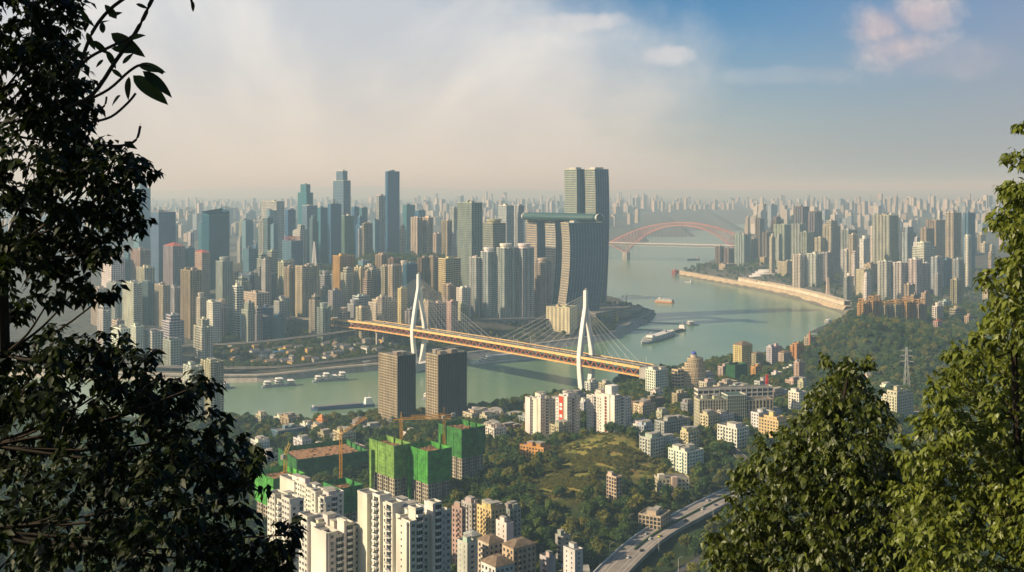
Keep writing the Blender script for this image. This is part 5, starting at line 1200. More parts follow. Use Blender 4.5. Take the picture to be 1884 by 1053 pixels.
# ------------------------------------------------------------------ construction site: netted towers, long netted block, cranes
def netted(label, x0, xc, x1, yt, ynet, Y, net=(.07, .30, .04), th=40, name='netted_tower', extra=True):
    P, r, l, a, b = footprint(x0, xc, x1, Y, th); reg(P); z0 = base_z(P); z1 = W(0, yt, Y).z; zn = W(0, ynet, Y).z
    root = thing(name, label, 'building', ((P[0][0] + P[2][0]) / 2, (P[0][1] + P[2][1]) / 2, z0), 'towers under green net')
    zf = z1 - 4.0
    Pn = notched(P, 9, 2.4, 2.0)
    if zn > z0 + 3:
        m = MB(); facade(m, Pn, z0, zn + 2, 3.0, 3.0, .9, .8, .4); m.build('concrete_frame', M_wall, root, (.50, .44, .34))
    g = MB(); g.prism(Pn, z0, zf - 1, top=False); g.build('dark_interior', M_glass, root, (.05, .05, .045))
    rf = MB(); rf.poly([(*p, zf) for p in Pn]); rf.build('formwork_deck', M_wood, root)
    O_ = offset_poly(notched(P, 13, 3.0, 1.2), 1.5); Oi = offset_poly(notched(P, 13, 3.0, 1.2), 1.35); m = MB()
    n = len(O_); rg = random.Random(int(x0)); zb = max(zn, z0 + .2)
    for i in range(n):
        j = (i + 1) % n; a_, b_ = O_[i], O_[j]; L_ = max(1e-4, math.hypot(b_[0] - a_[0], b_[1] - a_[1])); k = max(1, int(L_ / 2.2)); tt = ((b_[0] - a_[0]) / L_, (b_[1] - a_[1]) / L_); nn = (tt[1], -tt[0])
        nz = max(1, int((z1 - zb) / 3.0))
        for u in range(k):
            for w in range(nz):
                za = zb + (z1 - zb) * w / nz; zc = zb + (z1 - zb) * (w + 1) / nz; bul = rg.uniform(0, .22)
                q = [(a_[0] + (b_[0] - a_[0]) * t, a_[1] + (b_[1] - a_[1]) * t) for t in (u / k, (u + 1) / k)]
                mid = ((q[0][0] + q[1][0]) / 2 + nn[0] * bul, (q[0][1] + q[1][1]) / 2 + nn[1] * bul, (za + zc) / 2)
                c4 = [(*q[0], za), (*q[1], za), (*q[1], zc), (*q[0], zc)]
                for e in range(4): m.poly([c4[e], c4[(e + 1) % 4], mid])
    m.prism(Oi[::-1], zb, z1 - .05, top=False)
    m.build('safety_net', M_net, root, net)
    m = MB()
    for p in O_:
        m.bar((*p, zb), (*p, z1 + rg.uniform(.6, 2.2)), .18)
    for i in range(n):
        p, q = O_[i], O_[(i + 1) % n]
        m.bar((*p, z1), (*q, z1), .16)
        vp, vq = Vector((*p, 0)), Vector((*q, 0)); kk = max(1, int((vq - vp).length / 2.4))
        if (vq - vp).length < .5: continue
        nx_ = (vq - vp).normalized(); nx_ = Vector((nx_.y, -nx_.x, 0)) * .28
        for e in range(kk + 1): c = vp.lerp(vq, e / kk) + nx_; m.bar((c.x, c.y, zb), (c.x, c.y, z1 + rg.uniform(.3, 2.0)), .13)
        zz = zb + 3
        while zz < z1: m.bar((*(vp + nx_).xy, zz), (*(vq + nx_).xy, zz), .22); zz += 3.0
    m.build('scaffold_pole', M_paint, root, [v * .55 + .03 for v in net], kind='stuff')
    m = MB()
    for k in range(90):
        u, v = rg.uniform(.06, .94), rg.uniform(.06, .94); c = (P[0][0] + r[0] * a * u + l[0] * b * v, P[0][1] + r[1] * a * u + l[1] * b * v)
        if rg.random() < .5: an = rg.uniform(0, 3.14); m.box(c, (math.cos(an), math.sin(an)), (-math.sin(an), math.cos(an)), rg.uniform(.5, 2.2), rg.uniform(.2, .7), zf + .01, zf + rg.uniform(.3, 1.3))
        else: m.bar((*c, zf), (c[0], c[1], zf + rg.uniform(1.2, 2.6)), .14)
    m.build('building_material', M_wood, root, kind='stuff')
    if extra:
        m = MB(); u = .0; c = (P[0][0] - r[0] * 3.2 + l[0] * b * .85, P[0][1] - r[1] * 3.2 + l[1] * b * .85)
        m.box(c, r, l, 1.4, 1.2, z0, z1 - 8); m.build('hoist_mast', M_net, root, [v * .9 for v in net])
    return P
netted('bright green netted tower rising beside the long netted block', 684, 726, 752, 820, 880, 860, (.21, .38, .08))
netted('green netted tower with yellow scaffold, between its two neighbours', 754, 788, 826, 830, 890, 850, (.08, .34, .05))
netted('tallest dark green netted tower with crane against its side', 811, 850, 888, 790, 843, 930, (.06, .24, .05))
netted('long low building wrapped in dark green net with blue strips', 516, 548, 672, 845, 930, 960, (.05, .20, .05), th=30, name='netted_block', extra=False)
netted('small green netted stub in front of the white flats', 600, 628, 662, 898, 945, 760, (.05, .24, .06), name='netted_block', extra=False)
netted('brown-decked green stub beside the dark leaves', 474, 505, 556, 880, 935, 800, (.10, .40, .06), name='netted_block', extra=False)
netted('green glass-wrapped half of the pink block on the slope', 1338, 1352, 1372, 672, 712, 1440, (.03, .12, .05), name='netted_block', extra=False)
def blue_strips():
    pass
def crane(label, px, Y, ybase, ytop, jib, cj, az, luff=0.0, col=(.72, .36, .04)):
    b0 = W(px, ybase, Y); zt = W(0, ytop, Y).z; g = min(b0.z, gz(b0.x, b0.y) if True else 0); z0 = g - .5
    root = thing('tower_crane', label, 'crane', (b0.x, b0.y, z0)); s = 1.0
    c4 = [(b0.x + dx, b0.y + dy) for dx, dy in ((-s, -s), (s, -s), (s, s), (-s, s))]
    m = MB()
    for p in c4: m.bar((*p, z0), (*p, zt), .42)
    z = z0; k = 0
    while z < zt - 2.5:
        for i in range(4):
            p, q = c4[i], c4[(i + 1) % 4]
            if k % 2: p, q = q, p
            m.bar((*p, z), (*q, z + 2.5), .22)
        z += 2.5; k += 1
    m.build('mast', M_paint, root, col)
    d = Vector((math.cos(R(az)), math.sin(R(az)), 0)); up = Vector((0, 0, 1)); c = Vector((b0.x, b0.y, zt)); dj = (d * math.cos(R(luff)) + up * math.sin(R(luff))); nn = Vector((-d.y, d.x, 0)); uj = nn.cross(dj) * -1
    if uj.z < 0: uj = -uj
    m = MB(); n = int(jib / 2.5)
    ch = [nn * .8, nn * -.8, uj * 1.7]
    for v in ch: m.bar(c + v, c + v + dj * jib, .34)
    for k in range(n):
        p = dj * (jib * k / n); q = dj * (jib * (k + 1) / n); h = (p + q) * .5
        m.bar(c + p + ch[0], c + h + ch[2], .2); m.bar(c + h + ch[2], c + q + ch[1], .2); m.bar(c + p + ch[1], c + q + ch[0], .2)
    jb = m.build('jib', M_paint, root, col)
    m = MB(); m.bar(c + nn * .8, c + nn * .8 - d * cj, .34); m.bar(c - nn * .8, c - nn * .8 - d * cj, .34)
    for k in range(5): m.bar(c + nn * .8 - d * cj * k / 5, c - nn * .8 - d * cj * (k + 1) / 5, .22)
    m.build('counter_jib', M_paint, root, col)
    e = c - d * cj * .85; m = MB(); m.box((e.x, e.y), (d.x, d.y), (nn.x, nn.y), 1.6, 1.2, c.z - 2.2, c.z + 1.2); m.build('counterweight', M_conc, root)
    m = MB(); t = c + up * 7
    m.bar(c + d * .8, t, .35); m.bar(c - d * .8, t, .35); m.build('tower_head', M_paint, root, col)
    m = MB(); m.bar(t, c + dj * jib * .62 + uj * 1.7, .12); m.bar(t, c - d * cj * .9, .12); m.build('tie_rod', M_paint, root, (.2, .18, .15))
    e = c + d * 1.2 + nn * 1.8; m = MB(); m.box((e.x, e.y), (d.x, d.y), (nn.x, nn.y), 1.1, .8, c.z - 2.4, c.z - .1); m.build('cab', M_paint, root, (.6, .58, .5))
    if luff == 0:
        h = c + d * jib * .7; m = MB(); m.bar(h, h - up * 12, .1); m.box((h.x, h.y), (1, 0), (0, 1), .4, .4, h.z - 13, h.z - 12); m.build('hook', M_dark, jb)
crane('orange tower crane with raised jib over the long netted block', 627, 930, 880, 800, 26, 9, 8, luff=32)
crane('orange tower crane with level jib in front of the dark towers', 738, 1010, 815, 772, 46, 12, 5)
crane('yellow tower crane standing against the tallest netted tower', 817, 945, 800, 764, 30, 10, 200)
crane('small yellow crane beside the brown-decked stub', 525, 830, 880, 838, 10, 4, 70, luff=50, col=(.6, .42, .05))
crane('little dark crane on the riverside plaza tip', 1152, 2560, 560, 545, 36, 10, -5, col=(.2, .2, .2))

# ------------------------------------------------------------------ near white apartment towers, every window its own piece
def near_meshes():
    w = MB(); w.cur = 0
    bx(w, -.75, .75, -.05, .02, 0, 1.5); w.cur = 1
    for x in (-.75, -.02, .69): bx(w, x, x + .07, -.10, -.055, 0, 1.5)
    for z in (-.03, 1.46): bx(w, -.8, .8, -.13, -.06, z, z + .08)
    bx(w, -.9, .9, -.28, .02, -.14, -.04)
    win = w.data('window', mats=(M_glass, M_white))
    s = MB(); s.cur = 0; bx(s, -.35, .35, -.04, .02, 0, .9); s.cur = 1
    for z in (-.05, .88): bx(s, -.42, .42, -.10, .02, z, z + .06)
    small = s.data('small_window', mats=(M_glass, M_white))
    b = MB(); b.cur = 0; bx(b, -1.75, 1.75, -.04, .02, .1, 2.6); b.cur = 1
    bx(b, -1.8, 1.8, -1.35, .02, -.12, .06); bx(b, -1.8, 1.8, -1.35, -1.25, .06, 1.0); bx(b, -1.8, -1.7, -1.25, .0, .06, 1.0); bx(b, 1.7, 1.8, -1.25, .0, .06, 1.0)
    b.cur = 2; bx(b, .5, 1.3, -1.75, -1.38, .2, .8); b.cur = 1
    for x in (-.6, .55): bx(b, x, x + .07, -.09, -.045, .1, 2.6)
    bal = b.data('balcony', mats=(M_glass, M_white, M_conc))
    c = MB(); c.cur = 0; bx(c, -1.75, 1.75, -.04, .02, .1, 2.5); c.cur = 1
    bx(c, -1.8, 1.8, -1.05, .02, -.14, .05); 
    for x in np.linspace(-1.78, 1.72, 8): bx(c, x, x + .06, -1.05, -1.0, .05, 1.05)
    bx(c, -1.8, 1.8, -1.07, -.98, 1.05, 1.13); c.cur = 2; bx(c, -1.3, -.6, -.9, -.4, .06, .9)
    loggia = c.data('balcony', mats=(M_glass, M_white, M_conc))
    a = MB(); bx(a, -.42, .42, -.42, .02, 0, .6); bx(a, -.46, .46, -.46, .02, -.1, -.02); ac = a.data('air_conditioner', mats=(M_conc,))
    return win, small, bal, loggia, ac
WIN, SMALL, BAL, LOG, ACU = near_meshes()
def near_tower(label, x0, xc, x1, yt, Y, left, right, zmin, th=40, wall=(.74, .71, .62)):
    P, r, l, a, b = footprint(x0, xc, x1, Y, th); reg(P); z0 = base_z(P); z1 = W(0, yt, Y).z
    root = thing('apartment_tower', label, 'tower', ((P[0][0] + P[2][0]) / 2, (P[0][1] + P[2][1]) / 2, z0), 'white near flats')
    rg = random.Random(int(x0)); fh = 3.0
    core = MB(); C = [(P[0][0] + r[0] * a * u + l[0] * b * v, P[0][1] + r[1] * a * u + l[1] * b * v) for u, v in ((.06, .06), (.97, .06), (.97, .97), (.06, .97))]
    core.prism(C, z0, z1 - 2.5); core.build('core_wall', M_wall, root, [v * .9 for v in wall])
    rt = root.location; cnt = [0, 0, 0]; JOIN = {}
    def face(origin, t, nn, segs, L_):
        tot = sum(s[0] for s in segs); s = 0
        for wd, pr, dz, typ in segs:
            wd = wd * L_ / tot; p0 = (origin[0] + t[0] * s, origin[1] + t[1] * s); p1 = (origin[0] + t[0] * (s + wd), origin[1] + t[1] * (s + wd)); s += wd
            zt = z1 + dz; inn = min(5.5, 5.5)
            Q = [(p0[0] + nn[0] * pr, p0[1] + nn[1] * pr), (p1[0] + nn[0] * pr, p1[1] + nn[1] * pr), (p1[0] - nn[0] * inn, p1[1] - nn[1] * inn), (p0[0] - nn[0] * inn, p0[1] - nn[1] * inn)]
            e = .012 * (cnt[2] % 7); cnt[2] += 1
            Q = offset_poly(Q, -e)
            m = MB(); m.prism(Q, z0, zt); m.build('wing', M_wall, root, [min(.8, v * rg.uniform(.94, 1.05)) for v in wall])
            rim = MB(); Oo = offset_poly(Q, .12); Ii = offset_poly(Q, -.25)
            for i in range(4):
                j = (i + 1) % 4; rim.quad((*Oo[i], zt - .4), (*Oo[j], zt - .4), (*Oo[j], zt + .9), (*Oo[i], zt + .9)); rim.quad((*Oo[i], zt + .9), (*Oo[j], zt + .9), (*Ii[j], zt + .9), (*Ii[i], zt + .9)); rim.quad((*Ii[j], zt + .01), (*Ii[i], zt + .01), (*Ii[i], zt + .9), (*Ii[j], zt + .9))
            rim.build('parapet', M_wall, root, [v * .92 for v in wall])
            rf = MB(); rf.poly([(*p, zt + .05) for p in Ii]); rf.build('roof', M_roof, root)
            k = 1
            ang = math.atan2(t[1], t[0])
            while zt - k * fh > zmin:
                zf = zt - k * fh; k += 1
                def put(nm, me, off, dzz, dep=0.0):
                    q = (p0[0] + t[0] * off + nn[0] * (pr + .03 + dep), p0[1] + t[1] * off + nn[1] * (pr + .03 + dep), zf + dzz)
                    if Y > 700:
                        jm = JOIN.setdefault(nm, MB()); ca, sa = math.cos(ang), math.sin(ang); n0 = len(jm.v)
                        jm.v += [(q[0] + v.co.x * ca - v.co.y * sa, q[1] + v.co.x * sa + v.co.y * ca, q[2] + v.co.z) for v in me.vertices]
                        for pl in me.polygons: jm.f.append(tuple(n0 + i for i in pl.vertices)); jm.mi.append(pl.material_index)
                        return
                    o = link(nm, me, root, (.03, .04, .045)); o.location = Vector(q) - rt; o.rotation_euler = (0, 0, ang)
                if typ == 'blank': continue
                if typ == 'small': put('window', SMALL, wd * .5, 1.1)
                elif typ == 'balc': put('balcony', BAL if k % 2 or True else LOG, wd * .5, .05)
                elif typ == 'log': put('balcony', LOG, wd * .5, .05)
                elif typ == 'win':
                    nn_ = max(1, int(wd / 2.6))
                    for i in range(nn_): put('window', WIN, wd * (i + .5) / nn_, .9)
                    if rg.random() < .35: put('air_conditioner', ACU, wd * .5 + .2, .1)
    # left-front face runs from P[3] to P[0]; right-front face from P[0] to P[1]
    nl = (-r[0], -r[1]); nrt = (-l[0], -l[1])
    face(P[3], (-l[0], -l[1]), nl, left, b)
    face(P[0], r, nrt, right, a)
    for nm, jm in JOIN.items(): jm.build(nm, (M_glass, M_white, M_conc), root, (.03, .04, .045), kind='stuff')
    rooftop(P, z1 - 2.0, r, l, a, b, root, wall, 3, 0, 7.5, seed=int(xc))
    m = MB()
    for k in range(3):
        u, v = rg.uniform(.3, .7), rg.uniform(.3, .7); c = (P[0][0] + r[0] * a * u + l[0] * b * v, P[0][1] + r[1] * a * u + l[1] * b * v)
        m = MB(); m.tube([(c[0], c[1], z1 - 2.3), (c[0], c[1], z1 - .2)], 1.0, 10); m.build('water_tank', M_white, root)
near_tower('big white stepped tower with balcony columns in front of the netted towers', 661, 752, 831, 956, 480,
           [(5, .9, 3.5, 'blank'), (2.6, -1.2, 1, 'win'), (3.6, .6, 5, 'balc'), (2.6, -.8, 2, 'win'), (3.6, .5, 3.5, 'log'), (2.4, -1, -1, 'blank'), (5, 1.2, -2, 'small')],
           [(3.4, .9, -1.5, 'win'), (3.8, .2, 3.5, 'balc'), (4.5, -1.0, -1, 'win'), (1.4, 1.0, 4, 'blank'), (3.8, .3, 4, 'balc'), (5.5, -.6, -1, 'win')], 112)
near_tower('white tower with dark balcony bays beside the big white stepped tower', 552, 603, 667, 984, 500,
           [(4.5, .6, 3.5, 'win'), (3.0, -1, 1, 'small'), (7, .9, 0, 'blank')],
           [(4, .5, 0, 'win'), (4, .1, -2, 'balc'), (1.4, .9, 4, 'blank'), (4, .2, 2.5, 'balc'), (5, -.6, 0, 'win')], 108)
near_tower('white tower with roof sheds just behind the small netted stub', 574, 598, 634, 924, 600, [(4, .6, 3, 'win'), (4, -.8, 0, 'small'), (4, .5, 2, 'log')], [(3.5, .5, -1, 'win'), (3.8, .1, 2, 'balc'), (4, -.7, 3, 'win')], 96)
near_tower('white tower half covered by the dark leaves', 494, 534, 560, 932, 560, [(4, .6, 2, 'win'), (3.8, -.5, 0, 'balc'), (4, .5, 3, 'win')], [(4, .5, 0, 'win'), (4, -.6, 2, 'log')], 98)
near_tower('long white roof block behind the tower half covered by leaves', 516, 584, 606, 906, 660, [(8, .4, 0, 'blank'), (6, -.4, 1, 'win'), (6, .3, 0, 'win')], [(5, .4, 0, 'win'), (5, -.4, 0, 'win')], 92)
near_tower('white old tower with long red banner on the near shore', 967, 994, 1023, 737, 1100, [(5, .6, 0, 'blank'), (3, -1.2, -1, 'log'), (4, .5, 0, 'blank'), (3, -.6, 5, 'win')], [(3, .4, 2, 'win'), (3.8, -.5, 0, 'balc'), (4, .3, -1, 'win')], 46)
near_tower('white and red old tower touching the red banner tower', 1023, 1043, 1067, 733, 1090, [(3.5, .7, -2, 'win'), (5, .4, 2, 'blank'), (3, -.8, -1, 'win')], [(4, .4, 1, 'win'), (3.8, -.4, -1, 'log'), (4, .3, 0, 'win')], 46)
near_tower('white old tower with red window column and cube penthouse', 1080, 1130, 1161, 735, 1080, [(4, .4, -1.5, 'win'), (3.8, -.4, -1, 'log'), (4, .4, -1, 'win'), (6, 1.1, 3, 'small'), (3, .2, 0, 'blank')], [(4, .6, 3, 'win'), (4, -.5, 0, 'balc'), (4, .3, -1, 'win')], 48)
def penthouse_and_banner():
    P, r, l, a, b = footprint(1080, 1130, 1161, 1080, 40)
    o = [x for x in bpy.data.objects if x.type == 'EMPTY' and x.get('label', '').startswith('white old tower with red window')][0]
    c = (P[0][0] + r[0] * a * .35 + l[0] * b * .3, P[0][1] + r[1] * a * .35 + l[1] * b * .3); m = MB(); z = W(0, 735, 1080).z
    m.box(c, r, l, 5, 4.5, z, z + 11.5); m.build('penthouse', M_wall, o, (.74, .71, .64))
    # red window strip on the lit wall
    Lf = b; nl = (-r[0], -r[1]); zf = z
    for k in range(15):
        q = (P[3][0] - l[0] * b * .72 + nl[0] * 1.22, P[3][1] - l[1] * b * .72 + nl[1] * 1.22); m = MB(); m.box(q, l, r, 1.5, .12, z - 1 - k * 3.0, z + .9 - k * 3.0); m.build('red_window', M_paint, o, (.22, .03, .02))
    P, r, l, a, b = footprint(1023, 1043, 1067, 1090, 40); z = W(0, 733, 1090).z
    t = [x for x in bpy.data.objects if x.type == 'EMPTY' and x.get('label', '').startswith('white and red old tower')][0]
    nl = (-r[0], -r[1]); c = (P[3][0] - l[0] * b * .5 + nl[0] * .62, P[3][1] - l[1] * b * .5 + nl[1] * .62)
    m = MB(); m.box(c, l, r, 3.2, .15, z - 38, z + 1); m.build('red_panel', M_paint, t, (.55, .07, .03))
    for k, (dz, h) in enumerate(((6, 3), (10.5, 2.2), (17.5, 3))):
        m = MB(); m.box((c[0] + nl[0] * .2, c[1] + nl[1] * .2), l, r, 1.9, .06, z - dz - h, z - dz); m.build('white_lettering', M_white, t)
penthouse_and_banner()

# ------------------------------------------------------------------ domed stepped hotel, slab with green glass centre, school
def stepped_hotel():
    c = W(1268, 717, 1390); g = gz(c.x, c.y) - 2; root = thing('stepped_hotel', 'cream stepped round hotel crowned with small blue dome', 'building', (c.x, c.y, g))
    n = 8; top = W(0, 658, 1390).z; rad = 21.0
    def arc(rr, cut): return [(c.x + rr * math.cos(R(t)), c.y + rr * math.sin(R(t)) * .8) for t in np.linspace(180 + cut, 540 - 1e-3 - 0, 22)][:-1]
    for k in range(n):
        za = g + (top - g) * k / n; zb = g + (top - g) * (k + 1) / n; rr = rad * (1 - .045 * k - (.07 * max(0, k - 4)))
        cc = [(c.x + k * 1.1 + rr * math.cos(q), c.y + rr * .85 * math.sin(q)) for q in [2 * math.pi * i / 24 for i in range(24)]]
        m = MB(); m.prism(offset_poly(cc, -.8), za, zb, top=False); m.build('glazing', M_glass, root, (.05, .05, .045))
        m = MB(); facade(m, offset_poly(cc, -.5), za + .01, zb - 1.2, (zb - za) / 2, 2.4, .5, 1.2, .7); m.build('storey_wall', M_wall, root, (.64, .52, .34))
        m = MB(); m.prism(cc, zb - .3, zb); m.build('terrace', M_roof, root)
    for (dx, dz, rr) in ((6, 0, 4.2),):
        z = top; m = MB(); m.prism([(c.x + dx + rr * math.cos(i * math.pi / 5), c.y + rr * math.sin(i * math.pi / 5)) for i in range(10)], z, z + 4); m.build('dome_drum', M_wall, root, (.6, .5, .35))
        m = MB(); m.loft([[(c.x + dx + rr * .8 * math.cos(p) * math.cos(i * math.pi / 5), c.y + rr * .8 * math.cos(p) * math.sin(i * math.pi / 5), z + 4 + rr * math.sin(p)) for i in range(10)] for p in np.linspace(0, 1.5, 6)]); m.build('blue_dome', M_paint, root, (.06, .08, .45), smooth=True)
    P, r, l, a, b = footprint(1237, 1247, 1257, 1370, 40); tower(P, g, W(0, 682, 1370).z, 'hor', (.62, .5, .32), GC['win'], root, Y=9999, parts=('wing_wall', 'wing_glazing', 'wing_roof'))
    FOOT.append((c.x, c.y, 28))
stepped_hotel()
def glass_centre_slab():
    root0 = bld('institute_building', 1278, 1288, 1340, 738, 1100, 'vert', 'cream', 'long cream slab with tall green glass centre bay among trees', cat='building', th=12, no_balc=True)
    root, P, r, l, a, b, z0, zt = root0
    c0 = (P[1][0], P[1][1]); 
    def rect(u0, u1, v0, v1): return [(P[0][0] + r[0] * u + l[0] * v, P[0][1] + r[1] * u + l[1] * v) for u, v in ((u0, v0), (u1, v0), (u1, v1), (u0, v1))]
    m = MB(); Q = rect(a * .96, a + 19, -1.5, b); m.prism(Q, z0, zt + 4.0); m.build('glass_bay', M_curt, root, (.03, .10, .08))
    f = MB(); facade(f, Q, z0, zt + 4.0, 3.4, 2.2, .2, .25, .2); f.build('bay_mullion', M_wallf, root, (.62, .60, .52))
    Q = rect(a + 19.5, a + 48, 0, b * .9); tower(Q, z0, zt - 2, 'vert', (.60, .50, .36), GC['win'], root, Y=9999, parts=('east_wall', 'east_glazing', 'east_roof'))
    Q = rect(6, a + 58, b + 5, b + 15); tower(Q, z0, zt + 7, 'hor', (.66, .62, .54), GC['win'], root, Y=9999, parts=('rear_wall', 'rear_glazing', 'rear_roof'))
    for u in np.linspace(0, 60, 6): FOOT.append((P[0][0] + r[0] * u + l[0] * 8, P[0][1] + r[1] * u + l[1] * 8, 13))
glass_centre_slab()
def school():
    root, P, r, l, a, b, z0, zt = bld('school_building', 1204, 1212, 1268, 883, 885, 'slab', 'cream', 'cream two-storey school with stair tower above the overpass', cat='building', th=8, no_balc=True, roofn=0, mind=9)
    m = MB(); c = (P[0][0] + r[0] * a * .5 - l[0] * .9, P[0][1] + r[1] * a * .5 - l[1] * .9); m.box(c, r, l, 2.2, 1.4, z0, zt + 2.2); m.build('stair_tower', M_wall, root, (.66, .50, .40))
    m = MB(); c = (P[0][0] + r[0] * 3 + l[0] * 4, P[0][1] + r[1] * 3 + l[1] * 4); m.box(c, r, l, 2.5, 2.5, zt + .25, zt + 3.6); m.build('stair_head', M_wall, root, (.66, .60, .48))
school()
def small_stuff():
    p = W(1411, 715, 1340); g = gz(p.x, p.y); root = thing('red_tower', 'small bright red pagoda-like signal tower among trees', 'tower', (p.x, p.y, g)); z = W(0, 690, 1340).z
    for k in range(4): m = MB(); w = 3.4 - .5 * k; za = g + (z - g) * k / 4; zb = g + (z - g) * (k + 1) / 4; m.box((p.x, p.y), (1, 0), (0, 1), w * .7, w * .7, za, zb - .4); m.box((p.x, p.y), (1, 0), (0, 1), w, w, zb - .4, zb); m.build('tower_stage', M_paint, root, (.60, .05, .03))
    p = W(1490, 622, 1780); g = gz(p.x, p.y); root = thing('brick_chimney', 'slender orange brick chimney by the river', 'chimney', (p.x, p.y, g)); m = MB(); m.tube([(p.x, p.y, g - 1), (p.x, p.y, W(0, 611, 1780).z)], [2.2, 1.4], 10); m.build('stack', M_wall, root, (.5, .2, .1)); m = MB(); zz = W(0, 611, 1780).z; m.tube([(p.x, p.y, zz), (p.x, p.y, zz + 1.2)], 1.8, 10); m.build('stack_rim', M_wall, root, (.4, .16, .08))
    # orange tiled pavilion at the shore
    p = W(592, 790, 1300); g = gz(p.x, p.y); root = thing('shore_pavilion', 'orange-roofed ornate pavilion on the near shore beside trees', 'pavilion', (p.x, p.y, g))
    m = MB(); m.box((p.x, p.y), (.8, -.6), (.6, .8), 6, 5, g - 2, g + 6); m.build('pavilion_wall', M_wall, root, (.45, .25, .14))
    for k in range(3):
        w = 8.5 - 2.2 * k; z = g + 5 + 3 * k; m = MB(); u, v = (.8, -.6), (.6, .8)
        q = lambda s: [(p.x + sx * w * s * u[0] + sy * w * .8 * s * v[0], p.y + sx * w * s * u[1] + sy * w * .8 * s * v[1]) for sx, sy in ((-1, -1), (1, -1), (1, 1), (-1, 1))]
        m.loft([[(*c, z) for c in q(1)], [(*c, z + 1.0) for c in q(.75)], [(*c, z + 2.8) for c in q(.35)]]); m.build('tiled_roof', M_roofc, root, (.58, .24, .08))
    FOOT.append((p.x, p.y, 13))
    # steel lattice wheel frame at the shore
    p = W(633, 783, 1310); root = thing('observation_wheel', 'dark skeletal wheel frame between shore trees', 'wheel', (p.x, p.y, gz(p.x, p.y))); c = W(633, 774, 1310)
    m = MB(); ring = [c + Vector((10 * math.cos(t), 3 * math.cos(t), 10 * math.sin(t))) for t in np.linspace(0, 2 * math.pi, 25)]
    for a_, b_ in zip(ring[:-1], ring[1:]): m.bar(a_, b_, .35)
    m.build('rim', M_paint, root, (.12, .12, .11)); m = MB()
    for k in range(0, 24, 2): m.bar(c, ring[k], .22)
    m.build('spoke', M_paint, root, (.12, .12, .11)); m = MB()
    for sx in (-6, 6): m.bar(c, (p.x + sx, p.y, gz(p.x, p.y) - 1), .5)
    m.build('support', M_paint, root, (.12, .12, .11))
    # power pylon
    p = W(1668, 706, 1350); g = gz(p.x, p.y); zt = W(0, 639, 1350).z; root = thing('power_pylon', 'grey lattice electricity pylon before the wooded hill', 'pylon', (p.x, p.y, g)); m = MB(); H_ = zt - g
    lev = [g + H_ * t for t in (0, .2, .38, .54, .68, .8, .9, 1)]; wd = [4.2, 3.1, 2.3, 1.7, 1.3, 1.1, .9, .5]
    for i in range(7):
        for sx, sy in ((1, 1), (1, -1), (-1, -1), (-1, 1)):
            a_ = Vector((p.x + sx * wd[i], p.y + sy * wd[i], lev[i])); b_ = Vector((p.x + sx * wd[i + 1], p.y + sy * wd[i + 1], lev[i + 1])); m.bar(a_, b_, .45)
            sx2, sy2 = sy * 1, -sx; c_ = Vector((p.x + sx2 * wd[i + 1], p.y + sy2 * wd[i + 1], lev[i + 1])); m.bar(a_, c_, .28)
    m.build('lattice_body', M_paint, root, (.42, .43, .42))
    for z, w in ((.70, 8), (.82, 7), (.93, 6)):
        for sg in (1, -1):
            m = MB(); zz = g + H_ * z; e = Vector((p.x + sg * w, p.y - sg * w * .3, zz)); m.bar((p.x + sg, p.y, zz + 1.2), e, .35); m.bar((p.x + sg, p.y, zz - .6), e, .35); m.bar(e, e - Vector((0, 0, 2)), .25); m.build('cross_arm', M_paint, root, (.42, .43, .42))
small_stuff()

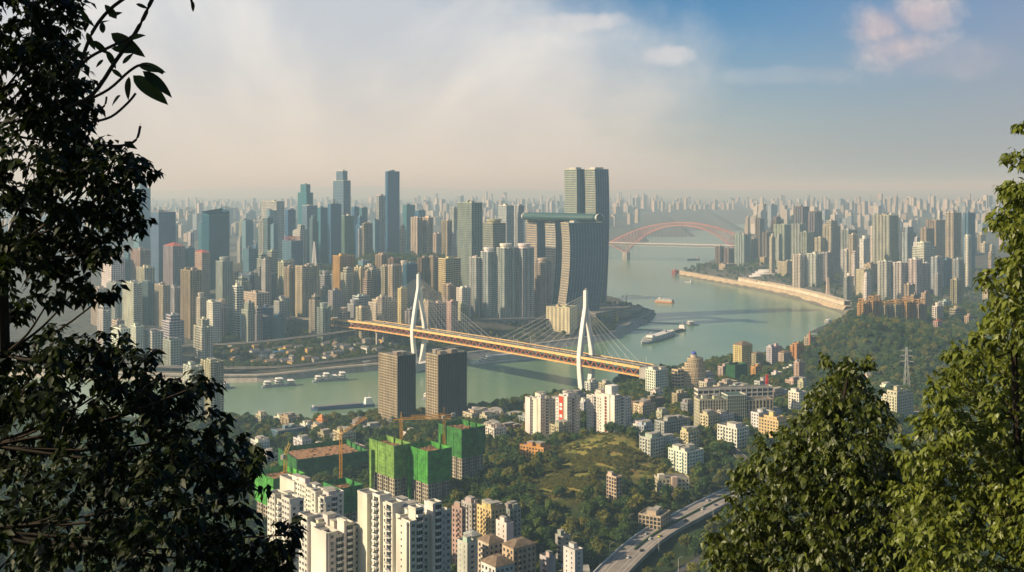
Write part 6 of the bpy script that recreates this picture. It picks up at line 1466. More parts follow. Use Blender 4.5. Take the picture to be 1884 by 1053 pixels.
# ------------------------------------------------------------------ overpass, cars, lamps
def overpass():
    P = [(-30, 480, 52), (18, 590, 49), (50, 672, 48), (71, 725, 48), (102, 787, 48), (143, 845, 48), (182, 895, 48), (235, 950, 48), (310, 1020, 49), (420, 1080, 50)]
    path = smooth_path(P, 8); root = thing('overpass', 'curving concrete overpass carrying traffic through the trees', 'overpass', path[0]); wd = 21.0
    m = MB(); strip(m, path, wd, 0, 1.6); odk = m.build('deck', M_conc, root)
    m = MB(); strip(m, path, wd - 2.2, .03, .02); m.build('carriageway', mat('overpass_asphalt', (.27, .235, .205), .9, .25, .06), odk)
    Lr, Rr = strip(MB(), path, wd)
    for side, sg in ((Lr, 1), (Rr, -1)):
        m = MB(); m.loft([[p + Vector((0, 0, 1.2)), p + Vector((.45, .0, 1.2)), p + Vector((.45, 0, -1.7)), p + Vector((0, 0, -1.7))] for p in side]); m.build('parapet', M_white if sg == 1 else M_conc, root)  # left parapet coloured white for the sunlight falling on it
    Lm, Rm = strip(MB(), path, 1.2); k0 = 28
    m = MB(); m.loft([[a_ + Vector((0, 0, 1.0)), b_ + Vector((0, 0, 1.0)), b_ + Vector((0, 0, .05)), a_ + Vector((0, 0, .05))] for a_, b_ in zip(Rm[k0:], Lm[k0:])]); m.build('median_hedge', M_leafs[2], root)
    for off in (-6.6, -3.4, 3.4, 6.6):
        m = MB()
        for i in range(2, len(path) - 1):
            d = (path[i + 1] - path[i]); L_ = d.length; d.normalize(); n = Vector((-d.y, d.x, 0)); c = path[i] + n * off
            for t in (0, .5):
                a_ = c + d * (L_ * t); b_ = a_ + d * min(3.2, L_ * .4); z = Vector((0, 0, .056)); m.quad(a_ - n * .16 + z, b_ - n * .16 + z, b_ + n * .16 + z, a_ + n * .16 + z)
        m.build('lane_marking', M_line, odk, kind='stuff')
    for i in range(6, len(path) - 2, 5):
        p = path[i]; g = gz(p.x, p.y); d = (path[i + 1] - path[i]).normalized(); n = (-d.y, d.x)
        if p.z - 3 < g: continue
        m = MB(); m.box((p.x, p.y), (d.x, d.y), n, 1.1, 1.6, g - 3, p.z - 2.4); m.box((p.x, p.y), (d.x, d.y), n, 1.3, 7.5, p.z - 3.0, p.z - 1.62); m.build('pier', M_conc, root)
    for p in path: FOOT.append((p.x, p.y, 13)); FOOT.append((p.x + 9, p.y - 12, 12))
    # road in the shade underneath
    P2 = [(60, 560, 44), (92, 660, 43), (115, 720, 43), (150, 770, 43), (190, 830, 43), (215, 900, 44), (205, 980, 48), (200, 1060, 52)]
    p2 = smooth_path([(x, y, gz(x, y) + .9) for x, y, z in P2], 8); r2 = thing('service_road', 'shaded road running beside and below the overpass', 'road', p2[0]); m = MB(); strip(m, p2, 9, 0, .8); m.build('carriageway', M_asph, r2)
    Lk, Rk = strip(MB(), p2, 9.3)
    for s in (Lk, Rk): m = MB(); m.tube([p + Vector((0, 0, .15)) for p in s], .2, 4); m.build('kerb', M_conc, r2)
    for p in p2: FOOT.append((p.x, p.y, 7))
    return path, p2
OPATH, SPATH = overpass()
def car_parts():
    body = MB(); rings = []
    for x, h, w in ((-2.2, .62, .80), (-2.15, .86, .84), (-1.2, .92, .88), (0, .90, .89), (1.1, .88, .88), (1.95, .74, .84), (2.2, .55, .76)):
        rings.append([(x, -w, .28), (x, -w, h * .8), (x, -w * .86, h), (x, w * .86, h), (x, w, h * .8), (x, w, .28)])
    body.loft([r[::-1] for r in rings])
    cab = MB(); lo = [(-1.75, -.76), (1.0, -.76), (1.0, .76), (-1.75, .76)]; hi = [(-1.2, -.62), (.25, -.62), (.25, .62), (-1.2, .62)]
    cab.loft([[(*p, .88) for p in lo], [(*p, 1.38) for p in hi]], cap=False)
    roof = MB(); roof.loft([[(*p, 1.36) for p in hi], [(p[0] * .96, p[1] * .93, 1.45) for p in hi]])
    wh = MB(); wh.loft([[(.32 * math.cos(t), s, .32 + .32 * math.sin(t)) for t in [i * math.pi / 5 for i in range(10)]] for s in (-.11, .11)])
    return body.data('body', mats=(M_paint,)), cab.data('cabin_glass', mats=(M_glass,)), roof.data('roof', mats=(M_paint,)), wh.data('wheel', mats=(M_dark,))
CARM = car_parts()
def car(loc, ang, col, label, group, detailed=True, name='car'):
    o = thing(name, label, 'car', loc, group, ang)
    link('body', CARM[0], o, col); link('cabin_glass', CARM[1], o, (.02, .025, .03)); link('roof', CARM[2], o, col)
    if detailed:
        for x in (-1.4, 1.35):
            for y in (-.82, .82): w = link('wheel', CARM[3], o); w.location = (x, y, 0)
    return o
CC = dict(white=(.75, .75, .73), black=(.02, .02, .022), silver=(.45, .46, .47), yellow=(.65, .60, .04), grey=(.16, .17, .18), blue=(.05, .09, .2), red=(.4, .03, .03))
def along(path, s, off):
    acc = 0
    for a_, b_ in zip(path[:-1], path[1:]):
        L_ = (b_ - a_).length
        if acc + L_ >= s:
            d = (b_ - a_).normalized(); p = a_.lerp(b_, (s - acc) / L_) + Vector((-d.y, d.x, 0)) * off; return p, math.atan2(d.y, d.x)
        acc += L_
    return path[-1], 0
def nearest_s(path, Y):
    acc = 0
    for a_, b_ in zip(path[:-1], path[1:]):
        if b_.y >= Y: return acc
        acc += (b_ - a_).length
    return acc
def traffic():
    rows = [(744, -1.5, 'white', 'white car on the overpass, lowest of the traffic'), (756, -5.0, 'black', 'black car by the outer parapet of the overpass'), (783, -1.8, 'white', 'white car in the overpass middle beside yellow taxi'), (788, -5.2, 'yellow', 'bright yellow taxi on the overpass'),
            (818, 1.9, 'grey', 'dark grey car by the overpass median'), (826, -5.0, 'black', 'black car on the overpass behind the yellow taxi'), (852, -1.8, 'white', 'white car high on the overpass near the leaves'), (868, -5.0, 'grey', 'grey car disappearing behind the sunlit tree'), (872, 5.0, 'silver', 'silver car on the inner overpass lane near the leaves'), (790, 5.2, 'silver', 'silver car by the sunlit overpass parapet')]
    for Y, off, c, lab in rows:
        p, a_ = along(OPATH, nearest_s(OPATH, Y), off); car((p.x, p.y, p.z + .06), a_ + (math.pi if off > 0 else 0), CC[c], lab, 'cars on the overpass')
    rg = random.Random(5)
    g0 = None
    for k in range(34):
        s = DS0 + 70 + (DS1 - DS0 - 90) * (k + rg.random()) / 34; off = rg.choice((-8.8, -5.3, -2, 2, 5.3, 8.8)); p = DECK(s, off)
        car((p.x, p.y, p.z + .05), math.atan2(DDIR.y, DDIR.x) + (math.pi if off > 0 else 0), CC[rg.choice(('white', 'white', 'silver', 'grey', 'black', 'red', 'yellow'))], 'small car in traffic on the cable-stayed bridge deck', 'traffic on the bridge deck', False)
    for k in range(7):
        px = 1022 + 7.0 * k; p = W(px, 1002 - .6 * k, 715); g = gz(p.x, p.y)
        car((p.x, p.y, g + .62), R(70), CC[('white', 'silver', 'white', 'grey', 'white', 'white', 'black')[k]], 'parked car in the small lot, %s from the pale shed' % ORD[k], 'cars parked in the small lot')
    p = W(1045, 1003, 715); m = MB(); g = gz(p.x, p.y); o = thing('car_park', 'small paved lot with parked cars below the wood', 'car park', (p.x, p.y, g)); m.box((p.x, p.y), (1, 0), (0, 1), 14, 6, g - 4, g + .6); m.build('paving', M_conc, o)
    for k in range(7):
        m = MB(); m.box((p.x - 9 + 2.6 * k, p.y + 1), (1, 0), (0, 1), .06, 2.4, g + .602, g + .606); m.build('bay_line', M_line, o)
    FOOT.append((p.x, p.y, 15))
    lp = MB(); lp.tube([(0, 0, 0), (0, 0, 9.5), (.8, 0, 10.4), (2.4, 0, 10.7)], [.13, .09, .07, .06], 6); lp.cur = 1; bx(lp, 2.0, 3.1, -.16, .16, 10.6, 10.78)
    me = lp.data('pole', mats=(M_white, M_conc))
    for i, (px, py, Y) in enumerate(((1312, 1003 - 40, 830), (1212, 992, 760), (1248, 1020, 715), (1290, 988, 770), (1158, 972, 800), (1122, 1008, 740), (1264, 926, 900), (1314, 900, 905), (1312, 858, 960), (1008, 1002, 705))):
        p = W(px, py, Y); g = gz(p.x, p.y); o = thing('street_lamp', 'curved-arm street lamp beside the overpass, %s from the picture foot' % ORD[i], 'lamp', (p.x, p.y, g), 'street lamps by the overpass'); link('pole', me, o)
traffic()

# ------------------------------------------------------------------ low-rise quarter on the far shore
def old_quarter():
    rg = random.Random(21); n = 0; tries = 0
    pal = [('grey', 'grey-tiled house in the low-rise quarter above the pillared quay', (.40, .36, .30), (.17, .17, .18)), ('yellow', 'ochre-walled house in the low-rise quarter above the pillared quay', (.62, .40, .12), (.24, .19, .14)), ('white', 'white-gabled house in the low-rise quarter above the pillared quay', (.68, .66, .60), (.20, .20, .20))]
    while n < 38 and tries < 900:
        tries += 1
        px = rg.uniform(420, 735); Y = rg.uniform(1745, 1930); x = (px - CX) / F * Y
        if river_sd([x], [Y])[0] < 55 or overlaps(x, Y, 7): continue
        k = rg.choice((0, 0, 1, 1, 2)); nm, lab, wc_, rc = pal[k]; g = gz(x, Y); w = rg.uniform(5, 10); d = rg.uniform(4, 6); h = rg.uniform(5, 9.5); an = R(rg.choice((40, 40, 55, 130))); u = (math.cos(an), math.sin(an)); v = (-u[1], u[0])
        o = thing('town_house', lab, 'house', (x, Y, g), 'low-rise quarter houses'); FOOT.append((x, Y, 8)); n += 1
        m = MB(); m.box((x, Y), u, v, w, d, g - 3, g + h); m.build('wall', M_wall, o, wc_)
        q = lambda a_, b_, z: (x + u[0] * a_ + v[0] * b_, Y + u[1] * a_ + v[1] * b_, z)
        m = MB(); e = .7; z0, z1 = g + h - .1, g + h + d * .55
        for sg in (1, -1): m.loft([[q(-w - e, sg * (d + e), z0), q(w + e, sg * (d + e), z0), q(w + e, sg * (d + e), z0 - .3), q(-w - e, sg * (d + e), z0 - .3)], [q(-w - e, 0, z1), q(w + e, 0, z1), q(w + e, 0, z1 - .3), q(-w - e, 0, z1 - .3)]])
        m.poly([q(-w, -d, z0), q(-w, d, z0), q(-w, 0, z1 - .3)][::-1]); m.poly([q(w, -d, z0), q(w, d, z0), q(w, 0, z1 - .3)]); m.build('gable_roof', M_roofc, o, rc)
        m = MB()
        for fl in range(int(h // 3)):
            for t in np.linspace(-w * .7, w * .7, 4): c = q(t, -d - .03, 0); m.box(c, u, v, .6, .06, g + 1 + 3 * fl, g + 2.3 + 3 * fl); c = q(-w - .03, t * d / w, 0); m.box(c, v, u, .5, .06, g + 1 + 3 * fl, g + 2.3 + 3 * fl)
        m.build('window', M_glass, o, (.04, .045, .05), kind='stuff')
    # sheds and tents of the building site there
    for i, (px, py, Y, w, col, lab) in enumerate(((513, 628, 1830, 9, (.06, .16, .32), 'blue-roofed site shed in the low-rise quarter'), (521, 615, 1850, 7, (.60, .50, .05), 'yellow-roofed site shed beside the blue-roofed one'), (673, 620, 1800, 6, (.75, .74, .7), 'white curved canopy tent near the bridge ramp pier'))):
        p = W(px, py, Y); g = gz(p.x, p.y); o = thing('site_shed', lab, 'shed', (p.x, p.y, g)); m = MB(); m.box((p.x, p.y), (.8, .6), (-.6, .8), w, w * .6, g - 2, g + 5); m.build('wall', M_wall, o, (.4, .38, .34)); m = MB(); m.box((p.x, p.y), (.8, .6), (-.6, .8), w * 1.1, w * .68, g + 5.01, g + 6.2); m.build('roof', M_paint, o, col); FOOT.append((p.x, p.y, w))
old_quarter()
# bypass bridge glimpsed between the sunlit trees
def far_viaduct():
    pts = smooth_path([W(1560, 790, 1180), W(1640, 766, 1190), W(1700, 758, 1200), W(1800, 760, 1200)], 6); o = thing('road_viaduct', 'pale road viaduct glimpsed between the two sunlit trees', 'viaduct', pts[0]); m = MB(); strip(m, pts, 12, 0, 1.8); m.build('deck', M_conc, o)
    for p in pts[::5]: g = gz(p.x, p.y); m = MB(); m.box((p.x, p.y), (1, 0), (0, 1), 1.5, 1.5, min(g, p.z - 8) - 2, p.z - 1.82); m.build('pier', M_conc, o)
    for p in pts: FOOT.append((p.x, p.y, 9))
far_viaduct()
# ------------------------------------------------------------------ trees of the town and hills
def crown_mesh(name, seed, m, rad=4.0, hgt=5.5, base=3.0, clumps=20, per=30, leaf=.85):
    rg = np.random.RandomState(seed); V = []; Fc = []
    for c in range(clumps):
        u = rg.normal(size=3); u /= np.linalg.norm(u); rr = rg.uniform(.35, .95)
        ctr = np.array([u[0] * rad * rr * .8, u[1] * rad * rr * .8, base + hgt * .5 + u[2] * hgt * .5 * rr]); cr = rg.uniform(.28, .48) * rad
        for k in range(per):
            d = rg.normal(size=3); d /= np.linalg.norm(d)
            if d[2] < -.5: d[2] *= -1
            p = ctr + d * cr * rg.uniform(.75, 1.08) * np.array([1, 1, .8]); nrm = d + rg.normal(size=3) * .55; nrm /= np.linalg.norm(nrm)
            t = np.cross(nrm, rg.normal(size=3)); t /= np.linalg.norm(t); b = np.cross(nrm, t); s = leaf * rg.uniform(.55, 1.2)
            i = len(V); V += [p - t * s, p - b * s * .55 + nrm * .1, p + t * s, p + b * s * .55 + nrm * .1]; Fc.append((i, i + 1, i + 2, i + 3))
    me = bpy.data.meshes.new(name); me.from_pydata([tuple(v) for v in V], [], Fc); me.materials.append(m); me.update(); return me
def trunk_mesh(seed, base=3.0):
    rg = random.Random(seed); m = MB(); top = (rg.uniform(-.4, .4), rg.uniform(-.4, .4), base + 2.2)
    m.tube([(0, 0, -1.5), (.1, 0, 1.2), (top[0] * .5, top[1] * .5, base), top], [.34, .27, .2, .1], 6)
    for k in range(4): a_ = rg.uniform(0, 6.28); m.tube([(top[0] * .5, top[1] * .5, base - .4 + .3 * k), (math.cos(a_) * 1.8, math.sin(a_) * 1.8, base + 1.6 + .3 * k)], [.13, .05], 5)
    return m.data('trunk', mats=(M_bark,))
VAR = []
for i in range(6):
    VAR.append((crown_mesh('crown', 40 + i, M_leafs[i % 3], rad=(4.2, 3.6, 4.6, 3.2, 3.9, 4.4)[i], hgt=(5.5, 6.5, 5.0, 7.0, 5.8, 5.2)[i], base=2.6), trunk_mesh(80 + i)))
def scatter():
    rg = np.random.RandomState(5)
    pts = []
    def region(n, xr, yr, keep, smin, smax):
        x = rg.uniform(*xr, n); y = rg.uniform(*yr, n); k = keep(x, y) & (np.abs(x) < .53 * y + 15); x, y = x[k], y[k]
        pts.append(np.stack([x, y, rg.uniform(smin, smax, len(x))], 1))
    clear = lambda x, y: np.exp(-(((x - 88) / 52) ** 2 + ((y - 945) / 66) ** 2)) + np.exp(-(((x - 35) / 26) ** 2 + ((y - 868) / 30) ** 2))
    U = lambda x: rg.random(len(x))
    region(12500, (-450, 480), (560, 1450), lambda x, y: (river_sd(x, y) > 6) & (clear(x, y) < .18 + .42 * U(x)), .5, 1.5)
    region(13000, (150, 1100), (1150, 2300), lambda x, y: (river_sd(x, y) > 12) & (y < 2250 - .1 * x) , .6, 1.65)
    region(5200, (-520, 0), (1700, 2000), lambda x, y: (river_sd(x, y) > 42) & (river_sd(x, y) < 300), .6, 1.0)
    region(1600, (-460, -150), (2480, 2760), lambda x, y: np.exp(-(((x + 300) / 130) ** 2 + ((y - 2610) / 90) ** 2)) > .3, .9, 1.5)
    region(3600, (560, 1300), (2300, 3800), lambda x, y: (river_sd(x, y) > 26), .8, 1.4)
    region(1800, (-500, 330), (1900, 2600), lambda x, y: (river_sd(x, y) > 30), .7, 1.2)
    region(900, (850, 1500), (5300, 6000), lambda x, y: (river_sd(x, y) > 40), 2.0, 3.4)
    P = np.concatenate(pts)
    ft = np.array(FOOT)
    ok = np.ones(len(P), bool)
    for fx, fy, fr in ft:
        ok &= (P[:, 0] - fx) ** 2 + (P[:, 1] - fy) ** 2 > (fr * .95 + 1.0) ** 2
    P = P[ok]
    P = np.concatenate([P, ground(P[:, 0], P[:, 1])[:, None] - .6], 1)
    return P
TP = scatter()
def plant():
    X, Y, S, Z = TP.T
    px = CX + F * X / Y; py = HY + F * (CAMZ - Z) / Y
    vis = (px > 420) & (px < 1345) & (py > 760) & (py < 1060)
    idx = np.where(vis)[0]; size = S[idx] / Y[idx]; idx = idx[np.argsort(-size)][:270]
    zones = [(lambda x, y: x < -60, 'leafy tree around the construction site and white flats', 'trees by the construction site'), (lambda x, y: y < 780, 'leafy tree in the wood above the picture foot beside the overpass', 'trees beside the overpass'),
             (lambda x, y: y < 980, 'leafy tree on the slope around the cleared hill', 'trees around the cleared hill'), (lambda x, y: True, 'leafy tree among the near-shore blocks', 'trees among near-shore blocks')]
    first = []; BLD = [o for o in bpy.data.objects if o.get('category') in ('building', 'tower', 'car park')]
    for n, i in enumerate(idx):
        v = n % 6; x, y, s, z = X[i], Y[i], S[i], Z[i]
        for f, lab, gr in zones:
            if f(x, y): break
        dd = [((o.location.x - x) ** 2 + (o.location.y - y) ** 2, o) for o in BLD]; d2, o = min(dd, key=lambda q: q[0])
        if d2 < 45 ** 2: lab = 'tree growing near the ' + ' '.join(o['label'].split(',')[0].split()[:12]); gr = 'trees near the ' + o['label']
        t = thing('leafy_tree', lab, 'tree', (x, y, z), gr, rng.uniform(0, 6.28)); t.scale = (s, s, s * rng.uniform(.9, 1.2))
        c = link('crown', VAR[v][0], t); link('trunk', VAR[v][1], t)
        if n < 6: first.append(c)
    rest = np.setdiff1d(np.arange(len(X)), idx)
    me = bpy.data.meshes.new('woodland'); co = np.stack([X[rest], Y[rest], Z[rest]], 1); me.vertices.add(len(co)); me.vertices.foreach_set('co', co.ravel())
    for nm, arr in (('sc', S[rest]), ('rz', nr.uniform(0, 6.28, len(rest)))): me.attributes.new(nm, 'FLOAT', 'POINT').data.foreach_set('value', arr)
    o = link('woodland', me, None, None, 'stuff'); o['label'] = 'dense mass of trees covering slopes and shores'; o['category'] = 'woodland'
    gn(o, first, 'woodland')
    # shrubs and tall grass tufts on the cleared slope
    shr = [crown_mesh('shrub', 200 + i, M_shrub, rad=1.5, hgt=1.3, base=.1, clumps=9, per=22, leaf=.5) for i in range(3)]
    n = 4200; rg = np.random.RandomState(9); x = np.concatenate([rg.normal(88, 46, n), rg.normal(35, 22, n // 2)]); y = np.concatenate([rg.normal(945, 50, n), rg.normal(868, 26, n // 2)])
    k = np.ones(len(x), bool)
    for fx, fy, fr in FOOT: k &= (x - fx) ** 2 + (y - fy) ** 2 > fr ** 2
    cl = (np.sin(x * .21 + 2 * np.sin(y * .11)) + np.cos(y * .17 + x * .05)) > -.75
    x, y = x[k & cl], y[k & cl]; src = []
    for i in range(3):
        t = thing('shrub', 'pale green shrub on the cleared grassy slope', 'shrub', (x[i], y[i], gz(x[i], y[i]) - .3), 'shrubs on the cleared slope'); src.append(link('foliage', shr[i], t))
    x, y = x[3:], y[3:]
    me = bpy.data.meshes.new('undergrowth'); co = np.stack([x, y, ground(x, y) - .3], 1); me.vertices.add(len(co)); me.vertices.foreach_set('co', co.ravel())
    for nm, arr in (('sc', rg.uniform(.5, 1.5, len(x))), ('rz', rg.uniform(0, 6.28, len(x)))): me.attributes.new(nm, 'FLOAT', 'POINT').data.foreach_set('value', arr)
    o = link('undergrowth', me, None, None, 'stuff'); o['label'] = 'yellow-green undergrowth on the cleared slope'; o['category'] = 'undergrowth'; gn(o, src, 'undergrowth')
def gn(o, sources, name):
    ng = bpy.data.node_groups.new(name, 'GeometryNodeTree'); ng.interface.new_socket('Geometry', in_out='INPUT', socket_type='NodeSocketGeometry'); ng.interface.new_socket('Geometry', in_out='OUTPUT', socket_type='NodeSocketGeometry')
    N = ng.nodes; L = ng.links; gi = N.new('NodeGroupInput'); go = N.new('NodeGroupOutput'); ip = N.new('GeometryNodeInstanceOnPoints'); jn = N.new('GeometryNodeJoinGeometry')
    for s in sources:
        oi = N.new('GeometryNodeObjectInfo'); oi.transform_space = 'ORIGINAL'; oi.inputs['Object'].default_value = s; oi.inputs['As Instance'].default_value = True; L.new(oi.outputs['Geometry'], jn.inputs[0])
    L.new(gi.outputs[0], ip.inputs['Points']); L.new(jn.outputs[0], ip.inputs['Instance']); ip.inputs['Pick Instance'].default_value = True
    rv = N.new('FunctionNodeRandomValue'); rv.data_type = 'INT'
    ins = [s for s in rv.inputs if s.type == 'INT' and s.name in ('Min', 'Max')]; ins[0].default_value = 0; ins[1].default_value = len(sources) - 1
    L.new([s for s in rv.outputs if s.type == 'INT'][0], ip.inputs['Instance Index'])
    a1 = N.new('GeometryNodeInputNamedAttribute'); a1.data_type = 'FLOAT'; a1.inputs[0].default_value = 'sc'; a2 = N.new('GeometryNodeInputNamedAttribute'); a2.data_type = 'FLOAT'; a2.inputs[0].default_value = 'rz'
    cx_ = N.new('ShaderNodeCombineXYZ'); L.new(a2.outputs[0], cx_.inputs[2]); L.new(a1.outputs[0], ip.inputs['Scale']); L.new(cx_.outputs[0], ip.inputs['Rotation']); L.new(ip.outputs[0], go.inputs[0])
    md = o.modifiers.new(name, 'NODES'); md.node_group = ng
plant()

# ------------------------------------------------------------------ the trees the viewer looks out between
def leaf_unit():
    V = [(0, 0, 0), (0, .5, -.07), (0, 1, -.30), (-.25, .42, 0), (.25, .42, 0)]
    return np.array(V, float), [(0, 1, 3), (1, 2, 3), (0, 4, 1), (1, 4, 2)]
LV, LF = leaf_unit()
def leaf_frames(tips, dirs, rg, per, size, droop):
    """whorls of hanging leaves at twig tips -> positions, rotations (3x3), sizes"""
    n = len(tips); P = np.repeat(tips, per, 0); D = np.repeat(dirs, per, 0); N_ = n * per
    a = rg.uniform(0, 2 * np.pi, N_); out = np.stack([np.cos(a), np.sin(a), rg.uniform(-droop - .5, .35 - droop, N_)], 1) + D * .35; out /= np.linalg.norm(out, axis=1)[:, None]
    up = np.tile([0, 0, 1.0], (N_, 1)) + rg.normal(size=(N_, 3)) * .35; s = np.cross(out, up); s /= np.linalg.norm(s, axis=1)[:, None]; u = np.cross(s, out)
    P = P + D * rg.uniform(-.6, .1, N_)[:, None] * size * 1.2 + rg.normal(size=(N_, 3)) * size * .15
    M = np.stack([s, out, u], 2); return P, M, size * rg.uniform(.45, 1.3, N_)
def leaves_mesh(name, P, M, S, m):
    n = len(P); V = (np.einsum('nij,kj->nki', M, LV) * S[:, None, None] + P[:, None, :]).reshape(-1, 3)
    loops = np.concatenate([np.array(f) for f in LF]); lens = np.array([len(f) for f in LF]); allL = (loops[None, :] + (np.arange(n) * 5)[:, None]).ravel(); allN = np.tile(lens, n); st = np.concatenate([[0], np.cumsum(allN)[:-1]])
    me = bpy.data.meshes.new(name); me.vertices.add(len(V)); me.vertices.foreach_set('co', V.ravel()); me.loops.add(len(allL)); me.loops.foreach_set('vertex_index', allL); me.polygons.add(len(allN)); me.polygons.foreach_set('loop_start', st); me.update(calc_edges=True); me.materials.append(m); return me
def near_tree(label, blobs, depth, spread, leaf, dens, m, trunk_px, seed, per=7, droop=.55, singles=90, outer=()):
    rg = np.random.RandomState(seed); tx = (trunk_px - CX) / F * depth; g = gz(tx, depth)
    root = thing('broadleaf_tree', label, 'tree', (tx, depth, g)); off = np.array(root.location)
    tips = []; dirs = []; ctrs = []
    for (px, py, pr) in blobs:
        dd = depth + rg.uniform(-spread, spread) * .6; c = np.array(W(px, py, dd)); r = pr / F * dd; n = max(3, int(dens * (r / leaf) ** 2))
        d = rg.normal(size=(n, 3)); d /= np.linalg.norm(d, axis=1)[:, None]; rr = rg.uniform(.25, 1.0, n) ** .5
        p = c + d * np.array([1, 1.6, 1]) * (rr * r)[:, None]; tips.append(p); dirs.append(d); ctrs.append((c, r))
    for (x, y, z, r, k) in outer:
        n = int(k); d = rg.normal(size=(n, 3)); d /= np.linalg.norm(d, axis=1)[:, None]; tips.append(np.array([x, y, z]) + d * r * (rg.uniform(.2, 1, n) ** .5)[:, None]); dirs.append(d); ctrs.append((np.array([x, y, z]), r))
    T_ = np.concatenate(tips); D = np.concatenate(dirs)
    P, M, S = leaf_frames(T_, D, rg, per, leaf, droop)
    if outer:
        far = P[:, 0] / np.maximum(P[:, 1], .5) < -.52; S = np.where(far, S * 1.9, S)
    # single leaves: those standing out nearest the viewer
    inv = np.abs(P[:, 0] / P[:, 1]) < .46
    cand = np.where(inv)[0]; cand = cand[np.argsort(P[cand, 1] - S[cand] * 4)][:singles]
    rest = np.setdiff1d(np.arange(len(P)), cand)
    link('foliage', leaves_mesh('foliage', P[rest] - off, M[rest], S[rest], m), root, None, 'stuff')
    one = bpy.data.meshes.new('leaf'); one.from_pydata([tuple(v) for v in LV], [], LF); one.materials.append(m)
    for i in cand:
        o = link('leaf', one, root); mt = Matrix([[*(M[i, r] * S[i]), P[i, r] - off[r]] for r in range(3)] + [[0, 0, 0, 1]]); o.matrix_local = mt
    # trunk, boughs, twigs
    hi = min(c[2] for c, r in ctrs) ; top = max(ctrs, key=lambda c: c[0][2])[0]; mid = np.mean([c for c, r in ctrs], 0)
    tr = MB(); stem = [Vector((tx, depth, g - .4)), Vector((tx + .1, depth, g + (mid[2] - g) * .45)), Vector((tx * .5 + mid[0] * .5, depth, mid[2])), Vector((top[0] * .6 + tx * .4, depth, top[2] - .2))]
    stem = smooth_path(stem, 5); tr.tube(stem, [.13 - .11 * i / (len(stem) - 1) for i in range(len(stem))], 8); tr.build('trunk', M_bark, root)
    for c, r in ctrs:
        c = Vector(c); b = min(stem[3:], key=lambda q: (q - c).length + max(0, q.z - c.z) * 2); mm = MB(); md = (b + c) * .5 + Vector((0, 0, -.08)); mm.tube(smooth_path([b, md, c], 4), [.018 - .012 * i / 8 for i in range(9)], 5); mm.build('bough', M_bark, root)
    tw = MB()
    k0 = 0
    for (c, r), t in zip(ctrs, tips):
        for p in t[::5]: tw.bar(Vector(c) * .4 + Vector(p) * .6, p, .012, sides=3)
    tw.build('twig', M_bark, root, kind='stuff')
    return root
LB = [(40, 40, 95), (105, 20, 60), (60, 140, 105), (110, 190, 70), (100, 100, 50), (150, 255, 60), (60, 280, 105), (205, 305, 55), (250, 315, 38), (140, 350, 85), (225, 365, 50), (245, 415, 32), (40, 400, 85), (170, 425, 65), (110, 470, 55), (195, 455, 38), (30, 490, 60), (150, 520, 38), (200, 538, 24), (20, 560, 40), (95, 545, 25),
      (120, 640, 55), (190, 642, 50), (55, 690, 75), (240, 685, 60), (150, 735, 90), (295, 735, 60), (345, 722, 42), (378, 705, 28), (40, 800, 95), (250, 815, 105), (365, 805, 62), (420, 842, 60), (470, 848, 32), (330, 905, 105), (150, 930, 130), (440, 915, 50), (40, 1000, 105), (300, 1020, 115), (425, 1010, 60), (530, 985, 38), (520, 1035, 42), (480, 1035, 52)]
SHADE_BLOBS = [(-4.9, 7.3, 302.3, .9, 150), (-4.3, 7.6, 302.1, .6, 90), (-4.6, 7.5, 303.2, .8, 110), (-5.6, 9.5, 302.6, 1.3, 150), (-5.4, 8.0, 300.6, 1.3, 150), (-5.2, 7.6, 298.6, 1.3, 150), (-5.0, 7.4, 296.8, 1.4, 150), (-6.4, 9.0, 304.2, 1.5, 150), (-6.6, 7.6, 302.2, 1.4, 150), (-4.4, 9.4, 303.4, 1.2, 130), (-6.8, 7.5, 299.8, 1.5, 140), (-7.6, 8.6, 306.0, 1.6, 130)]  # out-of-view foliage added to shade the leaves of the framing tree
left = near_tree('dark shaded broadleaf tree framing the view with dense drooping leaves', LB, 10.5, 1.2, 0.11, 6.2, M_fgl, -140, 3, per=8, droop=.5, singles=110, outer=SHADE_BLOBS)
RA = [(1560, 668, 22), (1522, 662, 18), (1595, 668, 18), (1555, 702, 42), (1582, 735, 48), (1520, 742, 42), (1492, 792, 52), (1552, 792, 75), (1612, 772, 36), (1442, 852, 66), (1520, 862, 95), (1612, 852, 56), (1368, 872, 28), (1392, 932, 66), (1482, 952, 105), (1590, 942, 95), (1352, 1002, 56), (1332, 1040, 46), (1432, 1032, 95), (1560, 1032, 105), (1680, 1002, 88), (1662, 892, 56), (1720, 1040, 80)]
near_tree('sunlit cone-shaped broadleaf tree with hanging olive leaves', RA, 24.0, 1.6, .16, 7.0, M_fgr, 1560, 14, per=8, droop=.75, singles=110)
RB = [(1882, 228, 16), (1874, 292, 26), (1862, 350, 34), (1866, 415, 44), (1690, 835, 48), (1692, 920, 60), (1715, 1005, 80), (1700, 775, 30), (1730, 720, 34), (1910, 232, 14), (1904, 290, 25), (1890, 350, 32), (1888, 420, 41), (1910, 480, 63), (1858, 500, 37), (1818, 522, 21), (1868, 580, 59), (1816, 622, 34), (1772, 662, 37), (1748, 690, 25), (1828, 692, 70), (1898, 682, 63), (1786, 762, 59), (1748, 790, 41), (1876, 802, 88), (1806, 862, 70), (1898, 922, 81), (1788, 942, 70), (1848, 1012, 88), (1728, 852, 39), (1930, 600, 72), (1940, 800, 90), (1940, 1000, 90), (1925, 380, 54)]
near_tree('tall sunlit broadleaf tree leaning in from the picture edge', RB, 20.0, 1.8, .145, 7.0, M_fgr, 1900, 25, per=8, droop=.7, singles=110)
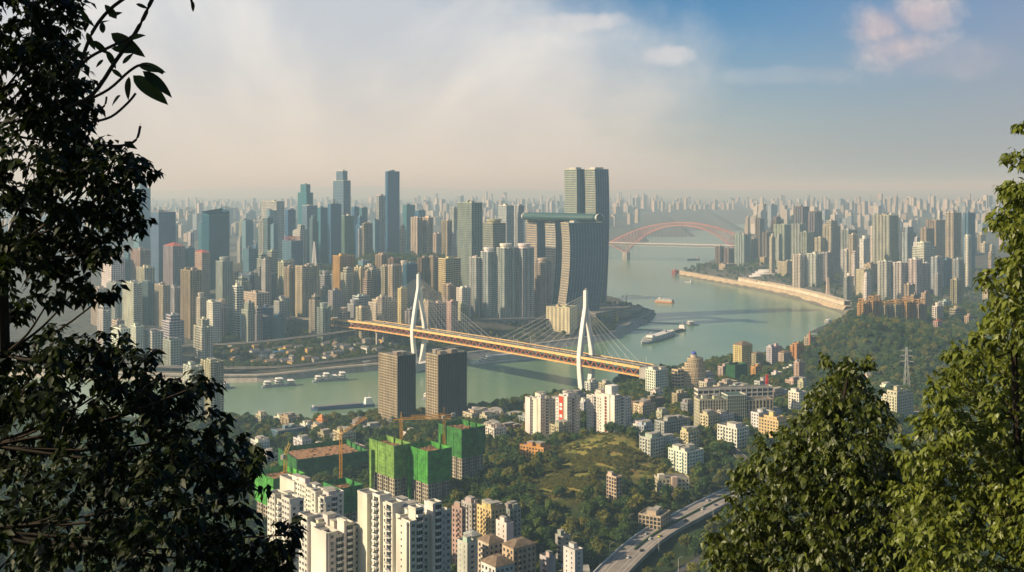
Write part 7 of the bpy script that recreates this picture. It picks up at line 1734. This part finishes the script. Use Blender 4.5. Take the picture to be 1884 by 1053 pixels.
def sprig():
    """bare-ended branch with long leaves reaching out of the dark tree"""
    D_ = 8.0; mm = MB()
    for pts, r in (([(120, 200), (170, 175), (215, 110), (250, 60), (275, 10), (300, -40)], .016), ([(110, 160), (160, 110), (200, 88), (240, 70)], .012), ([(150, 190), (200, 165), (240, 130), (265, 120), (300, 135)], .011), ([(170, 225), (205, 215), (235, 190), (250, 172)], .010), ([(160, 190), (180, 160), (187, 148)], .008), ([(175, 208), (192, 195), (196, 178)], .008), ([(190, 268), (225, 268), (250, 258), (258, 232)], .010), ([(150, 110), (170, 60), (200, 20), (240, -10)], .014), ([(340, -30), (352, 0), (354, 12)], .010)):
        mm.tube(smooth_path([W(a_, b_, D_) for a_, b_ in pts], 4), r, 5)
    mm.build('branch', M_bark, left)
    ts = np.linspace(0, 1, 9); wv = .15 * np.sin(np.pi * ts ** .8) ** .8; zz = -.25 * ts ** 2
    V = [(0, t, z) for t, z in zip(ts, zz)] + [(-w, t, z + .03) for w, t, z in zip(wv, ts, zz)] + [(w, t, z + .03) for w, t, z in zip(wv, ts, zz)]
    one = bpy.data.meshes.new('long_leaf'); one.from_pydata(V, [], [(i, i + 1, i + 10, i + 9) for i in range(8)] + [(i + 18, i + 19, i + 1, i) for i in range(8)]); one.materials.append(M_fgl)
    rg = random.Random(4)
    for (a_, b_, c_, d_) in ((205, 62, 262, 100), (255, 120, 300, 128), (262, 132, 320, 172), (245, 140, 306, 186), (238, 142, 230, 182), (222, 176, 200, 192), (205, 90, 252, 92), (196, 94, 215, 125), (180, 45, 200, 34), (215, 35, 190, 5), (160, 60, 172, 92), (250, 8, 274, 14), (190, 62, 186, 36), (165, 95, 150, 110), (226, 118, 243, 96), (200, 30, 222, 22), (235, 72, 262, 62), (150, 80, 128, 96), (170, 75, 200, 100), (240, 0, 250, -14), (206, 128, 226, 142), (354, 2, 356, 22), (258, 236, 256, 226), (150, 20, 165, 44), (190, 110, 176, 122)):
        p = W(a_, b_, D_); q = W(c_, d_, D_ + rg.uniform(-.06, .06)); dv = q - p; L_ = dv.length; dv.normalize(); nrm = Vector((rg.uniform(-.5, .5), -1, rg.uniform(.2, .9))).normalized(); s = dv.cross(nrm).normalized(); u = s.cross(dv)
        o = link('leaf', one, left); off = left.location; o.matrix_local = Matrix([[s[r] * L_ * 1.15, dv[r] * L_, u[r] * L_, p[r] - off[r]] for r in range(3)] + [[0, 0, 0, 1]])
sprig()

# ------------------------------------------------------------------ hazy air over the whole place
def haze():
    mb = MB(); mb.prism([(-70000, -70000), (70000, -70000), (70000, 70000), (-70000, 70000)], -20, 430, bottom=True)
    m = bpy.data.materials.new('hazy_air'); m.use_nodes = True; N = m.node_tree.nodes
    for n in list(N):
        if n.type != 'OUTPUT_MATERIAL': N.remove(n)
    v = N.new('ShaderNodeVolumePrincipled'); v.inputs['Color'].default_value = (.52, .80, 1.0, 1); v.inputs['Absorption Color'].default_value = (1, 1, 1, 1); v.inputs['Density'].default_value = 0.00014; v.inputs['Anisotropy'].default_value = .12
    m.node_tree.links.new(v.outputs[0], N['Material Output'].inputs['Volume'])
    o = mb.build('haze', m, None, None, kind='stuff'); o['label'] = 'thin pale haze filling the air over city and river'; o['category'] = 'haze'
haze()
